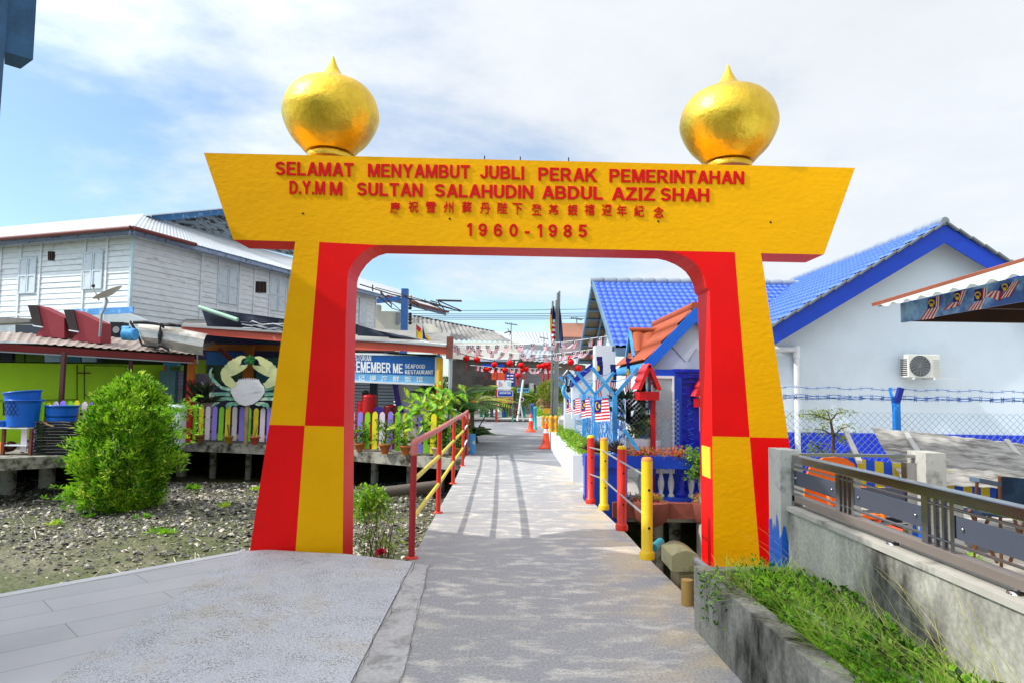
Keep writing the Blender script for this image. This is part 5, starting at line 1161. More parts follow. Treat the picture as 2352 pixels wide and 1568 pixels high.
mb = MB(); mb.bar((3.24, ev.y+.03, ez_+.03), (6.5, ev.y+.03, ez_+1.05), .1, .03); mb.build('edge_flashing', M('rust_flashing', 'A0573F', .6, var=.2, vs=5, bump=.1), kk)
mb = MB(); mb.box(6.0, 6.1, 4.0, 4.1, .1, 2.4); mb.build('support', mSTEEL, kk)
# ============================================================ LEFT SIDE
u_r = V((.33, .944, 0)).normalized(); n_r = V((u_r.y, -u_r.x, 0)); u_l = V((-u_r.y, u_r.x, 0)); n_l = V((-u_r.x, -u_r.y, 0))
C0 = P(302, 620, 22.0); C0.z = 0
wh = thing('wooden_house', C0, 'big old white timber house with clapboard walls and a tin roof behind the restaurant', 'house')
def FR(x, y, o=0): return ONP(x, y, C0+n_r*o, n_r)
def FL(x, y, o=0): return ONP(x, y, C0+n_l*o, n_l)
zeR = FR(308, 528).z; LR = (FR(864, 660)-C0).dot(u_r); LL = 17.0
def siding(mb, o, u, n, L, z0, z1, p=.19, breaks=()):
    k = int((z1-z0)/p)
    bs_ = [0]+list(breaks)+[L]
    for b in range(len(bs_)-1):
        for i in range(k+1):
            a = z0+i*p; t = min(z1, a+p)
            if t-a < .01: continue
            j = random.uniform(-.006, .006); q0 = o+u*bs_[b]; q1 = o+u*bs_[b+1]
            mb.quad(q0+n*(.024+j)+V((0, 0, a)), q1+n*(.024+j)+V((0, 0, a)), q1+n*.004+V((0, 0, t)), q0+n*.004+V((0, 0, t)))
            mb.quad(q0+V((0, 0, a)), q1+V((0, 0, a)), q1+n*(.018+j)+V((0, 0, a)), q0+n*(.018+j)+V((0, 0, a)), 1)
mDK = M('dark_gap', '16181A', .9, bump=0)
def bR(x, y=800): return (FR(*Z1(x, y))-C0).dot(u_r)
def bL(x, y=800): return (FL(*Z1(x, y))-C0).dot(u_l)
zlo = .3
bkR = [bR(v) for v in (1635, 1775, 1950, 2070, 2200, 2350)]
zeL = FL(300, 525).z; ze_ = max(zeR, zeL)
mb = MB(); siding(mb, C0, u_r, n_r, LR, zlo, ze_, breaks=bkR); mb.quad(C0, C0+u_r*LR, C0+u_r*LR+V((0, 0, ze_)), C0+V((0, 0, ze_)), 1)
bkL = [bL(v) for v in (865, 685, 325, 160, 0)]
siding(mb, C0, u_l, n_l, LL, zlo, ze_, breaks=bkL); mb.quad(C0, C0+u_l*LL, C0+u_l*LL+V((0, 0, ze_)), C0+V((0, 0, ze_)), 1)
mb.quad(C0+u_r*LR, C0+u_r*LR+u_l*LL, C0+u_r*LR+u_l*LL+V((0, 0, ze_)), C0+u_r*LR+V((0, 0, ze_)), 0)
mb.build('wall', [mWOODW, mDK], wh)
for s_ in bkR+[LR-.04]: mb = MB(); p = C0+u_r*s_+n_r*.03; mb.bar(p+V((0, 0, zlo)), p+V((0, 0, ze_)), .08, .05, 0, n_r); mb.build('batten', mWOODW, wh)
for s_ in bkL: mb = MB(); p = C0+u_l*s_+n_l*.03; mb.bar(p+V((0, 0, zlo)), p+V((0, 0, ze_)), .08, .05, 0, n_l); mb.build('batten', mWOODW, wh)
mb = MB(); p = C0+(n_r+n_l)*.03; mb.bar(p+V((0, 0, 2.6)), p+V((0, 0, ze_)), .09, .09, 0, n_r); mb.build('corner_post', M('corner_paint', 'C2D6DE', .6, var=.2, vs=4, stain='6FB0A0', st=(3, .55, .7)), wh)
def shutter(side, x0, x1, y0, y1):
    F, u, n = (FR, u_r, n_r) if side == 'r' else (FL, u_l, n_l)
    a, b = F(*Z1((x0+x1)/2, y0)), F(*Z1((x0+x1)/2, y1)); s0, s1 = sorted([(F(*Z1(x0, y0))-C0).dot(u), (F(*Z1(x1, y0))-C0).dot(u)])
    w = bpy.data.objects; mb = MB(); zt, zb = a.z, b.z
    q = lambda s, z, o: C0+u*s+n*o+V((0, 0, z))
    def bx(sa, sb, za, zb_, o0, o1, mi=0): mb.hexa([q(sa, za, o0), q(sb, za, o0), q(sb, za, o1), q(sa, za, o1), q(sa, zb_, o0), q(sb, zb_, o0), q(sb, zb_, o1), q(sa, zb_, o1)], mi)
    bx(s0, s1, zb, zt, .03, .045)
    m_ = (s0+s1)/2; zm = (zt+zb)/2; e = .055
    for sa, sb in ((s0, m_-.012), (m_+.012, s1)):
        for (p0, p1) in ((sa, sa+e), (sb-e, sb)): bx(p0, p1, zb, zt, .045, .07)
        for (w0, w1) in ((zb, zb+e), (zm-e/2, zm+e/2), (zt-e, zt)): bx(sa+e, sb-e, w0, w1, .045, .068)
    bx(m_-.01, m_+.01, zb, zt, .045, .05, 1)
    mb.build('shutter', [M('shutter_white', 'C6D0D8', .7, var=.08, vs=4, bump=.1, stain='9AA2A6', st=(3, .55, .75)), M('shutter_gap', '7E8890', .9)], wh)
for a in (('r', 1782, 1945, 625, 915), ('r', 2205, 2335, 712, 975), ('l', 172, 312, 540, 830), ('l', 690, 855, 492, 795)): shutter(*a)
a_, b_ = FR(*Z3(1120, 455)), FR(*Z3(1190, 745)); s0, s1 = (a_-C0).dot(u_r), (b_-C0).dot(u_r)
mb = MB(); mb.bar(C0+u_r*(s0+s1)/2+n_r*.05+V((0, 0, b_.z)), C0+u_r*(s0+s1)/2+n_r*.05+V((0, 0, a_.z)), s1-s0, .04, 0, n_r); mb.build('shutter', MATS['shutter_white'], wh)
for side, x0, x1, y0, y1 in (('r', 2085, 2176, 730, 826), ('l', 390, 442, 485, 562)):
    F, u, n = (FR, u_r, n_r) if side == 'r' else (FL, u_l, n_l)
    a, b, c, d = [F(*Z1(*q), .045) for q in ((x0, y0), (x1, y0+4), (x1, y1), (x0, y1-4))]
    mb = MB(); mb.prism([a, b, c, d], n*-.05, 0); 
    for k in range(2): mb.bar(a.lerp(b, (k+1)/3)+n*.01, d.lerp(c, (k+1)/3)+n*.01, .02, .02, 1)
    mb.build('vent_opening', [M('vent_dark', '1A0F0C', .8), mRUST], wh)
# roof: hipped tin sheets with eave overhang
ov = .55; K0 = C0+(n_r+n_l)*ov; E1 = V((K0.x, K0.y, FR(300, 521, ov).z)); zt_e = E1.z
Eend = C0+u_r*(LR+8.0)+n_r*ov; Eend.z = zt_e; Wend = C0+u_l*LL+n_l*ov; Wend.z = zt_e
inn = -3.2
hipz = ONP(400, 513, C0+n_r*inn, n_r).z
hip = C0+(n_r+n_l)*inn; hip.z = hipz; hR = C0+u_r*(LR+8.0)+n_r*inn; hR.z = hipz; hL = C0+u_l*LL+n_l*inn; hL.z = hipz
mTIN = M('bright_tin', 'C9CED2', .35, metal=.35, var=.08, vs=1.5, bump=.05, stain='A8A8A6', st=(.9, .55, .7))
hc = lambda u, v: .018*math.sin(u*2*math.pi/.16)
mb = MB(); mb.sheet(E1, Eend, hR, hip, 520, 1, hc); mb.sheet(Wend, E1, hip, hL, 520, 1, hc)
mb.build('roof', mTIN, wh)
mb = MB()
mb.bar(E1+V((0, 0, -.13))-n_r*.1, Eend+V((0, 0, -.13))-n_r*.1, .03, .2); mb.bar(E1+V((0, 0, -.13))-n_l*.1, Wend+V((0, 0, -.13))-n_l*.1, .03, .2)
mb.build('eave_board', M('faded_blue_board', '93A2C4', .7, var=.2, vs=5, bump=.3, stain='4A5468', st=(5, .52, .66)), wh)
mb = MB(); mb.quad(C0+V((0, 0, ze_-.0)), C0+u_r*(LR+8.0)+V((0, 0, ze_)), Eend+V((0, 0, -.2)), E1+V((0, 0, -.2)))
mb.quad(C0+V((0, 0, ze_)), C0+u_l*LL+V((0, 0, ze_)), Wend+V((0, 0, -.2)), E1+V((0, 0, -.2))); mb.build('soffit', M('soffit_grey', '8C9498', .8), wh)
mg = M('brown_gutter', '6A2E28', .5, var=.2, vs=5, bump=.1)
mb = MB(); mb.tube([Wend+n_l*.05-V((0, 0, .03)), E1+(n_l)*.05-V((0, 0, .03))], .07, 8); mb.build('gutter', mg, wh); mb = MB(); mb.tube([E1+n_r*.05-V((0, 0, .03)), E1+u_r*2.6+n_r*.05-V((0, 0, .03))], .07, 8); mb.build('gutter', mg, wh); mb = MB(); mb.tube([C0+u_r*(LR+.2)+n_r*(ov+.05)+V((0, 0, zt_e-.03)), Eend+n_r*.05], .08, 8); mb.build('gutter', mg, wh)
# rear gable above the tin roof
pg0 = C0+n_r*-3.3; gy = [ONP(x, y, pg0, n_r) for x, y in ((335, 503), (512, 484), (600, 474), (690, 590), (560, 560), (335, 515))]
mb = MB(); mb.prism(gy, -n_r*.2, 0); mb.build('rear_gable', M('flaking_boards', '7F8C95', .85, var=.25, vs=4, stretch=(1, 1, 4), bump=.4, bs=14, stain='2E3438', st=(2.2, .5, .56)), wh)
mb = MB(); a, b = ONP(350, 502, pg0+n_r*.3, n_r), ONP(560, 481, pg0+n_r*.3, n_r); mb.bar(a, b, .05, .28, 0, V((0, 0, 1))); mb.build('rear_bargeboard', M('peeling_blue', '4A88C2', .7, var=.2, vs=4, stain='A8C4D6', st=(4, .55, .66)), wh)
mb = MB(); a, b = ONP(330, 496, pg0+n_r*.5, n_r), ONP(570, 474, pg0+n_r*.5, n_r); mb.bar(a, b, .9, .04); mb.build('rear_roof', mTIN, wh)
mb = MB(); a, b = FL(*Z1(0, 1000), .35), FL(*Z1(1085, 945), .35); b2 = FL(*Z1(560, 985), .35)
mb.bar(b2, FL(*Z1(1090, 965), .35), .03, .2); mb.bar(FL(*Z1(-200, 1015), .35), b2, .03, .05, 1); mb.build('skirt_board', [MATS['peeling_blue'], mWOODW], wh)
# blue post and wire frame of the canopy end
mb = MB(); p = P(930, 690, 31.0); mb.bar((p.x, 31, 0), (p.x, 31, P(930, 664, 31).z), .3, .3); mb.bar(P(866, 692, 31), P(920, 686, 31), .2, .2); mb.build('canopy_post', M('steel_blue_post', '2B5C9A', .5, var=.1), wh)
cfm = thing('awning_frame', P(1000, 700, 28), 'rusty bare awning frame sticking out from the timber house roof end', 'awning frame')
def wire(pts, r, Y=28.5): return [P(x, y, Y) for x, y in pts]
mb = MB()
for pts, r in (([Z3(1130, 310), Z3(1480, 420), Z3(1750, 480), Z3(2230, 605)], .03), ([Z3(1300, 345), Z3(1700, 450), Z3(2140, 575)], .02), ([Z3(1980, 485), Z3(2240, 492)], .05), ([Z3(1960, 480), Z3(2240, 600)], .03), ([Z3(1270, 315), Z3(1270, 385)], .03), ([Z3(1340, 445), Z3(1475, 565), Z3(1475, 530), Z3(1350, 380)], .03), ([Z3(1475, 570), Z3(1585, 605), Z3(1350, 400)], .02), ([Z3(1600, 420), Z3(1760, 550), Z3(1765, 515), Z3(1640, 450)], .03), ([Z3(1760, 550), Z3(1865, 600), Z3(1740, 500)], .02), ([Z3(1690, 430), Z3(1690, 475)], .02), ([Z3(1840, 470), Z3(1840, 515)], .02), ([Z3(1800, 480), Z3(1960, 550), Z3(1970, 510), Z3(1900, 490)], .03), ([Z3(1960, 545), Z3(2060, 600), Z3(1980, 500)], .035)):
    mb.tube(wire(pts, r), r*.9, 5)
mb.build('rods', M('dark_iron', '3A302C', .7, var=.2), cfm)

# --- green kitchen wing on the left, awning roof
kw = thing('green_kitchen', P(200, 900, 18), 'bright green walled kitchen shed under a brown corrugated awning', 'shed')
mGW = M('lime_green_wall', 'A6D818', .6, var=.1, vs=1.3, bump=.08, stain='8EBE14', st=(.7, .5, .8))
YW = 18.0
pA_, pB_ = P(-140, 850, 16.6), P(446, 850, 20.9); nW_ = (pB_-pA_).cross(V((0, 0, 1)))
YWf = lambda x: ONP(x, 850, pA_, nW_).y
mb = MB(); a, b = P(-140, 850, YWf), P(446, 850, YWf); at_, bt_ = P(-140, 831, YWf), P(446, 838, YWf); a2, b2 = P(-140, 785, YWf), P(446, 795, YWf)
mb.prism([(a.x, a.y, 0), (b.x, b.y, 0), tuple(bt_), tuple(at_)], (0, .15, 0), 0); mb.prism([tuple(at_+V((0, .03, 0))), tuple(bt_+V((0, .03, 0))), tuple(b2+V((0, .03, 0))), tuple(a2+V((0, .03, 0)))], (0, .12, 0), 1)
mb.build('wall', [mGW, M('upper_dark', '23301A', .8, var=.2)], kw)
mgl = [M('window_pale', '9CC4DC', .3, var=.1), M('window_dark', '1B2A38', .3, var=.2), M('window_teal', '2E6E86', .3, var=.15), M('window_green', '44640A', .4)]
for (x0, x1, k) in ((0, 105, 1), (120, 200, 3), (205, 360, 3), (358, 493, 0), (525, 662, 2), (662, 790, 0), (790, 840, 1)):
    mb = MB(); slab(mb, [Z1(x0+6, 1288), Z1(x1-6, 1288), Z1(x1-6, 1385), Z1(x0+6, 1385)], lambda x: YWf(x)-.03, .06); mb.build('window', mgl[k], kw)
mb = MB()
for (x0, y0, x1, y1) in ((630, 1410, 630, 1690), (690, 1410, 690, 1690), (690, 1412, 1035, 1420), (1035, 1420, 1035, 1700), (690, 1650, 1035, 1660), (0, 1700, 640, 1690), (0, 1372, 1035, 1400)):
    mb.bar(P(*Z1(x0, y0), lambda x: YWf(x)-.02), P(*Z1(x1, y1), lambda x: YWf(x)-.02), .02, .02)
mb.build('door_frame_lines', M('dark_green_line', '3C5A0A', .7), kw)
mb = MB()
for (x, y) in ((660, 1475), (715, 1475)): mb.bar(P(*Z1(x-25, y), lambda x: YWf(x)-.04), P(*Z1(x+25, y), lambda x: YWf(x)-.04), .03, .03)
mb.build('door_bolt', mRUST, kw)
Ya = lambda x: 15.85+max(0, x-60)/375*3.9
mAW = M('faded_brown_sheet', '93867E', .7, var=.2, vs=3, bump=.1, stain='C8C4BC', st=(1.6, .6, .7))
mb = MB(); f0_, f1_ = P(-140, 774, 15.7), P(*Z1(1580, 1322), 19.4); b0_, b1_ = P(-140, 752, 17.9), P(*Z1(1560, 1312), 18.4)
b0_.z = P(0, 762, 18).z+.05; b1_ = V((f1_.x-.1, 21.2, f1_.z+.45))
mb.sheet(f0_, f1_, b1_, b0_, 300, 1, lambda u, v: .02*max(-.2, math.sin(u*2*math.pi/.2))); mb.build('awning_roof', mAW, kw)
mb = MB(); mb.bar(f0_+V((0, .05, -.14)), f1_+V((0, .05, -.14)), .04, .17); mb.bar(f0_+V((0, .0, -.25)), f1_+V((0, .0, -.25)), .05, .03, 1); mb.build('fascia', [M('oxblood_fascia', '6E1414', .5, var=.15), mGREY], kw)
for x, m_, w in ((142, M('brown_post', '4A2420', .6, var=.15), .09), (297, MATS['brown_post'], .08)):
    mb = MB(); q = P(x, 900, Ya(x)+.1); mb.box(q.x-w/2, q.x+w/2, q.y-w/2, q.y+w/2, 0, P(x, 808, q.y).z); mb.build('post', m_, kw)
q = P(433, 900, 19.9); mb = MB(); zc_ = P(433, 872, 19.9).z; mb.box(q.x-.05, q.x+.13, 19.85, 20.0, zc_, P(433, 824, 19.9).z, 0); mb.box(q.x-.05, q.x+.13, 19.85, 20.0, 0, zc_, 1); mb.box(q.x-.17, q.x-.055, 19.9, 20.0, 0, P(433, 826, 19.9).z, 2)
mb.build('post', [M('orange_post', 'C86A0A', .5, var=.15), M('crimson_post', 'B00E14', .5, var=.1), mDK], kw)
# doors and boards at the end of the wing
YD = 20.3
bd = thing('blue_door', P(385, 1000, YD), 'light blue panel door with an orange square beside the kitchen', 'door')
mb = MB(); a, b = P(353, 832, YD), P(415, 832, YD); mb.box(a.x, b.x, YD-.02, YD+.0, 0, a.z, 0); leaf_o = mb.build('leaf', mLBLUE, bd)
for x0, x1, y0, y1, m_ in ((362, 380, 840, 880, M('orange_panel', 'C8600C', .5)), (390, 412, 840, 856, M('green_panel', '4E7A1A', .5))):
    mb = MB(); a, b = P(x0, y0, YD-.03), P(x1, y1, YD-.03); mb.box(a.x, b.x, YD-.035, YD-.021, b.z, a.z); mb.build('panel', m_, leaf_o)
for nm, x0, x1, y0, Y_, c_, lb in (('board', 367, 403, 850, 19.9, '4C7078', 'tall teal board leaning by the blue door'), ('locker', 407, 428, 850, 20.1, '8C8690', 'narrow grey locker left of the red and orange post'), ('cupboard', 438, 484, 856, 21.0, 'B79AA2', 'pinkish cupboard with louvred lilac top behind the dark plant')):
    mb = MB(); a, b = P(x0, y0, Y_), P(x1, y0, Y_); mb.box(a.x, b.x, Y_, Y_+.25, 0, a.z, 0)
    if nm != 'board':
        for k in range(4): z_ = a.z-.05-k*.1; mb.box(a.x+.01, b.x-.01, Y_-.03, Y_-.0, z_-.07, z_, 1)
    mb.build(nm, [M(nm+'_paint', c_, .6, var=.12), M('lilac_louvre', '9A92B4', .6)], None, lb, nm)
# red ventilation hoods
for i, (dx, dy, lb) in enumerate(((0, 0, 'left red sheet metal ventilation hood on the kitchen awning'), (293, 38, 'right red sheet metal ventilation hood on the kitchen awning'))):
    Yh = 18.3; hd = thing('vent_hood', P(*Z1(400+dx, 1180+dy), Yh), lb, 'vent hood', 'red vent hoods')
    pts = [(312, 927), (525, 1030), (525, 1195), (288, 1175), (350, 1098)]
    mb = MB(); slab(mb, [Z1(x+dx, y+dy) for x, y in pts], Yh, .5); ho_ = mb.build('hood', M('hood_red', '8E2A34', .55, var=.15, vs=2, bump=.05, stain='3A1A1C', st=(2.2, .58, .75)), hd)
    mb = MB(); slab(mb, [Z1(x+dx, y+dy) for x, y in [(228, 925), (310, 927), (348, 1100), (276, 1086)]], Yh-.01, .48, 0)
    for k in range(6):
        t = (k+.5)/6; p = P(*Z1(228+82*t+dx, 926+dy), Yh-.02); q = P(*Z1(276+72*t+dx, 1088+10*t+dy), Yh-.02); mb.bar(p, q, .04, .03, 1)
    mb.bar(P(*Z1(272+dx, 1092+dy), Yh-.03), P(*Z1(350+dx, 1104+dy), Yh-.03), .05, .03, 2)
    mb.build('louvre', [mBLACK, M('soot_slats', '3A3030', .7), mWHITE], ho_)
# satellite dish
sd = thing('satellite_dish', P(*Z1(830, 1000), 17.6), 'rust streaked satellite dish on a bent pole before the timber house', 'satellite dish')
cdi = P(*Z1(885, 835), 17.5); mb = MB(); vs_ = []; n = 24
ax1 = (P(*Z1(960, 790), 17.3)-P(*Z1(805, 885), 17.6)); L1 = ax1.length/2; ax1.normalize(); nrm_ = V((-.35, -.25, .9)).normalized(); nrm_ = (nrm_-ax1*nrm_.dot(ax1)).normalized(); ax2 = nrm_.cross(ax1)
for r_ in (0.001, .35, .7, 1.0):
    for k in range(n): t = 2*math.pi*k/n; vs_.append(cdi+ax1*L1*r_*math.cos(t)+ax2*L1*.95*r_*math.sin(t)+nrm_*(.10*r_*r_-.05))
mb.add(vs_, [(j*n+k, j*n+(k+1) % n, (j+1)*n+(k+1) % n, (j+1)*n+k) for j in range(3) for k in range(n)], 0, True)
mb.build('reflector', M('dish_paint', 'D6D2C8', .5, var=.08, stain='A5632A', st=(2.5, .55, .7)), sd)
mb = MB(); mb.tube([P(*Z1(808, 885), 17.5), P(*Z1(762, 775), 17.3)], .02, 6); mb.ball(P(*Z1(762, 768), 17.3), .045, 6, 1); mb.build('feed_arm', [mPIPE, mBLACK], sd)
mb = MB(); mb.tube([P(*Z1(865, 870), 17.6), P(*Z1(878, 890), 17.6), P(*Z1(850, 960), 17.6), P(*Z1(828, 1005), 17.6), P(*Z1(815, 1180), 17.7)], .03, 8); mb.build('mast', mPIPE, sd)
mb = MB(); a, b = P(*Z1(900, 1062), 19.9), P(*Z1(1000, 1190), 19.9); mb.box(a.x, b.x, 19.9, 20.2, b.z, a.z); mb.tube([V(((a.x+b.x)/2, 19.88, (a.z+b.z)/2)), V(((a.x+b.x)/2, 19.9, (a.z+b.z)/2))], .1, 12, 1); mb.build('speaker_box', [mBLACK, mGREY], None, 'black box below the satellite dish', 'box')
mb = MB(); mb.tube([P(*Z1(1010, 1160), 17.9), P(*Z1(1110, 1165), 17.9)], .16, 12); mb.tube([P(*Z1(1000, 1115), 17.9), P(*Z1(1060, 1118), 17.9)], .07, 8); mb.build('water_pump', mLBLUE, None, 'blue pump behind the stainless duct', 'pump')
# lower white wall strip and dark gap behind the vents
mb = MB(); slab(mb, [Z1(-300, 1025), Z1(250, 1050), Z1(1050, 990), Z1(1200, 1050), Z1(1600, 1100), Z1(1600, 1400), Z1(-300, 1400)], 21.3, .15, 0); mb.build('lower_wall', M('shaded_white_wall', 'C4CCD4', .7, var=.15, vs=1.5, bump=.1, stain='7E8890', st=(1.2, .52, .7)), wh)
mb = MB(); slab(mb, [Z1(-300, 1010), Z1(250, 1035), Z1(240, 1065), Z1(-300, 1080)], 18.9, .5, 0); slab(mb, [Z1(125, 1085), Z1(600, 1085), Z1(640, 1170), Z1(125, 1170)], 18.8, .3, 1); mb.build('grey_lean_to', [mSHEET, M('slate_sheet', '333C48', .6)], None, 'grey sloping lean-to sheet behind the red hoods', 'lean-to')
# stainless duct over the awning
sdk = thing('exhaust_duct', P(*Z1(1400, 1300), 16.8), 'sooty stainless exhaust duct with black bands on the awning end', 'duct')
mSS = M('sooty_stainless', 'BDB7AE', .35, metal=.5, var=.12, vs=1.5, bump=.05, stain='7A6E66', st=(1.8, .52, .68), stretch=(.5, 1, 1))
mb = MB(); TOP = [Z1(1140, 1085), Z1(1300, 1090), Z1(1688, 1162)]; 
def ductring(xt, yt, xb, yb, Y=18.9):
    a = P(*Z1(xt, yt), Y); b = P(*Z1(xb, yb), Y); return [a+V((0, .15, .02)), a, a.lerp(b, .25)+V((0, -.08, 0)), a.lerp(b, .6)+V((0, -.1, 0)), b, b+V((0, .2, 0))]
rings = [ductring(1130, 1082, 1190, 1250), ductring(1210, 1086, 1235, 1262), ductring(1320, 1095, 1345, 1270), ductring(1500, 1128, 1480, 1300), ductring(1686, 1163, 1658, 1332)]
for i in range(4):
    for j in range(5): mb.add([rings[i][j], rings[i+1][j], rings[i+1][j+1], rings[i][j+1]], [(0, 1, 2, 3)], 0, True)
mb.build('casing', mSS, sdk)
mb = MB()
for (x0, y0, x1, y1) in ((1065, 1055, 1160, 1240), (1090, 1060, 1300, 1075), (1300, 1075, 1340, 1100), (1310, 1100, 1300, 1240), (1300, 1240, 1380, 1280), (1300, 1075, 1480, 1090), (1160, 1240, 1300, 1262)):
    for k in range(3): mb.tube([P(*Z1(x0, y0+k*6), 18.8), P(*Z1((x0+x1)/2+random.uniform(-8, 8), (y0+y1)/2+random.uniform(-8, 8)), 18.76), P(*Z1(x1, y1+k*6), 18.8)], [.025, .04, .02], 6)
mb.build('black_binding', M('tar_black', '17161A', .5, var=.3, bump=.4, bs=10), sdk)

# --- restaurant front
def Yf_(x): return 20.0-(x-430)*.0042
rf = thing('restaurant', P(730, 1000, 20), 'open waterside restaurant with red fascia and black tarpaulin roof behind the gate leg', 'restaurant')
mb = MB(); fp = [(P(x, y, Yf_(x))) for x, y in (Z1(1480, 1100), Z1(2300, 1150), (820, 783), Z3(1600, 955), Z3(2080, 990))]; fh = [.5]*5
lo = [P(x, y, Yf_(x)) for x, y in (Z1(1480, 1150), Z1(2300, 1218), (820, 803), Z3(1600, 1030), Z3(2080, 1068))]
for i in range(4): mb.prism([fp[i], fp[i+1], lo[i+1], lo[i]], (0, .05, 0))
mb.build('fascia', M('vermilion_fascia', 'BE4A32', .5, var=.15, vs=2, bump=.05, stain='D89A92', st=(1.4, .66, .7)), rf)
mb = MB()
for i in range(4): mb.bar(fp[i]+V((0, -.04, .03)), fp[i+1]+V((0, -.04, .03)), .12, .04)
mb.build('gutter', mGREY, rf)
mb = MB(); bk0, bk1 = P(425, 770, 24.5), P(1035, 800, 22.0); mb.quad(fp[0], fp[4], bk1+V((0, 0, .5)), bk0+V((0, 0, .6))); mb.build('roof', mSHEET, rf)
mTARP = M('navy_tarpaulin', '141C30', .45, var=.25, vs=3, bump=.6, bs=4, dist=.05)
def wavy(pts, Y, name, parent, m_, amp=.05):
    mb = MB(); q = [P(x, y, Y(x) if callable(Y) else Y) for x, y in pts]
    mb.sheet(q[0], q[1], q[2], q[3], 24, 14, lambda u, v: amp*mnoise.noise(V((u*1.5, v*2.5, 1)))*3); mb.build(name, m_, parent)
wavy([Z1(1640, 945), Z1(2420, 1050), Z1(2420, 1160), Z1(1700, 1115)], 20.6, 'tarpaulin', rf, mTARP)
wavy([(640, 735), Z3(1110, 745), Z3(1110, 905), (640, 768)], 20.0, 'tarpaulin', rf, mTARP)
wavy([Z3(1105, 748), Z3(1320, 812), Z3(1600, 935), Z3(1105, 912)], 19.6, 'tarpaulin', rf, mTARP)
wavy([Z3(1300, 808), Z3(1960, 940), Z3(2020, 985), Z3(1550, 945)], 19.2, 'tarpaulin', rf, mTARP)
mb = MB(); mb.tube([P(*Z1(1625, 940), 20.3), P(*Z1(1940, 1045), 19.9)], .06, 8); mb.build('tarpaulin_pole', M('mint_pole', '8FB4A0', .5), rf)
mb = MB()
for k in range(26):
    x = random.uniform(1950, 2300); y = 1085+(x-1950)*.12+random.uniform(-25, 30); a = P(*Z1(x, y), 19.9); mb.tube([a, a+V((random.uniform(.1, .4), -.05, random.uniform(-.08, .1))), a+V((random.uniform(.5, .9), 0, random.uniform(-.15, .05)))], .02, 4, k % 2)
mb.build('crumpled_sheet', [M('grey_plastic', 'A8ACB0', .4), mTARP], rf)
mb = MB(); mb.tube([P(*Z3(1105, 905), 18.9), P(*Z3(1300, 915), 18.9), P(*Z3(1500, 945), 18.6), P(*Z3(1780, 935), 18.5), P(*Z3(2060, 975), 18.3)], .025, 6); mb.tube([P(*Z3(1790, 930), 18.5), P(*Z3(1900, 950), 18.4), P(*Z3(2080, 965), 18.2)], .03, 6); mb.build('loose_edge', M('pale_edge', 'BCC0BE', .6), rf)
# interior back wall with murky colours
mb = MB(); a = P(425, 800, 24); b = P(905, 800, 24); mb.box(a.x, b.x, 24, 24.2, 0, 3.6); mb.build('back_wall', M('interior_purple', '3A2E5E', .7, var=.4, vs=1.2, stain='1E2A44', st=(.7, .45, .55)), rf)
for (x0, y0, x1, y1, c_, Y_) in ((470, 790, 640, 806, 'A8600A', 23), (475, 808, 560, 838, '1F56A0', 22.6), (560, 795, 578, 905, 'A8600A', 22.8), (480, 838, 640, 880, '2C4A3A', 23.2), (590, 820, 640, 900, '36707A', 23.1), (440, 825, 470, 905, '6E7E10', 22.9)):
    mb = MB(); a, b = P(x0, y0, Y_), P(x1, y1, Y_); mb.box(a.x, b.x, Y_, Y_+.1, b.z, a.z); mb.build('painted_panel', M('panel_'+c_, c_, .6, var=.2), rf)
mb = MB(); mb.bar(P(505, 800, 22.4), P(545, 838, 22.4), .12, .12); mb.build('brace', M('brace_red', '7A2416', .6), rf)
# right part: shutters, pier, purple arch
mb = MB(); a, b = P(800, 880, 20.6), P(915, 880, 20.6); n = 34
for k in range(n):
    z0 = k*.095; mb.box(a.x, b.x, 20.6-.02*(k % 2)-.0, 20.7, z0+.0, z0+.07)
mb.build('roller_shutter', M('shutter_grey', 'A9B0B4', .5, var=.1), rf)
mb = MB(); a, b = P(*Z4(735, 5), 19.2), P(*Z4(1215, 395), 19.2); mb.box(a.x, b.x, 19.2, 19.5, 0, a.z+.3); mb.build('white_pier', mWHITE, rf)
mb = MB(); slab(mb, [Z4(660, -80), Z4(745, -80), Z4(745, 60), Z4(770, 200), Z4(830, 390), Z4(745, 390), Z4(715, 250), Z4(690, 60)], 19.0, .2); mb.build('purple_arch', M('purple_paint', '4A2C8E', .5, var=.1), rf)
mb = MB(); a = P(*Z4(405, 0), 19.6); mb.box(a.x-.09, a.x+.12, 19.6, 19.8, 0, a.z+.4); mb.build('dark_post', M('ink_post', '182034', .5), rf)
q = P(*Z4(1335, 60), 17.9); mb = MB(); zy = P(*Z3(2000, 1440), 17.9).z; ztp = P(*Z3(2000, 1105), 17.9).z
mb.tube([(q.x, 17.9, zy), (q.x, 17.9, ztp)], .085, 16, 0); mb.tube([(q.x, 17.9, 0), (q.x, 17.9, zy)], .084, 16, 1); mb.tube([(q.x-.03, 17.9, ztp), (q.x-.03, 17.9, ztp+.15)], .04, 8, 2); mb.build('post', [M('post_yellow', 'D9A210', .5, var=.1), M('post_red', 'B8200E', .5, var=.1), mLBLUE], rf)
mb = MB(); q = P(*Z3(2118, 1200), 17.5); mb.tube([(q.x, 17.5, 0), (q.x, 17.5, P(*Z3(2118, 1100), 17.5).z)], .05, 12); mb.bar(P(*Z3(2105, 1115), 17.5), P(*Z3(2115, 880), 17.5), .16, .16, 1); mb.build('bracket_post', [mPIPE, M('brown_bracket', '7A4238', .7, var=.2)], rf)
mb = MB(); mb.bar(P(800, 806, 18.6), P(1010, 818, 18.2), .5, .04); mb.bar(P(*Z3(1110, 1035), 18.7), P(*Z3(1400, 1050), 18.6), .06, .06, 1); mb.build('ceiling_beam', [mDK, mWHITE], rf)
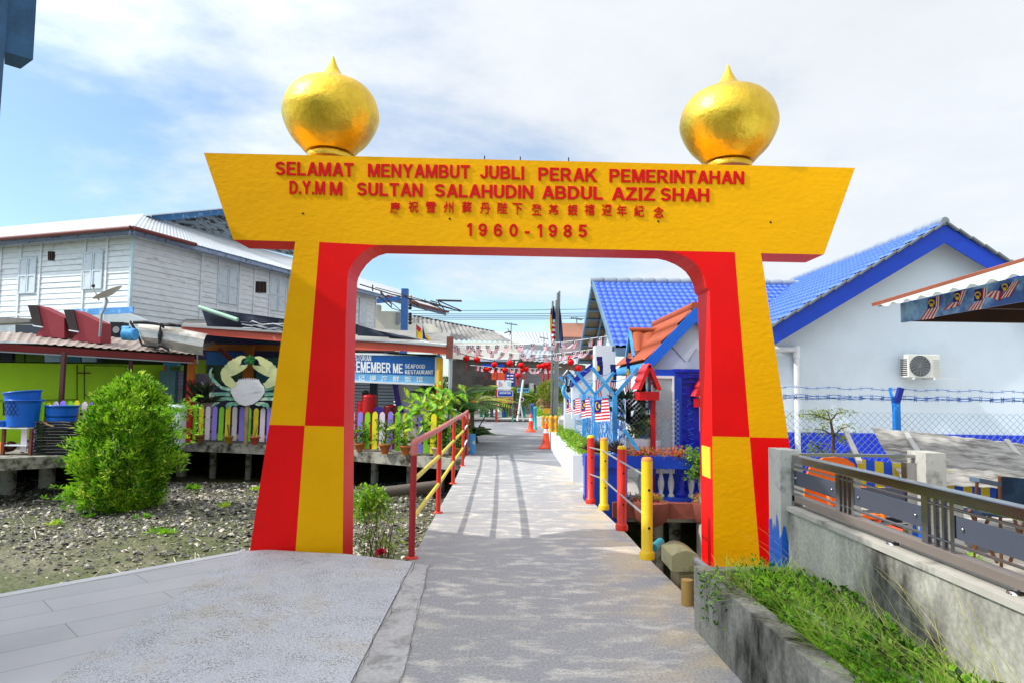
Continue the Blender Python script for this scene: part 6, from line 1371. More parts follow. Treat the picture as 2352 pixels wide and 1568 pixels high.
# signboard
Ys = 18.2; sg = thing('signboard', P(910, 860, Ys), 'blue and white restaurant signboard partly behind the left gate leg', 'signboard')
tl, tr, br, bl_ = [P(x, y, Ys) for x, y in ((745, 811), Z3(1962, 1078), Z3(1957, 1397), (745, 872))]
mb = MB(); up_t = tl.lerp(bl_, .68); up_r = tr.lerp(br, .72); mb.prism([tl, tr, up_r, up_t], (0, .06, 0), 0); mb.prism([up_t, up_r, br, bl_], (0, .06, 0), 1)
board_o = mb.build('board', [M('sign_blue', '1262B4', .35, var=.06, vs=1, bump=0), M('sign_light_blue', '6FB2E2', .35, var=.05, bump=0)], sg)
mb = MB()
for a, b in ((tl, tr), (tr, br), (br, bl_), (bl_, tl)): mb.bar(a+V((0, -.01, 0)), b+V((0, -.01, 0)), .05, .05)
mb.build('frame', mWHITE, sg)
mWL = M('sign_white', 'EEF2F4', .5, var=.02, bump=0)
def sw(txt, x0, x1, yt0, yb0, yt1, yb1, f=Z3, Y=Ys-.006, par=board_o, m_=mWL, bold=.02):
    mb = MB(); letters(mb, txt, P(*f(x0, yt0), Y), P(*f(x1, yt1), Y), P(*f(x1, yb1), Y), P(*f(x0, yb0), Y), .004, bold); return mb.build('lettering', m_, par)
sw('RESTORAN', 1025, 1255, 1070, 1130, 1080, 1138); sw('REMEMBER', 1035, 1468, 1138, 1262, 1160, 1268, bold=.05); sw('ME', 1492, 1598, 1166, 1270, 1170, 1272, bold=.05)
sw('SEAFOOD', 1622, 1842, 1172, 1218, 1178, 1222); sw('RESTAURANT', 1622, 1930, 1236, 1280, 1240, 1284)
for ch, x in (('记', 1148), ('得', 1272), ('海', 1398), ('鲜', 1525), ('饭', 1654), ('馆', 1780)): sw(ch, x-36, x+36, 1292+(x-1148)*.022, 1352+(x-1148)*.022, 1292+(x-1148)*.022, 1354+(x-1148)*.022, bold=.012)
# red drums and bits under the sign
for (x, y0, y1, w, c_, lb) in ((345, 150, 420, 105, 'B01018', 'stack of red plastic chairs under the signboard, tallest one'), (235, 250, 420, 60, 'B81820', 'lower stack of red plastic chairs next to the gate leg'), (650, 300, 420, 95, '6E0C14', 'dark red basket near the purple arch')):
    c = P(*Z4(x, y1), 18.4); tp_ = P(*Z4(x, y0), 18.4); r = (P(*Z4(x+w, y1), 18.4).x-c.x); mb = MB(); k = 7; H_ = tp_.z-c.z
    pr = []
    for i in range(k): pr += [(r*.95, H_*i/k), (r*1.03, H_*(i+.5)/k)]
    mb.lathe(pr+[(r*.9, H_), (r*.5, H_+.03), (.001, H_+.03)], V((c.x, 18.4, c.z)), 18); mb.box(c.x-r*.8, c.x+r*.8, 18.3, 18.5, 0, c.z+.01, 0)
    mb.build('red_stack', M('red_plastic_'+c_, c_, .3, var=.1), None, lb, 'plastic stack')
mb = MB(); c = P(*Z4(478, 400), 18.3); mb.tube([c, c+V((0, .04, 0))], .17, 20); mb.build('purple_disc', MATS['purple_paint'], None, 'round purple disc showing above the picket fence', 'disc')
mb = MB(); c = P(*Z4(300, 115), 18.4); mb.ball(c, .1, 8, 0, .7); mb.bar(c, c+V((.16, -.05, -.02)), .1, .02); mb.build('cap', mBLACK, None, 'black cap on the red stack', 'cap')

# picket fences
PC = [M('picket_purple', '9A86E8', .5, var=.08, vs=4), M('picket_green', '8ED424', .5, var=.08, vs=4), M('picket_yellow', 'F0E022', .5, var=.08, vs=4), M('picket_pink', 'EAD8E4', .5, var=.08, vs=4)]
def edgeY(x): return float(np.interp(x, [-420, 0, 165, 330, 430, 520, 640, 760, 830, 935, 1035], [1056, 1052, 1044, 1024, 1014, 1017, 1022, 1030, 1036, 1044, 1052]))
def fencerun(xs, start, H, lb, inset=.22):
    b0 = G(xs[0], edgeY(xs[0])); t = thing('picket_fence', b0+V((0, inset, 0)), lb, 'fence', 'pastel picket fences on the deck edge')
    pr = None; rails = []
    for i, x in enumerate(xs):
        b = G(x, edgeY(x)); b = V((b.x, b.y+inset, 0)); nxt = G(x+4, edgeY(x+4)); w = .135; h = H+random.uniform(-.025, .025); mb = MB()
        tl_ = random.uniform(-.012, .012)
        mb.prism([(b.x-w/2, b.y, .06), (b.x+w/2, b.y, .06), (b.x+w/2+tl_, b.y, h-.07), (b.x+w*.3+tl_, b.y, h-.02), (b.x+tl_, b.y, h), (b.x-w*.3+tl_, b.y, h-.02), (b.x-w/2+tl_, b.y, h-.07)], (0, .02, 0)); mb.build('picket', PC[(start+i) % 4], t); rails.append(b)
    for z in (.3, H-.3):
        mb = MB()
        for a, b in zip(rails[:-1], rails[1:]): mb.bar(a+V((0, .04, z)), b+V((0, .04, z)), .03, .06)
        mb.build('rail', MATS['brown_post'], t)
zx = lambda x: Z2(x, 0)[0]
fencerun([zx(x) for x in (1502, 1550, 1605, 1660, 1715, 1770, 1825, 1882, 1940, 1998, 2055, 2112, 2170)]+[zx(2170)+16.3*k for k in range(1, 12)], 0, 1.02, 'row of purple, green, yellow and pink pickets below the crab')
z4x = lambda x: Z4(x, 0)[0]
fencerun([z4x(x) for x in (75, 188, 290, 398, 500, 610, 725, 835, 950, 1045, 1130, 1225)], 3, 1.02, 'row of pastel pickets under the blue signboard')
fencerun([zx(x) for x in (-60, 10, 75, 140, 205, 270, 328, 390, 460, 528, 590, 652, 715, 780)], 3, 1.2, 'pastel pickets behind the blue bins on the left', .9)

# crab cut-out
mCL = M('crab_cream', 'C9C98E', .6, var=.12, vs=4, bump=.1, stain='A7AE84', st=(2, .5, .6)); mCG = M('crab_sea_green', '6FA890', .6, var=.35, vs=3, bump=.1, stain='C8D8C0', st=(3, .5, .6)); mCS = M('crab_shell_white', 'D5D2D4', .6, var=.12, vs=3, stretch=(1, 1, 4), bump=.15, stain='A7A2A4', st=(2, .56, .7))
Yk = 19.2; cr = thing('crab_sign', P(568, 990, Yk), 'giant painted crab cut-out with raised claws above the picket fence', 'crab cut-out')
def cut(name, pts, m_, dy=0):
    mb = MB(); slab(mb, [ZC(*q) for q in pts], Yk+dy, .035); return mb.build(name, m_, cr)
sh_pts = [(1025, 1110), (1090, 1075)]
for k in range(12):
    x = 1095+k*25; y0 = 1068-18*math.sin(math.pi*k/11); sh_pts += [(x, y0), (x+8, y0-26), (x+16, y0)]
sh_pts += [(1410, 1105), (1455, 1150), (1465, 1230), (1400, 1330), (1300, 1395), (1190, 1420), (1110, 1395), (1045, 1340), (990, 1230), (985, 1185)]
cut('shell', sh_pts, mCS)
cl = [(1040, 1160), (990, 1165), (920, 1130), (865, 1060), (845, 960), (870, 900), (905, 870), (905, 845), (925, 850), (960, 800), (1015, 775), (1020, 755), (1035, 770), (1070, 740), (1130, 717), (1180, 722), (1213, 748), (1160, 757), (1135, 790), (1130, 830), (1100, 850), (1130, 852), (1150, 845), (1175, 850), (1200, 840), (1235, 838), (1210, 880), (1150, 930), (1060, 980), (980, 1010), (1010, 1040), (1050, 1090), (1080, 1095)]
cut('claw', cl, mCL, -.01)
cut('claw', [(2520-x-1.5, y+8) for x, y in cl][::-1], mCL, -.01)
for pts in ([(975, 1215), (860, 1190), (790, 1130), (720, 1060), (680, 990), (690, 920), (735, 880), (710, 950), (730, 1010), (790, 1080), (860, 1145), (985, 1165)],
            [(985, 1285), (860, 1275), (700, 1290), (620, 1280), (555, 1335), (575, 1280), (640, 1240), (780, 1230), (980, 1230)],
            [(1040, 1345), (930, 1340), (860, 1345), (800, 1400), (715, 1435), (760, 1370), (830, 1305), (900, 1295), (1010, 1300)],
            [(1115, 1400), (1060, 1420), (1010, 1410), (990, 1440), (960, 1425), (935, 1475), (915, 1420), (935, 1380), (1000, 1365), (1080, 1365)]):
    cut('crab_leg', pts, mCG, .03)
    cut('crab_leg', [(2440-x, y) for x, y in pts][::-1], mCG, .03)
mb = MB()
for k in range(80):
    a = random.uniform(0, 6.28); c = P(*ZC(1258, 782), Yk-.05); l = random.uniform(.1, .17); mb.tube([c, c+V((l*math.cos(a), random.uniform(-.05, .05), l*math.sin(a)))], [.03, .008], 4)
mb.build('green_knot', M('green_rope', '1E6A34', .8), cr)
mb = MB(); c = P(*ZC(1230, 1300), Yk+.1); mb.box(c.x-.05, c.x+.05, Yk+.04, Yk+.12, 0, c.z+.3); mb.build('support', mWOOD, cr)

# bins, table, trays on the left deck
YBn = 15.75
def tub(name, cx, cy0, cy1, w0, w1, Y, lb, tilt=0, m_=None, parent=None, mesh=True):
    c = P(*Z2(cx, cy1), Y); tp_ = P(*Z2(cx, cy0), Y); k = .28125*Y/FPX; H_ = tp_.z-c.z; mb = MB()
    pr = [(w0*k, 0), (w0*k, .01)]+[(w0*k+(w1-w0)*k*i/8, H_*i/8) for i in range(1, 9)]+[(w1*k*1.07, H_), (w1*k*1.07, H_+.03), (w1*k*.98, H_+.03), (w1*k*.92, H_*.5), (.001, H_*.45)]
    mb.lathe(pr, c, 28)
    if tilt:
        cc_ = c.copy(); M_ = Matrix.Rotation(tilt, 3, 'Y'); mb.v = [tuple(cc_+M_@(V(p)-cc_)) for p in mb.v]
    return mb.build(name, m_ or M('bin_blue', '0B5FC4', .35, var=.1, vs=3, bump=.05), parent, None if parent else lb, None if parent else 'bin', None if parent else 'blue tubs on the left deck')
tub('blue_bin', 190, 395, 600, 118, 132, YBn, 'big blue round bin at the far left of the deck')
tub('blue_bin', 188, 330, 410, 118, 128, YBn, 'tilted blue basket stacked inside the big blue bin', tilt=-.12)
tub('blue_tub', 500, 440, 618, 98, 118, 16.0, 'wide blue tub right of the stacked blue bins')
tub('blue_basin', 20, 568, 604, 45, 55, 15.6, 'small blue basin at the left edge')
mb = MB(); c = P(*Z2(190, 405), YBn-.0); k = .28125*YBn/FPX
for i in range(26):
    for s in (1, -1):
        pts = [(c.x+(131-6*t)*k*1.02*math.cos(a0), YBn+(131-6*t)*k*1.02*math.sin(a0), c.z-t*.3) for t, a0 in [(q/5, 2*math.pi*i/26+s*q/5*.5) for q in range(6)]]; mb.tube(pts, .006, 3)
mb.build('net', mBLACK, None, 'black net wrapped round the big blue bin', 'net')
tb = thing('work_table', P(*Z2(120, 850), 15.6), 'low metal table with pale top under the blue bin', 'table')
mb = MB(); a, b = P(*Z2(-60, 607), 15.6), P(*Z2(262, 607), 15.6); mb.box(a.x, b.x, 15.45, 16.0, a.z-.03, a.z); mb.build('tabletop', mWHITE, tb)
for x, y in ((20, 15.47), (245, 15.47), (180, 15.95)): q = P(*Z2(x, 700), y); mb = MB(); mb.box(q.x-.03, q.x+.03, y-.03+.04, y+.03+.04, 0, a.z-.031); mb.build('leg', mRUST, tb)
mb = MB(); q0, q1 = P(*Z2(50, 805), 15.6), P(*Z2(240, 805), 15.6); mb.box(q0.x, q1.x, 15.5, 15.9, .2, .23); mb.build('shelf', mWHITE, tb)
mb = MB(); mb.ball(P(*Z2(85, 765), 15.7), .13, 8, 0, .9); mb.build('brown_pot', MATS['brown_post'], None, 'round brown pot under the low table', 'pot')
mb = MB(); a = P(*Z2(0, 740), 15.5); mb.box(a.x-.3, a.x+.05, 15.5, 15.8, .05, a.z); mb.build('orange_crate', M('pale_orange', 'D88A3A', .6), None, 'orange and white crate cut off by the left edge', 'crate')
stk = thing('tray_stack', P(*Z2(430, 840), 15.9), 'stack of folded black nets and dark trays beside the bush', 'stack')
for i in range(11):
    z = .03+i*.068; a, b = P(*Z2(270+random.uniform(-6, 12), 700), 15.7), P(*Z2(660, 700), 15.7); mb = MB()
    mb.box(a.x, b.x, 15.65+random.uniform(0, .04), 16.2, z, z+.045, 0); mb.tube([(a.x+random.uniform(0, .5), 15.66, z+.025), (a.x+.7, 15.63, z+.04+random.uniform(-.02, .02)), (b.x-random.uniform(0, .3), 15.64, z+.03)], .008, 5, 1); mb.build('tray', [mBLACK, M('tray_edge', '6E6862', .5)], stk)
mb = MB(); mb.tube([P(*Z2(335, 580), 15.7), P(*Z2(350, 565), 15.7), P(*Z2(390, 590), 15.6), P(*Z2(440, 605), 15.6)], .02, 6); mb.build('hose', M('tan_hose', 'A8844A', .6), None, 'short tan hose on the tray stack', 'hose')
mb = MB(); a, b = P(*Z2(1330, 425), 17.6), P(*Z2(1478, 700), 17.6); mb.box(a.x, b.x, 17.6, 17.9, 0, a.z); mb.build('white_tank', M('dull_white_tank', 'B9C2C8', .5, var=.1), None, 'dull white box tank between the bush and the pickets', 'tank', bevel=.06)
# potted plants on the deck edge
mPOT = M('clay_pot', 'B4662E', .7, var=.2, vs=10, bump=.2)
def pot(x, y, s, lb, kind='bare', m_=None):
    b = G(x, y); b = V((b.x, b.y+.08, 0)); t = thing('potted_plant', b, lb, 'potted plant', 'small pots along the deck edge')
    mb = MB(); mb.lathe([(.07*s, 0), (.12*s, .17*s), (.14*s, .18*s), (.14*s, .21*s), (.12*s, .21*s), (.11*s, .17*s), (.001, .165*s)], b, 16); mb.build('pot', m_ or mPOT, t)
    mb = MB(); c = b+V((0, 0, .2*s))
    if kind == 'bare':
        for k in range(7): a = random.uniform(0, 6.28); mb.tube([c, c+V((.05*math.cos(a), .04*math.sin(a), .2*s)), c+V((.09*math.cos(a), .05*math.sin(a), .34*s))], .005, 4)
        mb.build('stems', mSTEM, t)
    else:
        for k in range(26): blob(mb, c+V((random.gauss(0, .12), random.gauss(0, .08), random.uniform(0, .5)))*s, (.06, .06, .06), 8, .06, .03, [0, 1], 3)
        mb.build('leaves', [mLG, mDG], t)
pot(Z2(1620, 735)[0], 1016, 1.0, 'brown pot at the left end of the crab fence', 'bare', M('olive_pot', '7A5A2E', .6, var=.2)); pot(Z2(1856, 742)[0], 1018, 1.0, 'mustard pot with bare twigs under the crab', 'bare', M('mustard_pot', '9A7A1E', .6)); pot(Z2(2070, 762)[0], 1021, 1.05, 'red brown pot nearest the red gate leg', 'bare', M('brick_pot', 'A0442E', .6, var=.2))
pot(Z4(205, 950)[0], 1036, .95, 'clay pot half hidden by the left gate leg inside the arch', 'leafy'); pot(Z4(560, 970)[0], 1042, 1.15, 'round clay pot under the signboard fence', 'leafy'); pot(Z4(850, 990)[0], 1045, 1.1, 'orange clay pot left of the first railing post', 'leafy'); pot(Z4(1290, 1000)[0], 1047, 1.0, 'pale pot with plants behind the second railing post', 'leafy', M('pale_pot', 'C4A48A', .6)); pot(Z4(1600, 960)[0], 1046, .9, 'pot with a bright green plant behind the third railing post', 'leafy')
# dark leaved plant behind the pickets
def f10(mb):
    for (x, y) in ((448, 912), (475, 905), (462, 925), (480, 925)): rosette(mb, P(x, y, 18.6), 16, .55, .09, (10, 80))
plant('dracaena', 'dark pointed leaf plant behind the pickets near the red post', 'plant', [leafmat('near_black_leaf', '10180F', '26331F', vs=5)], f10)
# big variegated creeper and palms
vp = thing('pothos_plant', G(985, 1046)+V((0, .4, 0)), 'big leaved yellow and green variegated creeper at the signboard post', 'plant')
mb = MB()
for (x, y, Y_, sx, nn) in ((1000, 908, 17.3, .45, 26), (1020, 900, 17.4, .4, 18), (985, 935, 17.1, .55, 40), (1005, 950, 17.0, .5, 34), (960, 962, 16.9, .4, 18), (1020, 945, 17.2, .35, 18), (975, 985, 16.9, .35, 12), (955, 945, 17.0, .25, 8)):
    for k in range(nn):
        c = P(x, y, Y_)+V((random.gauss(0, sx*.5), random.gauss(0, .15), random.gauss(0, sx*.38))); d = V((random.gauss(0, .7), -.5, random.gauss(-.15, .5))).normalized()
        L_ = random.uniform(.22, .4); w_ = L_*.42; side = d.cross(V((0, -.6, .8))).normalized(); nn_ = side.cross(d); pr = [0, .35, .7, 1]; ww = [.0, 1, .8, 0]
        m_i = random.choice([0, 0, 1]); pts = []
        for t, w in zip((0, .3, .65, 1), (.15, 1, .75, .02)): q = c+d*L_*t-V((0, 0, .12*L_*t*t)); pts += [q-side*w_*w*.5+nn_*w_*w*.12, q, q+side*w_*w*.5+nn_*w_*w*.12]
        for r_ in range(3): mb.add([pts[r_*3], pts[r_*3+1], pts[r_*3+4], pts[r_*3+3]], [(0, 1, 2, 3)], m_i, True); mb.add([pts[r_*3+1], pts[r_*3+2], pts[r_*3+5], pts[r_*3+4]], [(0, 1, 2, 3)], m_i, True)
mb.build('leaves', [mVG, mLG], vp)
mb = MB()
for x in (1000, 985, 1012): b = G(x, 1046)+V((0, .5, 0)); mb.tube([b, P(x, 980, 17.3), P(x+5, 900, 17.4)], .02, 5)
mb.build('stems', mSTEM, vp)
def frond(mb, base, d, L, n=26, w=.32, mi=0):
    base = V(base); d = V(d).normalized(); hz = V((d.x, d.y, 0)); hz = hz.normalized() if hz.length > .05 else V((1, 0, 0)); side = V((-hz.y, hz.x, 0)); pts = []
    for i in range(n+1): t = i/n; pts.append(base+d*L*t+hz*L*.25*t*t-V((0, 0, .55*L*t*t)))
    mb.tube(pts[::3], .012, 4, 1)
    for i in range(3, n):
        t = i/n; l = w*math.sin(math.pi*min(1, t*.9+.1))+.05; dd = (pts[i+1]-pts[i-1]).normalized()
        for s in (-1, 1):
            q = pts[i]; e_ = q+side*s*l*.85+dd*l*.55-V((0, 0, l*.35)); up_ = dd*.018
            mb.add([q-up_, q+up_, q.lerp(e_, .6)+up_*1.1, e_, q.lerp(e_, .6)-up_*1.1], [(0, 1, 2, 3, 4)], mi)
    return mb
def palm(x, y, Y, L, n, lb, m_, zc=None):
    c = P(x, y, Y); t = thing('palm', V((c.x, Y, 0)), lb, 'palm', 'palms beside the path')
    mb = MB()
    for k in range(n):
        a = 2*math.pi*k/n+random.uniform(-.3, .3); e_ = random.uniform(.5, 1.35); frond(mb, c, (math.cos(a)*math.cos(e_), math.sin(a)*math.cos(e_), math.sin(e_)), L*random.uniform(.8, 1.15), 24, L*.2)
    mb.build('fronds', [m_, mSTEM], t); mb = MB(); mb.tube([(c.x, Y, 0), (c.x, Y, c.z)], [.1, .06], 8); mb.build('trunk', mSTEM, t)
palm(1040, 940, 18.6, 1.9, 15, 'tall dark green palm right of the signboard post', leafmat('palm_green', '1E4A14', '4E8426', vs=3)); palm(1065, 955, 20.5, 1.4, 14, 'bushy palm behind the far end of the red railing', MATS['palm_green']); palm(1085, 930, 24.0, 1.7, 12, 'light green palm near the red flags', leafmat('palm_yellow', '5A7A1A', 'A8B83A', vs=3)); palm(1092, 1002, 21.0, .7, 16, 'low fern like palm spilling onto the path', MATS['palm_green'])
def f11(mb):
    for k in range(150): blob(mb, P(random.uniform(1010, 1072), random.uniform(975, 1035), random.uniform(17.9, 19.5)), (.16, .16, .16), 12, .1, .035, [0, 0, 1], 3)
plant('green_undergrowth', 'dense green undergrowth behind the red railing', 'plants', [mDG, mLG], f11)
def f12(mb):
    for k in range(26): c = P(1045+random.uniform(-14, 10), 1050+random.uniform(-5, 40)*random.random(), 17.0); blob(mb, c, (.06, .06, .08), 8, .07, .04, [0, 1], 3)
plant('hanging_vine', 'green vine hanging from the deck edge behind the railing', 'plant', [mVG, mLG], f12)
mb = MB(); a = P(*Z4(1440, 1025), 17.0); mb.tube([a, a+V((.5, .8, .15))], .09, 14); mb.tube([a-V((.003, .006, 0)), a+V((0, .01, 0))], .075, 14, 1); mb.build('pipe_end', [M('dirty_pipe', '8A857A', .7, var=.2), mDK], None, 'open pipe end at deck level behind the railing', 'pipe')
mb = MB(); a = P(*Z4(545, 1510), 15.0); mb.tube([a, a+V((1.2, .5, .1))], .12, 14); mb.tube([a-V((.006, .003, 0)), a+V((.01, 0, 0))], .1, 14, 1); mb.build('drain_pipe', [M('brown_grey_pipe', '5E564C', .7), mDK], None, 'dark drain pipe lying under the deck seen through the arch', 'pipe')
# blue cylinder and orange broom at path edge
mb = MB(); p = G(*Z6(628, 1525)); mb.lathe([(.13, 0), (.12, .5), (.001, .5)], p, 14); mb.tube([p+V((.1, 0, .5)), p+V((.35, .3, .95)), p+V((.36, .3, 1.1))], .015, 5, 1); mb.build('sand_tub', [M('blue_spatter', '3E86C0', .6, var=.2, stain='C8C46A', st=(7, .55, .62)), mBLACK], None, 'light blue tub with a black bent rod at the left path edge', 'tub')
mb = MB(); mb.tube([P(*Z6(605, 850), 23), P(*Z6(640, 740), 23), P(*Z6(670, 650), 23)], .1, 8); mb.tube([P(*Z6(630, 850), 23), P(*Z6(655, 740), 23)], .07, 8); mb.build('orange_hose', mOR, None, 'rolled orange hose above the end of the red railing', 'hose')

# --- the round bush
bh = thing('round_bush', V((P(292, 1185, 14.4).x, 14.4, -1.05)), 'bright green round bush growing out of the mud bank', 'bush')
kx = .28125*14.4/FPX; zb0 = P(292, 1183, 14.4).z; Hb = P(292, 853, 14.4).z-zb0; c0x = P(292, 1000, 14.4).x
prof_r = [(0, .2), (.06, .6), (.14, .84), (.3, 1.06), (.5, 1.1), (.62, 1.06), (.74, .96), (.84, .74), (.92, .46), (1.0, .08)]
pr_ = np.array([a for a, _ in prof_r]); rr_ = np.array([b*.79 for _, b in prof_r])
mb = MB(); n = 3100
t = rng.uniform(0, 1, n*3); keep = rng.uniform(0, 1.35, n*3) < np.interp(t, pr_, rr_); t = t[keep][:n]; n = len(t)
a = rng.uniform(0, 2*np.pi, n)
lump = np.array([1+.34*mnoise.noise(V((math.cos(x)*2.0, math.sin(x)*2.0, y*6)))+.26*mnoise.noise(V((math.cos(x)*5, math.sin(x)*5, y*15))) for x, y in zip(a, t)])
rad = np.interp(t, pr_, rr_)*lump*(.66+.36*rng.uniform(0, 1, n)**.55)*(1+.05*rng.normal(size=n))
off = -.18*np.clip((t-.75)/.25, 0, 1)*0+.12*np.clip((t-.6)/.4, 0, 1)
px_ = c0x+off+np.cos(a)*rad; py_ = 14.4+np.sin(a)*rad; pz_ = zb0+t*Hb
dirx = np.stack([np.cos(a)*.8, np.sin(a)*.8, .75+.5*t], 1); per = 11
Pp = np.repeat(np.stack([px_, py_, pz_], 1), per, 0); Dd = np.repeat(dirx, per, 0)+rng.normal(0, .55, (n*per, 3)); Pp += Dd*rng.uniform(0, .04, (n*per, 1))-np.repeat(dirx, per, 0)*rng.uniform(0, .12, (n*per, 1))
leaves(mb, Pp, Dd, .11, .03, [0, 0, 1, 2], .1)
for (x, y, nn) in ((168, 1130, 40), (200, 1165, 40), (395, 950, 30), (418, 935, 22), (180, 1150, 20), (420, 1000, 20)):
    c = P(x, y, 14.0)
    for k in range(nn): rosette(mb, c+V((random.gauss(0, .16), random.gauss(0, .15), random.gauss(0, .1))), 8, .11, .028, (0, 70))
mb.build('foliage', [leafmat('bush_leaf', '4A8A12', 'A4D62A', vs=2.2), leafmat('bush_leaf_light', '7FB822', 'D4E45A', vs=3), leafmat('bush_leaf_dark', '1E4A0C', '4E861A', vs=3)], bh)
mb = MB()
for k in range(34):
    a0 = random.uniform(0, 6.28); r0 = random.uniform(.3, 1.0); h = random.uniform(.2, .85); mb.tube([(c0x+random.uniform(-.12, .12), 14.4+random.uniform(-.1, .1), zb0-.15), (c0x+.3*r0*math.cos(a0), 14.4+.3*r0*math.sin(a0), zb0+Hb*h*.4), (c0x+r0*math.cos(a0)*.9, 14.4+r0*math.sin(a0)*.9, zb0+Hb*h)], [.03, .02, .006], 5)
mb.build('branches', mSTEM, bh)
# seedlings on the mud
for i, (x, y, nn, lb) in enumerate(((372, 1228, 10, 'small green seedling in the bush shadow'), (520, 1170, 7, 'green seedling on the shells left of the red leg'), (440, 1128, 16, 'yellow green clump behind the round bush'), (124, 1205, 5, 'tiny green sprout on the left shell bank'), (340, 1198, 5, 'tiny sprout just right of the bush stem'), (590, 1130, 6, 'small sprout against the red leg edge'))):
    q = G(x, y, -1.05); mb = MB()
    for k in range(nn): rosette(mb, (q.x+random.gauss(0, .09), q.y+random.gauss(0, .1), gh(q.x, q.y)+.03), 9, .13, .03, (5, 80))
    mb.build('seedling', [MATS['bush_leaf_light']] if i % 2 else [mLG], None, lb, 'seedling', 'green seedlings on the mud')
# scrub plant and pink flower inside the arch, left
sp = thing('scrub_plant', P(870, 1262, 8.4), 'loose scrubby plant on the mud inside the arch by the left leg', 'plant')
mb = MB(); m2 = MB()
for k in range(26):
    x = random.uniform(822, 925); y = random.uniform(1135, 1250); b = P(855+random.uniform(-20, 40), 1275, 8.3); b.z = -1.0; e_ = P(x, y, random.uniform(8.0, 9.2)); m = b.lerp(e_, .5)+V((random.uniform(-.08, .08), 0, .05)); m2.tube([b, m, e_], [.009, .006, .003], 4)
    for q in range(4): c = m.lerp(e_, random.random())+V((random.gauss(0, .05), random.gauss(0, .05), random.gauss(0, .05))); rosette(mb, c, 6, .055, .022, (-20, 70))
mb.build('leaves', [leafmat('dull_green', '4E6A1E', '98A848', vs=6)], sp); m2.build('stems', mSTEM, sp)
def f13(mb):
    for k in range(60): blob(mb, P(random.uniform(822, 880), random.uniform(1128, 1180), 11.0), (.14, .14, .1), 8, .08, .03, [0, 1], 3)
plant('yellow_shrub', 'yellow green shrub on the mud behind the left leg', 'plant', [mYG, mLG], f13)
def f14(mb):
    for k in range(5): rosette(mb, P(876+random.uniform(-7, 10), 1268+random.uniform(-5, 5), 7.2), 12, .05, .035, (-30, 80))
plant('pink_flower', 'pink red flower at the mound edge beside the railing post', 'flower', [leafmat('pink_petal', 'C8143C', 'F0506A', trans=.2)], f14)
# ============================================================ FAR END OF THE PATH
def bx(mb, x0, y0, x1, y1, Y, th=.2, mi=0):
    a, b = P(x0, y0, Y), P(x1, y1, Y); mb.box(min(a.x, b.x), max(a.x, b.x), Y, Y+th, min(a.z, b.z), max(a.z, b.z), mi); return mb
# grey clapboard house at the end
gb = thing('grey_house', P(1225, 950, 44), 'grey clapboard house closing the end of the path behind the lanterns', 'house')
mGC = M('grey_clapboard', '8E9094', .75, var=.1, vs=2, bump=.3, bs=10, stretch=(.2, 1, 3))
mb = MB(); a, b = P(1180, 838, 44), P(1345, 838, 44); n = 28
for i in range(n): z0 = .1+(a.z-.1)*i/n; mb.hexa([(a.x, 44-.03, z0), (b.x, 44-.03, z0), (b.x, 49, z0), (a.x, 49, z0), (a.x, 44, z0+(a.z-.1)/n), (b.x, 44, z0+(a.z-.1)/n), (b.x, 49, z0+(a.z-.1)/n), (a.x, 49, z0+(a.z-.1)/n)])
mb.build('wall', mGC, gb)
mb = MB(); slab(mb, [(1192, 823), (1268, 826), (1345, 838), (1345, 850), (1180, 850)], 43.8, .3, 0); mb.build('upper_band', M('brown_grey', '7A6E62', .8, var=.15), gb)
mb = MB(); mb.sheet(P(1194, 800, 48), P(1350, 812, 48), P(1360, 838, 43.3), P(1180, 826, 43.3), 160, 1, lambda u, v: .03*math.sin(u*2*math.pi/.3)); mb.build('roof', M('silver_roof', '9FA6AC', .5, metal=.2, var=.1, stain='7E8488', st=(.5, .5, .6)), gb)
mb = MB(); bx(mb, *Z6(1585, 520), *Z6(1625, 640), 43.9, .1); bx(mb, *Z6(1655, 400), *Z6(1695, 640), 43.9, .1); bx(mb, *Z6(1510, 385), *Z6(1570, 450), 43.9, .1); mb.build('window', MATS['dark_glass'], gb)
mb = MB(); bx(mb, *Z6(1592, 370), *Z6(1660, 505), 43.4, .4); mb.build('air_conditioner_unit', MATS['ac_casing'], gb)
# white flat walled building and its grey roof
wb = thing('white_building', P(1115, 900, 41), 'long white wall below a grey corrugated roof beyond the palms', 'building')
mb = MB(); mb.prism([P(*Z5(325, 1010), 41), P(*Z5(1425, 1012), 41), P(*Z5(1425, 1290), 41), P(*Z5(325, 1290), 41)], (0, 3, 0)); bx(mb, *Z5(325, 1290), *Z5(1350, 2000), 41.4, .3, 1); mb.build('wall', [M('cream_wall', 'EDEBDF', .7, var=.04, bump=.03), M('shop_shadow', '5E5A56', .8, var=.3)], wb)
mb = MB(); mb.sheet(P(*Z5(-300, 590), 52), P(*Z5(1030, 850), 52), P(*Z5(1330, 1005), 42), P(*Z5(-300, 960), 42), 130, 1, lambda u, v: .05*math.sin(u*2*math.pi/.33)); mb.build('roof', M('old_asbestos', '85837F', .85, var=.3, vs=1, stretch=(1, .2, 1), stain='5E5C5A', st=(.8, .5, .65)), wb)
mb = MB(); mb.bar(P(*Z5(-300, 588), 52), P(*Z5(1020, 846), 52), .3, .12); mb.build('ridge_cap', M('dark_ridge', '3A4248', .6), wb)
mb = MB(); bx(mb, *Z5(790, 1285), *Z5(1330, 1330), 40.8, .2, 0); bx(mb, *Z5(820, 1365), *Z5(1180, 1410), 40.6, .2, 1); mb.build('shop_canopy', [M('pale_canopy', 'B4C4CC', .6), mBLUE], wb)
mb = MB(); bx(mb, *Z6(700, 260), *Z6(1050, 560), 40.9, .1, 0); mb.build('shop_opening', M('dark_shop', '4A4240', .8, var=.3), wb)
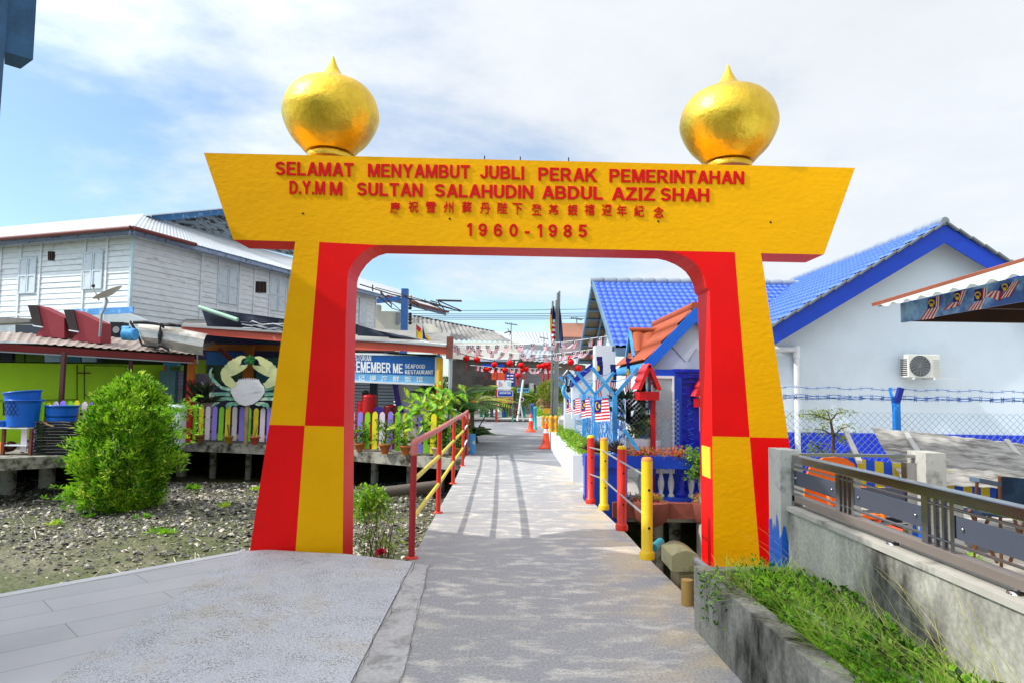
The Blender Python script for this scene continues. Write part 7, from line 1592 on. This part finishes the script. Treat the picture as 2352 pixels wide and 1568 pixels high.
# left cream buildings
cb = thing('cream_building', P(910, 760, 38), 'cream building with rust stains behind the timber house', 'building')
mb = MB(); bx(mb, 864, 715, 925, 800, 38, 4, 0); bx(mb, 864, 700, 872, 716, 38.1, .5, 0); bx(mb, 918, 743, 992, 800, 37.4, 4, 0); bx(mb, 990, 770, 1030, 810, 37.0, 3, 0)
mb.build('wall', M('cream_stained', 'E2DFCF', .75, var=.06, vs=.6, stain='B08A5E', st=(.6, .62, .78), stretch=(1, 1, .3), bump=.05), cb)
mb = MB(); bx(mb, 909, 718, 921, 745, 37.9, .2); mb.build('side_panel', mGREY, cb)
up = thing('utility_pole', P(924, 900, 33), 'concrete utility pole with black insulators behind the blue canopy post', 'utility pole')
mb = MB(); q = P(924, 800, 33); mb.tube([(q.x, 33, 0), (q.x, 33, P(924, 692, 33).z)], .12, 10); mb.build('pole', mCON, up)
mb = MB()
for y in (700, 708, 722, 728, 734, 742): c = P(942, y, 33); mb.ball(c, .09, 6); mb.tube([c, V((q.x, 33, c.z))], .02, 4)
mb.build('insulators', mBLACK, up)
wl = thing('power_lines', P(1150, 725, 33), 'five thin power lines crossing the sky behind the arch', 'power lines')
for (y0, ym, y1) in ((720, 722, 709), (724.5, 726.5, 714), (728, 730, 718), (732, 734, 723), (713, 712, 700)):
    mb = MB(); pts = []
    for k in range(21): t = k/20; x = 945+(1700-945)*t; y = y0*(1-t)+y1*t+(ym-(y0+y1)/2)*4*t*(1-t)*.6+1; pts.append(P(x, y, 33+5*t))
    mb.tube(pts, .014, 4); mb.build('wire', M('wire_grey', '50565C', .6), wl)
# pale distant roofs
dr = thing('distant_roof', P(1200, 800, 60), 'pale corrugated roofs far beyond the white building', 'roof')
mb = MB(); mb.sheet(P(*Z5(1010, 840), 72), P(*Z5(2000, 862), 72), P(*Z5(2000, 1060), 58), P(*Z5(1250, 1040), 58), 90, 1, lambda u, v: .05*math.sin(u*2*math.pi/.4)); mb.build('sheet', M('light_roof', 'A4AAAE', .6, var=.06, vs=.4), dr)
mb = MB(); slab(mb, [Z5(1420, 1060), Z5(1580, 1045), Z5(1830, 1060), Z5(2070, 1110), Z5(2070, 1290), Z5(1420, 1290)], 50, .3); mb.build('grey_gable', M('mid_grey_roof', '9AA2A6', .7, var=.08), dr)
pb = thing('pink_building', P(1320, 790, 38), 'salmon pink parapet building behind the blue tiled roof', 'building')
mb = MB(); bx(mb, 1284, 742, 1352, 772, 38, 3, 0); bx(mb, 1284, 774, 1352, 810, 38.1, 3, 1); bx(mb, 1280, 771, 1352, 774.5, 37.8, 3.2, 0); mb.build('wall', [M('salmon_wall', 'D29A82', .75, var=.06, stain='B07A64', st=(.8, .6, .75), stretch=(1, 1, .3)), M('pale_mauve', 'B8A6AA', .75)], pb)
def antenna(x, yt, yb, Y, w, lb, two=False):
    t = thing('tv_antenna', P(x, yb, Y), lb, 'antenna', 'roof antennas'); mb = MB(); mb.tube([P(x, yb, Y), P(x, yt, Y)], .03, 5); mb.build('mast', mGREY, t)
    mb = MB(); mb.tube([P(x-w, yt+2, Y), P(x+w, yt+6, Y)], .02, 4)
    for k in range(7): xx = x-w+2*w*k/6; mb.tube([P(xx, yt+1.5+4*k/6, Y)-V((0, .4, 0)), P(xx, yt+2.5+4*k/6, Y)+V((0, .4, .05))], .025, 4)
    if two: mb.tube([P(x-16, yt+24, Y), P(x, yt+20, Y)], .035, 4); mb.tube([P(x-8, yt+14, Y), P(x-1, yt+26, Y)], .02, 4); mb.tube([P(x-4, yt+30, Y), P(x, yt+20, Y)], .02, 4)
    mb.build('elements', mBLACK, t)
antenna(1174, 741, 800, 41, 13, 'tall antenna with two arrays on the white building corner', True); antenna(1249, 773, 800, 50, 9, 'faint antenna above the grey gable'); antenna(1324.5, 729, 745, 38, 12, 'antenna on the salmon pink building')

# signs in the middle
Yg_ = 34.5; sb = thing('sign_stand', P(1142, 965, Yg_), 'stack of three street boards on a red post at the end of the path', 'sign')
mb = MB(); a = P(1141.5, 850, Yg_); mb.box(a.x-.06, a.x+.06, Yg_, Yg_+.1, 0, a.z); mb.build('post', M('post_dull_red', 'A83A32', .5), sb)
mb = MB(); q = P(1178, 900, Yg_); mb.box(q.x-.04, q.x+.04, Yg_, Yg_+.08, 0, q.z); mb.build('post', M('teal_post', '4E8E86', .5), sb)
mb = MB(); bx(mb, *Z6(1058, 320), *Z6(1292, 475), Yg_-.1, .05, 0)
for (x0, y0, x1, y1, k) in ((1090, 340, 1120, 385, 1), (1125, 365, 1150, 420, 2), (1090, 385, 1120, 430, 2), (1230, 345, 1285, 380, 3), (1235, 385, 1280, 410, 3)): bx(mb, *Z6(x0, y0), *Z6(x1, y1), Yg_-.11, .005, k)
mb.build('map_board', [mWHITE, M('faded_ink', '9AA4A8', .6), M('faded_pink', 'D8A0A0', .6), M('faded_green', 'A8D0D0', .6)], sb)
mb = MB(); bx(mb, *Z6(1068, 488), *Z6(1322, 592), Yg_-.1, .05, 0); bx(mb, *Z6(1078, 497), *Z6(1312, 583), Yg_-.11, .02, 1); snb = mb.build('street_name_board', [mWHITE, M('street_blue', '143CA8', .4)], sb)
sw('JLN BESAR PULAU', 1100, 1285, 512, 545, 512, 547, Z6, Yg_-.115, snb, mWL, .03); 
mb = MB(); bx(mb, *Z6(1068, 600), *Z6(1322, 697), Yg_-.1, .05, 0); mb.prism([P(*Z6(*q), Yg_-.12) for q in ((1090, 668), (1118, 655), (1118, 664), (1215, 664), (1215, 672), (1118, 672), (1118, 681))], (0, .01, 0), 1); bx(mb, *Z6(1235, 612), *Z6(1312, 690), Yg_-.115, .01, 2)
mb.build('arrow_board', [M('board_yellow', 'E8B848', .5, var=.08), M('arrow_brown', 'A84A2A', .5), M('board_picture', 'A87A6A', .6, var=.4, vs=12)], sb)
mb = MB(); bx(mb, *Z6(975, 190), *Z6(1200, 318), 36, .05, 0); mb.build('orange_banner', M('orange_banner', 'E0542A', .6, var=.12, vs=4, stain='E8903A', st=(1.5, .55, .7)), None, 'orange red cloth banner behind the sign stand', 'banner')
mb = MB(); bx(mb, *Z6(1205, 208), *Z6(1345, 415), 36.3, .05, 0)
for y in (235, 285, 335): bx(mb, *Z6(1222, y), *Z6(1262, y+22), 36.28, .02, 1); bx(mb, *Z6(1275, y), *Z6(1330, y+22), 36.28, .02, 1)
mb.build('blue_banner', [M('banner_blue', '1A3C9E', .5), mWL], None, 'blue banner with blurred white blocks beside the orange banner', 'banner')
tq = thing('turquoise_sign', P(1202, 960, 34), 'small turquoise hanging sign on a leaning white pole', 'sign')
mb = MB(); bx(mb, *Z6(1392, 448), *Z6(1585, 530), 34, .05, 0)
for k in range(5): bx(mb, *Z6(1405+k*35, 465), *Z6(1428+k*35, 500), 33.98, .01, 1)
mb.build('board', [M('turquoise_board', '6FB4CC', .5), M('navy_glyph', '1E4A7A', .5)], tq)
mb = MB(); mb.tube([P(*Z6(1395, 985), 33.9), P(*Z6(1490, 310), 33.9)], .05, 6); mb.tube([P(*Z6(1490, 985), 34), P(*Z6(1440, 720), 33.9)], .04, 6); mb.build('pole', mWHITE, tq)
mb = MB(); bx(mb, *Z6(1440, 605), *Z6(1500, 665), 33.8, .04, 0); bx(mb, *Z6(1450, 613), *Z6(1490, 655), 33.78, .01, 1); mb.build('notice_plate', [mWHITE, M('plate_brown', '5A2A2A', .5)], tq)
mb = MB(); slab(mb, [Z6(1245, 915), Z6(1260, 760), Z6(1310, 730), Z6(1370, 790), Z6(1370, 915)], 35.5, .5); mb.build('brown_rock', M('rock_brown', '6A4A40', .85, var=.3, bump=.6), None, 'brown rock standing behind the sign stand', 'rock')
mb = MB(); slab(mb, [Z6(1375, 740), Z6(1470, 740), Z6(1480, 910), Z6(1370, 910)], 35.9, .4); mb.build('brown_barrel', M('barrel_brown', '5E2E2A', .7), None, 'brown barrel behind the leaning pole', 'barrel')
# pots on the square
for (x, w, c_, lb) in ((805, 28, '1FA080', 'turquoise green pot left on the square'), (890, 38, '1E9A4A', 'bright green pot on the square'), (975, 30, '4A6A9A', 'grey blue pot left of the sign stand'), (1170, 32, '2E6AC0', 'blue pot between the sign posts'), (1220, 26, '2E9A6A', 'green pot by the brown rock'), (1500, 30, '1E9A8A', 'teal pot right of the leaning pole'), (1720, 26, '2E5A8A', 'blue pot in front of the grey house')):
    b = P(*Z6(x, 850), 38); k = .14063*38/FPX; t = thing('garden_pot', V((b.x, 38, .12)), lb, 'pot', 'coloured pots on the square'); h = P(*Z6(x, 772), 38).z
    mb = MB(); mb.lathe([(w*k*.85, .12), (w*k, h), (w*k*.9, h), (.001, h-.05)], V((b.x, 38, 0)), 14); mb.build('pot', M('pot_'+c_, c_, .5), t)
    mb = MB()
    for q in range(24): blob(mb, (b.x+random.gauss(0, .35), 38+random.gauss(0, .2), h+random.uniform(0, .9)), (.2, .2, .2), 8, .2, .06, [0, 1], 3)
    mb.build('shrub', [mDG, mYG], t)
palm(*Z6(1640, 690), 40, 1.3, 14, 'small fan palm in front of the grey house', MATS['palm_green']); palm(*Z6(1350, 560), 37, .9, 12, 'spiky palm between the sign stand and the turquoise sign', MATS['palm_yellow'])
# topiary by the flagpoles and flowers
tp = thing('clipped_tree', V((P(1267, 960, 23).x, 23, 0)), 'round clipped yellow green tree behind the flagpoles', 'tree')
def crown(mb, x, y, Y, r, n, L=.09, w=.035, mi=[0, 1]): blob(mb, P(x, y, Y), (r, r, r*.85), n, L, w, mi, 6, .6)
mb = MB(); crown(mb, 1264, 896, 23, .40, 420); crown(mb, 1283, 902, 23.2, .34, 260); mb.build('crown', [mYG, leafmat('olive_dull', '7A7A2E', 'B4AC5A', vs=5)], tp); mb = MB(); c = P(1267, 900, 23); mb.tube([(c.x, 23, 0), c], .05, 7); mb.build('trunk', mSTEM, tp)
def f15(mb):
    for k in range(40): blob(mb, P(*Z6(random.uniform(1775, 1960), random.uniform(610, 760)), 24), (.12, .12, .12), 9, .1, .05, [0, 1, 2], 3)
plant('pink_blossoms', 'cluster of pink and white blossoms below the clipped tree', 'flowers', [leafmat('blossom_pink', 'C83A4A', 'E8A0A0'), leafmat('blossom_cream', 'D8B8A0', 'F0E0D0'), mLG], f15)
mb = MB(); bx(mb, *Z6(1815, 780), *Z6(1940, 865), 22.5, .1, 0); mb.build('yellow_chair_back', M('amber', 'E0A81E', .5), None, 'amber yellow board among the plants under the clipped tree', 'board')
# flagpoles
fp_ = thing('flagpoles', V((P(1278, 955, 19).x, 19, 0)), 'group of four steel flagpoles with drooping flags right of the path', 'flagpoles')
for (x, yt, xb) in ((1269.5, 692, 1266), (1278, 690, 1272), (1281, 673, 1276), (1285, 669, 1279)):
    mb = MB(); a, b = P(x, yt, 19), P(xb, 958, 19); b.z = max(b.z, 0); mb.tube([V((b.x, 19, 0)), b, a], .028, 8); mb.build('pole', M('pole_grey', '8A8A86', .35, metal=.6, var=.1), fp_)
def droop(name, pts, cols, lab=None):
    mb = MB(); n = len(pts)
    for i in range(n-1):
        (xl, xr, y), (xl2, xr2, y2) = pts[i], pts[i+1]
        for j in range(4):
            q = lambda xa, xb_, yy, k: P(xa+(xb_-xa)*k/4, yy, 18.95)+V((0, .05*math.sin(k*2.2+yy*.05), 0))
            mb.quad(q(xl, xr, y, j), q(xl, xr, y, j+1), q(xl2, xr2, y2, j+1), q(xl2, xr2, y2, j), cols[min(i, len(cols)-1)] if not callable(cols) else cols(i, j))
    return mb.build(name, FM+[M('flag_navy', '2A3466', .7, var=.15)], fp_)
z5 = lambda x, y: Z5(x, y)
def zrow(xl, xr, y): a = Z5(xl, y); b = Z5(xr, y); return (a[0], b[0], a[1])
droop('state_flag', [zrow(1940, 1952, 460), zrow(1930, 1962, 570), zrow(1922, 1962, 650), zrow(1925, 1960, 750), zrow(1930, 1955, 850)], [1, 3, 3, 3])
droop('national_flag', [zrow(1985, 2000, 430), zrow(1972, 2015, 560), zrow(1950, 2015, 650), zrow(1960, 2012, 700)]+[zrow(1932+4*k, 2012, 720+40*k) for k in range(9)], lambda i, j: 2 if i < 2 else (i % 2))
droop('navy_flag', [zrow(2080, 2086, 430), zrow(2080, 2108, 560), zrow(2080, 2125, 700), zrow(2085, 2138, 900), zrow(2090, 2140, 1100)], [4])
# small flags on the restaurant roof
sf = thing('roof_flags', P(960, 785, 18.3), 'yellow, red and blue little flags standing on the restaurant roof', 'flags')
mb = MB(); slab(mb, [Z3(1748, 745), Z3(1810, 810), Z3(1812, 905), Z3(1745, 890)], 18.2, .01, 0); slab(mb, [Z3(1748, 745), Z3(1800, 790), Z3(1780, 830), Z3(1750, 800)], 18.19, .01, 1); slab(mb, [Z3(1815, 750), Z3(1845, 880), Z3(1870, 915), Z3(1815, 900)], 18.18, .01, 2); slab(mb, [Z3(1845, 830), Z3(1905, 920), Z3(1860, 920)], 18.21, .01, 0); mb.build('cloth', [mFY, mFR, mFB], sf)
mb = MB(); mb.tube([P(*Z3(1745, 735), 18.2), P(*Z3(1745, 920), 18.2)], .012, 4); mb.tube([P(*Z3(1815, 735), 18.2), P(*Z3(1815, 920), 18.2)], .012, 4); mb.build('stick', mGREY, sf)

# bunting strings with flags
def bunting(knots, xs, Y0, Y1, lb, w=9.5, h=17):
    kx_ = [k[0] for k in knots]; ky_ = [k[1] for k in knots]; Yx = lambda x: Y0+(Y1-Y0)*(x-kx_[0])/(kx_[-1]-kx_[0])
    t = thing('flag_bunting', P(knots[0][0], knots[0][1], Y0), lb, 'bunting', 'strings of small flags over the path')
    mb = MB(); pts = []
    for k in range(31): x = kx_[0]+(kx_[-1]-kx_[0])*k/30; pts.append(P(x, float(np.interp(x, kx_, ky_)), Yx(x)))
    mb.tube(pts, .008, 4); mb.build('string', mWHITE, t)
    for x in xs:
        y = float(np.interp(x, kx_, ky_)); Y = Yx(x); tl = P(x-w/2, y, Y); sc_ = Y/FPX; W_ = w*sc_; H_ = h*sc_*random.uniform(.85, 1.1); sw_ = random.gauss(0, .35)*H_; dp = random.gauss(0, .25)*W_
        mb = MB(); nx, ny = 6, 5
        def q(u, v, o=0): return tl+V((W_*u+sw_*v*v, dp*u+.25*H_*v*math.sin(u*3+x)*.6+o, -H_*v))
        for i in range(nx):
            for j in range(ny): mb.quad(q(i/nx, j/ny), q((i+1)/nx, j/ny), q((i+1)/nx, (j+1)/ny), q(i/nx, (j+1)/ny), 2 if (j < 2 and i < 4) else (1 if i % 2 else 0))
        mb.add([q(.33+.17*math.cos(k*math.pi/5), .2+.12*math.sin(k*math.pi/5), -.02) for k in range(10)], [tuple(range(10))], 3)
        mb.build('flag', [M('bunting_white', 'EFE4E6', .7, var=.05, bump=0, trans=.3), M('bunting_red', 'D87080', .7, bump=0, trans=.3), M('bunting_navy', '1E2250', .7, bump=0), M('bunting_pale', 'E8E0C8', .7, bump=0)], t)
z5x = lambda x: 992.25+.14063*x
bunting([(1030, 792), (1105, 792.5), (1195, 791), (1245, 787.5), (1288, 785.5), (1323, 782), (1395, 772), (1460, 764)], [z5x(v) for v in (390, 600, 660, 760, 910, 1070, 1222, 1375, 1470, 1650, 1860, 2005, 2130, 2340)]+[1322, 1357, 1378, 1413, 1440], 20, 17, 'upper string of little striped flags reaching the terracotta porch', 9.5, 18)
bunting([(1030, 795), (1109, 802), (1189, 812), (1266, 813), (1330, 806), (1372, 800)], [z5x(v) for v in (420, 690, 790, 970, 1160, 1300, 1490, 1650, 1840, 2010, 2150, 2330)]+[1335, 1350], 21, 17, 'middle sagging string of little striped flags', 9.5, 17)
bunting([(1080, 838), (1150, 844), (1230, 846), (1290, 842)], [1098, 1108, 1120, 1133, 1146, 1158, 1170, 1180, 1192, 1204, 1216, 1228, 1240, 1252, 1262, 1275], 27, 27, 'lowest far string of little striped flags in front of the grey house', 7, 12)
bunting([(1100, 908), (1125, 909), (1145, 911)], [1106, 1113, 1120, 1128, 1136], 36, 36, 'short string of flags under the shop roof left of the sign stand', 6, 8)
# black wires carrying the lanterns
lw = thing('lantern_wires', P(1150, 830, 22), 'thin black wires carrying the red lanterns over the path', 'wires')
for kn in ([(1040, 805), (1072, 816), (1135, 828), (1200, 826), (1262, 818), (1311, 812), (1372, 800)], [(1040, 823), (1095, 830), (1137, 836), (1197, 832), (1249, 833), (1300, 826), (1366, 812)], [(1311, 822), (1364, 812), (1398, 822), (1412, 838)]):
    mb = MB(); mb.tube([P(x, y, 22) for x, y in kn], .012, 4); mb.build('wire', mBLACK, lw)
lan = [(*Z5(560, 1277), 7.0, 'round red lantern nearest the signboard'), (*Z5(735, 1297), 7.0, 'second round red lantern from the signboard'), (*Z5(1018, 1378), 6.8, 'red lantern left above the orange banner'), (*Z5(1272, 1357), 7.4, 'big red lantern below the white building corner'), (*Z5(1456, 1388), 6.9, 'single red lantern right of the white wall end'),
       (*Z5(1192, 1467), 6.4, 'red lantern hanging over the orange banner'), (*Z5(905, 1457), 5.4, 'right one of the small pair of lanterns over the palms'), (*Z5(868, 1455), 5.0, 'left one of the small pair of lanterns over the palms'), (*Z5(1482, 1460), 5.6, 'left one of two touching lanterns above the leaning pole'), (*Z5(1540, 1450), 5.8, 'right one of two touching lanterns above the leaning pole'),
       (*Z5(1750, 1407), 5.6, 'leftmost lantern of the dense cluster left of the flagpoles'), (*Z5(1825, 1396), 7.0, 'front middle lantern of the dense cluster left of the flagpoles'), (*Z5(1895, 1378), 7.0, 'upper right lantern of the dense cluster by the flagpoles'), (*Z5(1908, 1430), 5.8, 'lowest right lantern of the dense cluster by the flagpoles'),
       (*Z5(2250, 1262), 4.8, 'small upper lantern right of the flagpoles'), (*Z5(2268, 1336), 7.2, 'red lantern above the white lamp column'), (*Z7(280, 1482), 7.4, 'red lantern in front of the blue gable'), (*Z7(525, 1310), 6.8, 'red lantern before the dark tile verge'), (*Z7(835, 1480), 7.4, 'rightmost red lantern near the striped banner'), (*Z7(722, 1412), 5.2, 'crumpled small red lantern left of the rightmost one')]
mLAN = M('lantern_red', 'E00C10', .5, var=.05, bump=0, trans=.15, spec=.2); mTAS = M('tassel_red', 'C8141C', .8, bump=0)
l0 = None
for i, (x, y, r, lb) in enumerate(lan):
    Y = 22.0-(0 if x < 1300 else 2); c = P(x, y, Y); rr = r*1.12*Y/FPX
    t = thing('paper_lantern', c, lb, 'lantern', 'red paper lanterns over the path')
    if l0 is None:
        mb = MB(); n = 10; pr = []
        for k in range(n*2+1): a_ = -math.pi/2+math.pi*k/(n*2); pr.append((max(.012, .1*math.cos(a_)*(1.0 if k % 2 else .965)), .088*math.sin(a_)))
        mb.lathe(pr, c, 20); s_ = mb.build('shade', mLAN, t)
        mb = MB(); mb.tube([c+V((0, 0, .085)), c+V((0, 0, .105))], .03, 8); mb.tube([c+V((0, 0, .105)), c+V((0, 0, .2))], .004, 3); mb.tube([c-V((0, 0, .1)), c-V((0, 0, .084))], .03, 8); h_ = mb.build('cap', mBLACK, t)
        mb = MB(); mb.tube([c-V((0, 0, .1)), c-V((0, 0, .17)), c-V((0, 0, .36))], [.005, .012, .016], 6); ts = mb.build('tassel', mTAS, t)
        l0 = (s_, h_, ts); rr0 = rr
    else:
        for o_ in l0: k = o_.copy(); COL.objects.link(k); k.parent = t
    t.scale = (rr/.1,)*3
for i, (x, y0, y1, lb) in enumerate(((*Z6(1820, 215)[:1], 857, 876, 'thin red firework tassel under the lantern cluster, left'), (*Z6(1895, 215)[:1], 857, 874, 'thin red firework tassel under the lantern cluster, right'), (*Z6(1400, 300)[:1], 858, 884, 'long red knot tassel left of the leaning pole'), (*Z7(1262/6.17, 0)[:1], 0, 0, ''))):
    if not lb: continue
    mb = MB(); mb.tube([P(x, y0-10, 23), P(x, y0, 23)], .006, 3); mb.tube([P(x, y0, 23), P(x, y1, 23)], .035, 6)
    if i == 2: mb.ball(P(x, y0+4, 23), .1, 6)
    mb.build('red_tassel', mTAS, None, lb, 'tassel', 'red hanging tassels')

# distance: tree line and houses that close the horizon
mb = MB()
for k in range(420):
    x = random.uniform(-150, 120); mb_y = 160+random.uniform(-8, 8)
    blob(mb, (x, mb_y, random.uniform(0, 3.2)), (3.5, 3, 2), 22, 1.3, .7, 0, 2)
mb.build('far_trees', [leafmat('far_green', '3A5230', '5E7A48', vs=.4)], kind='stuff', label='low line of far green trees at the horizon', cat='trees')
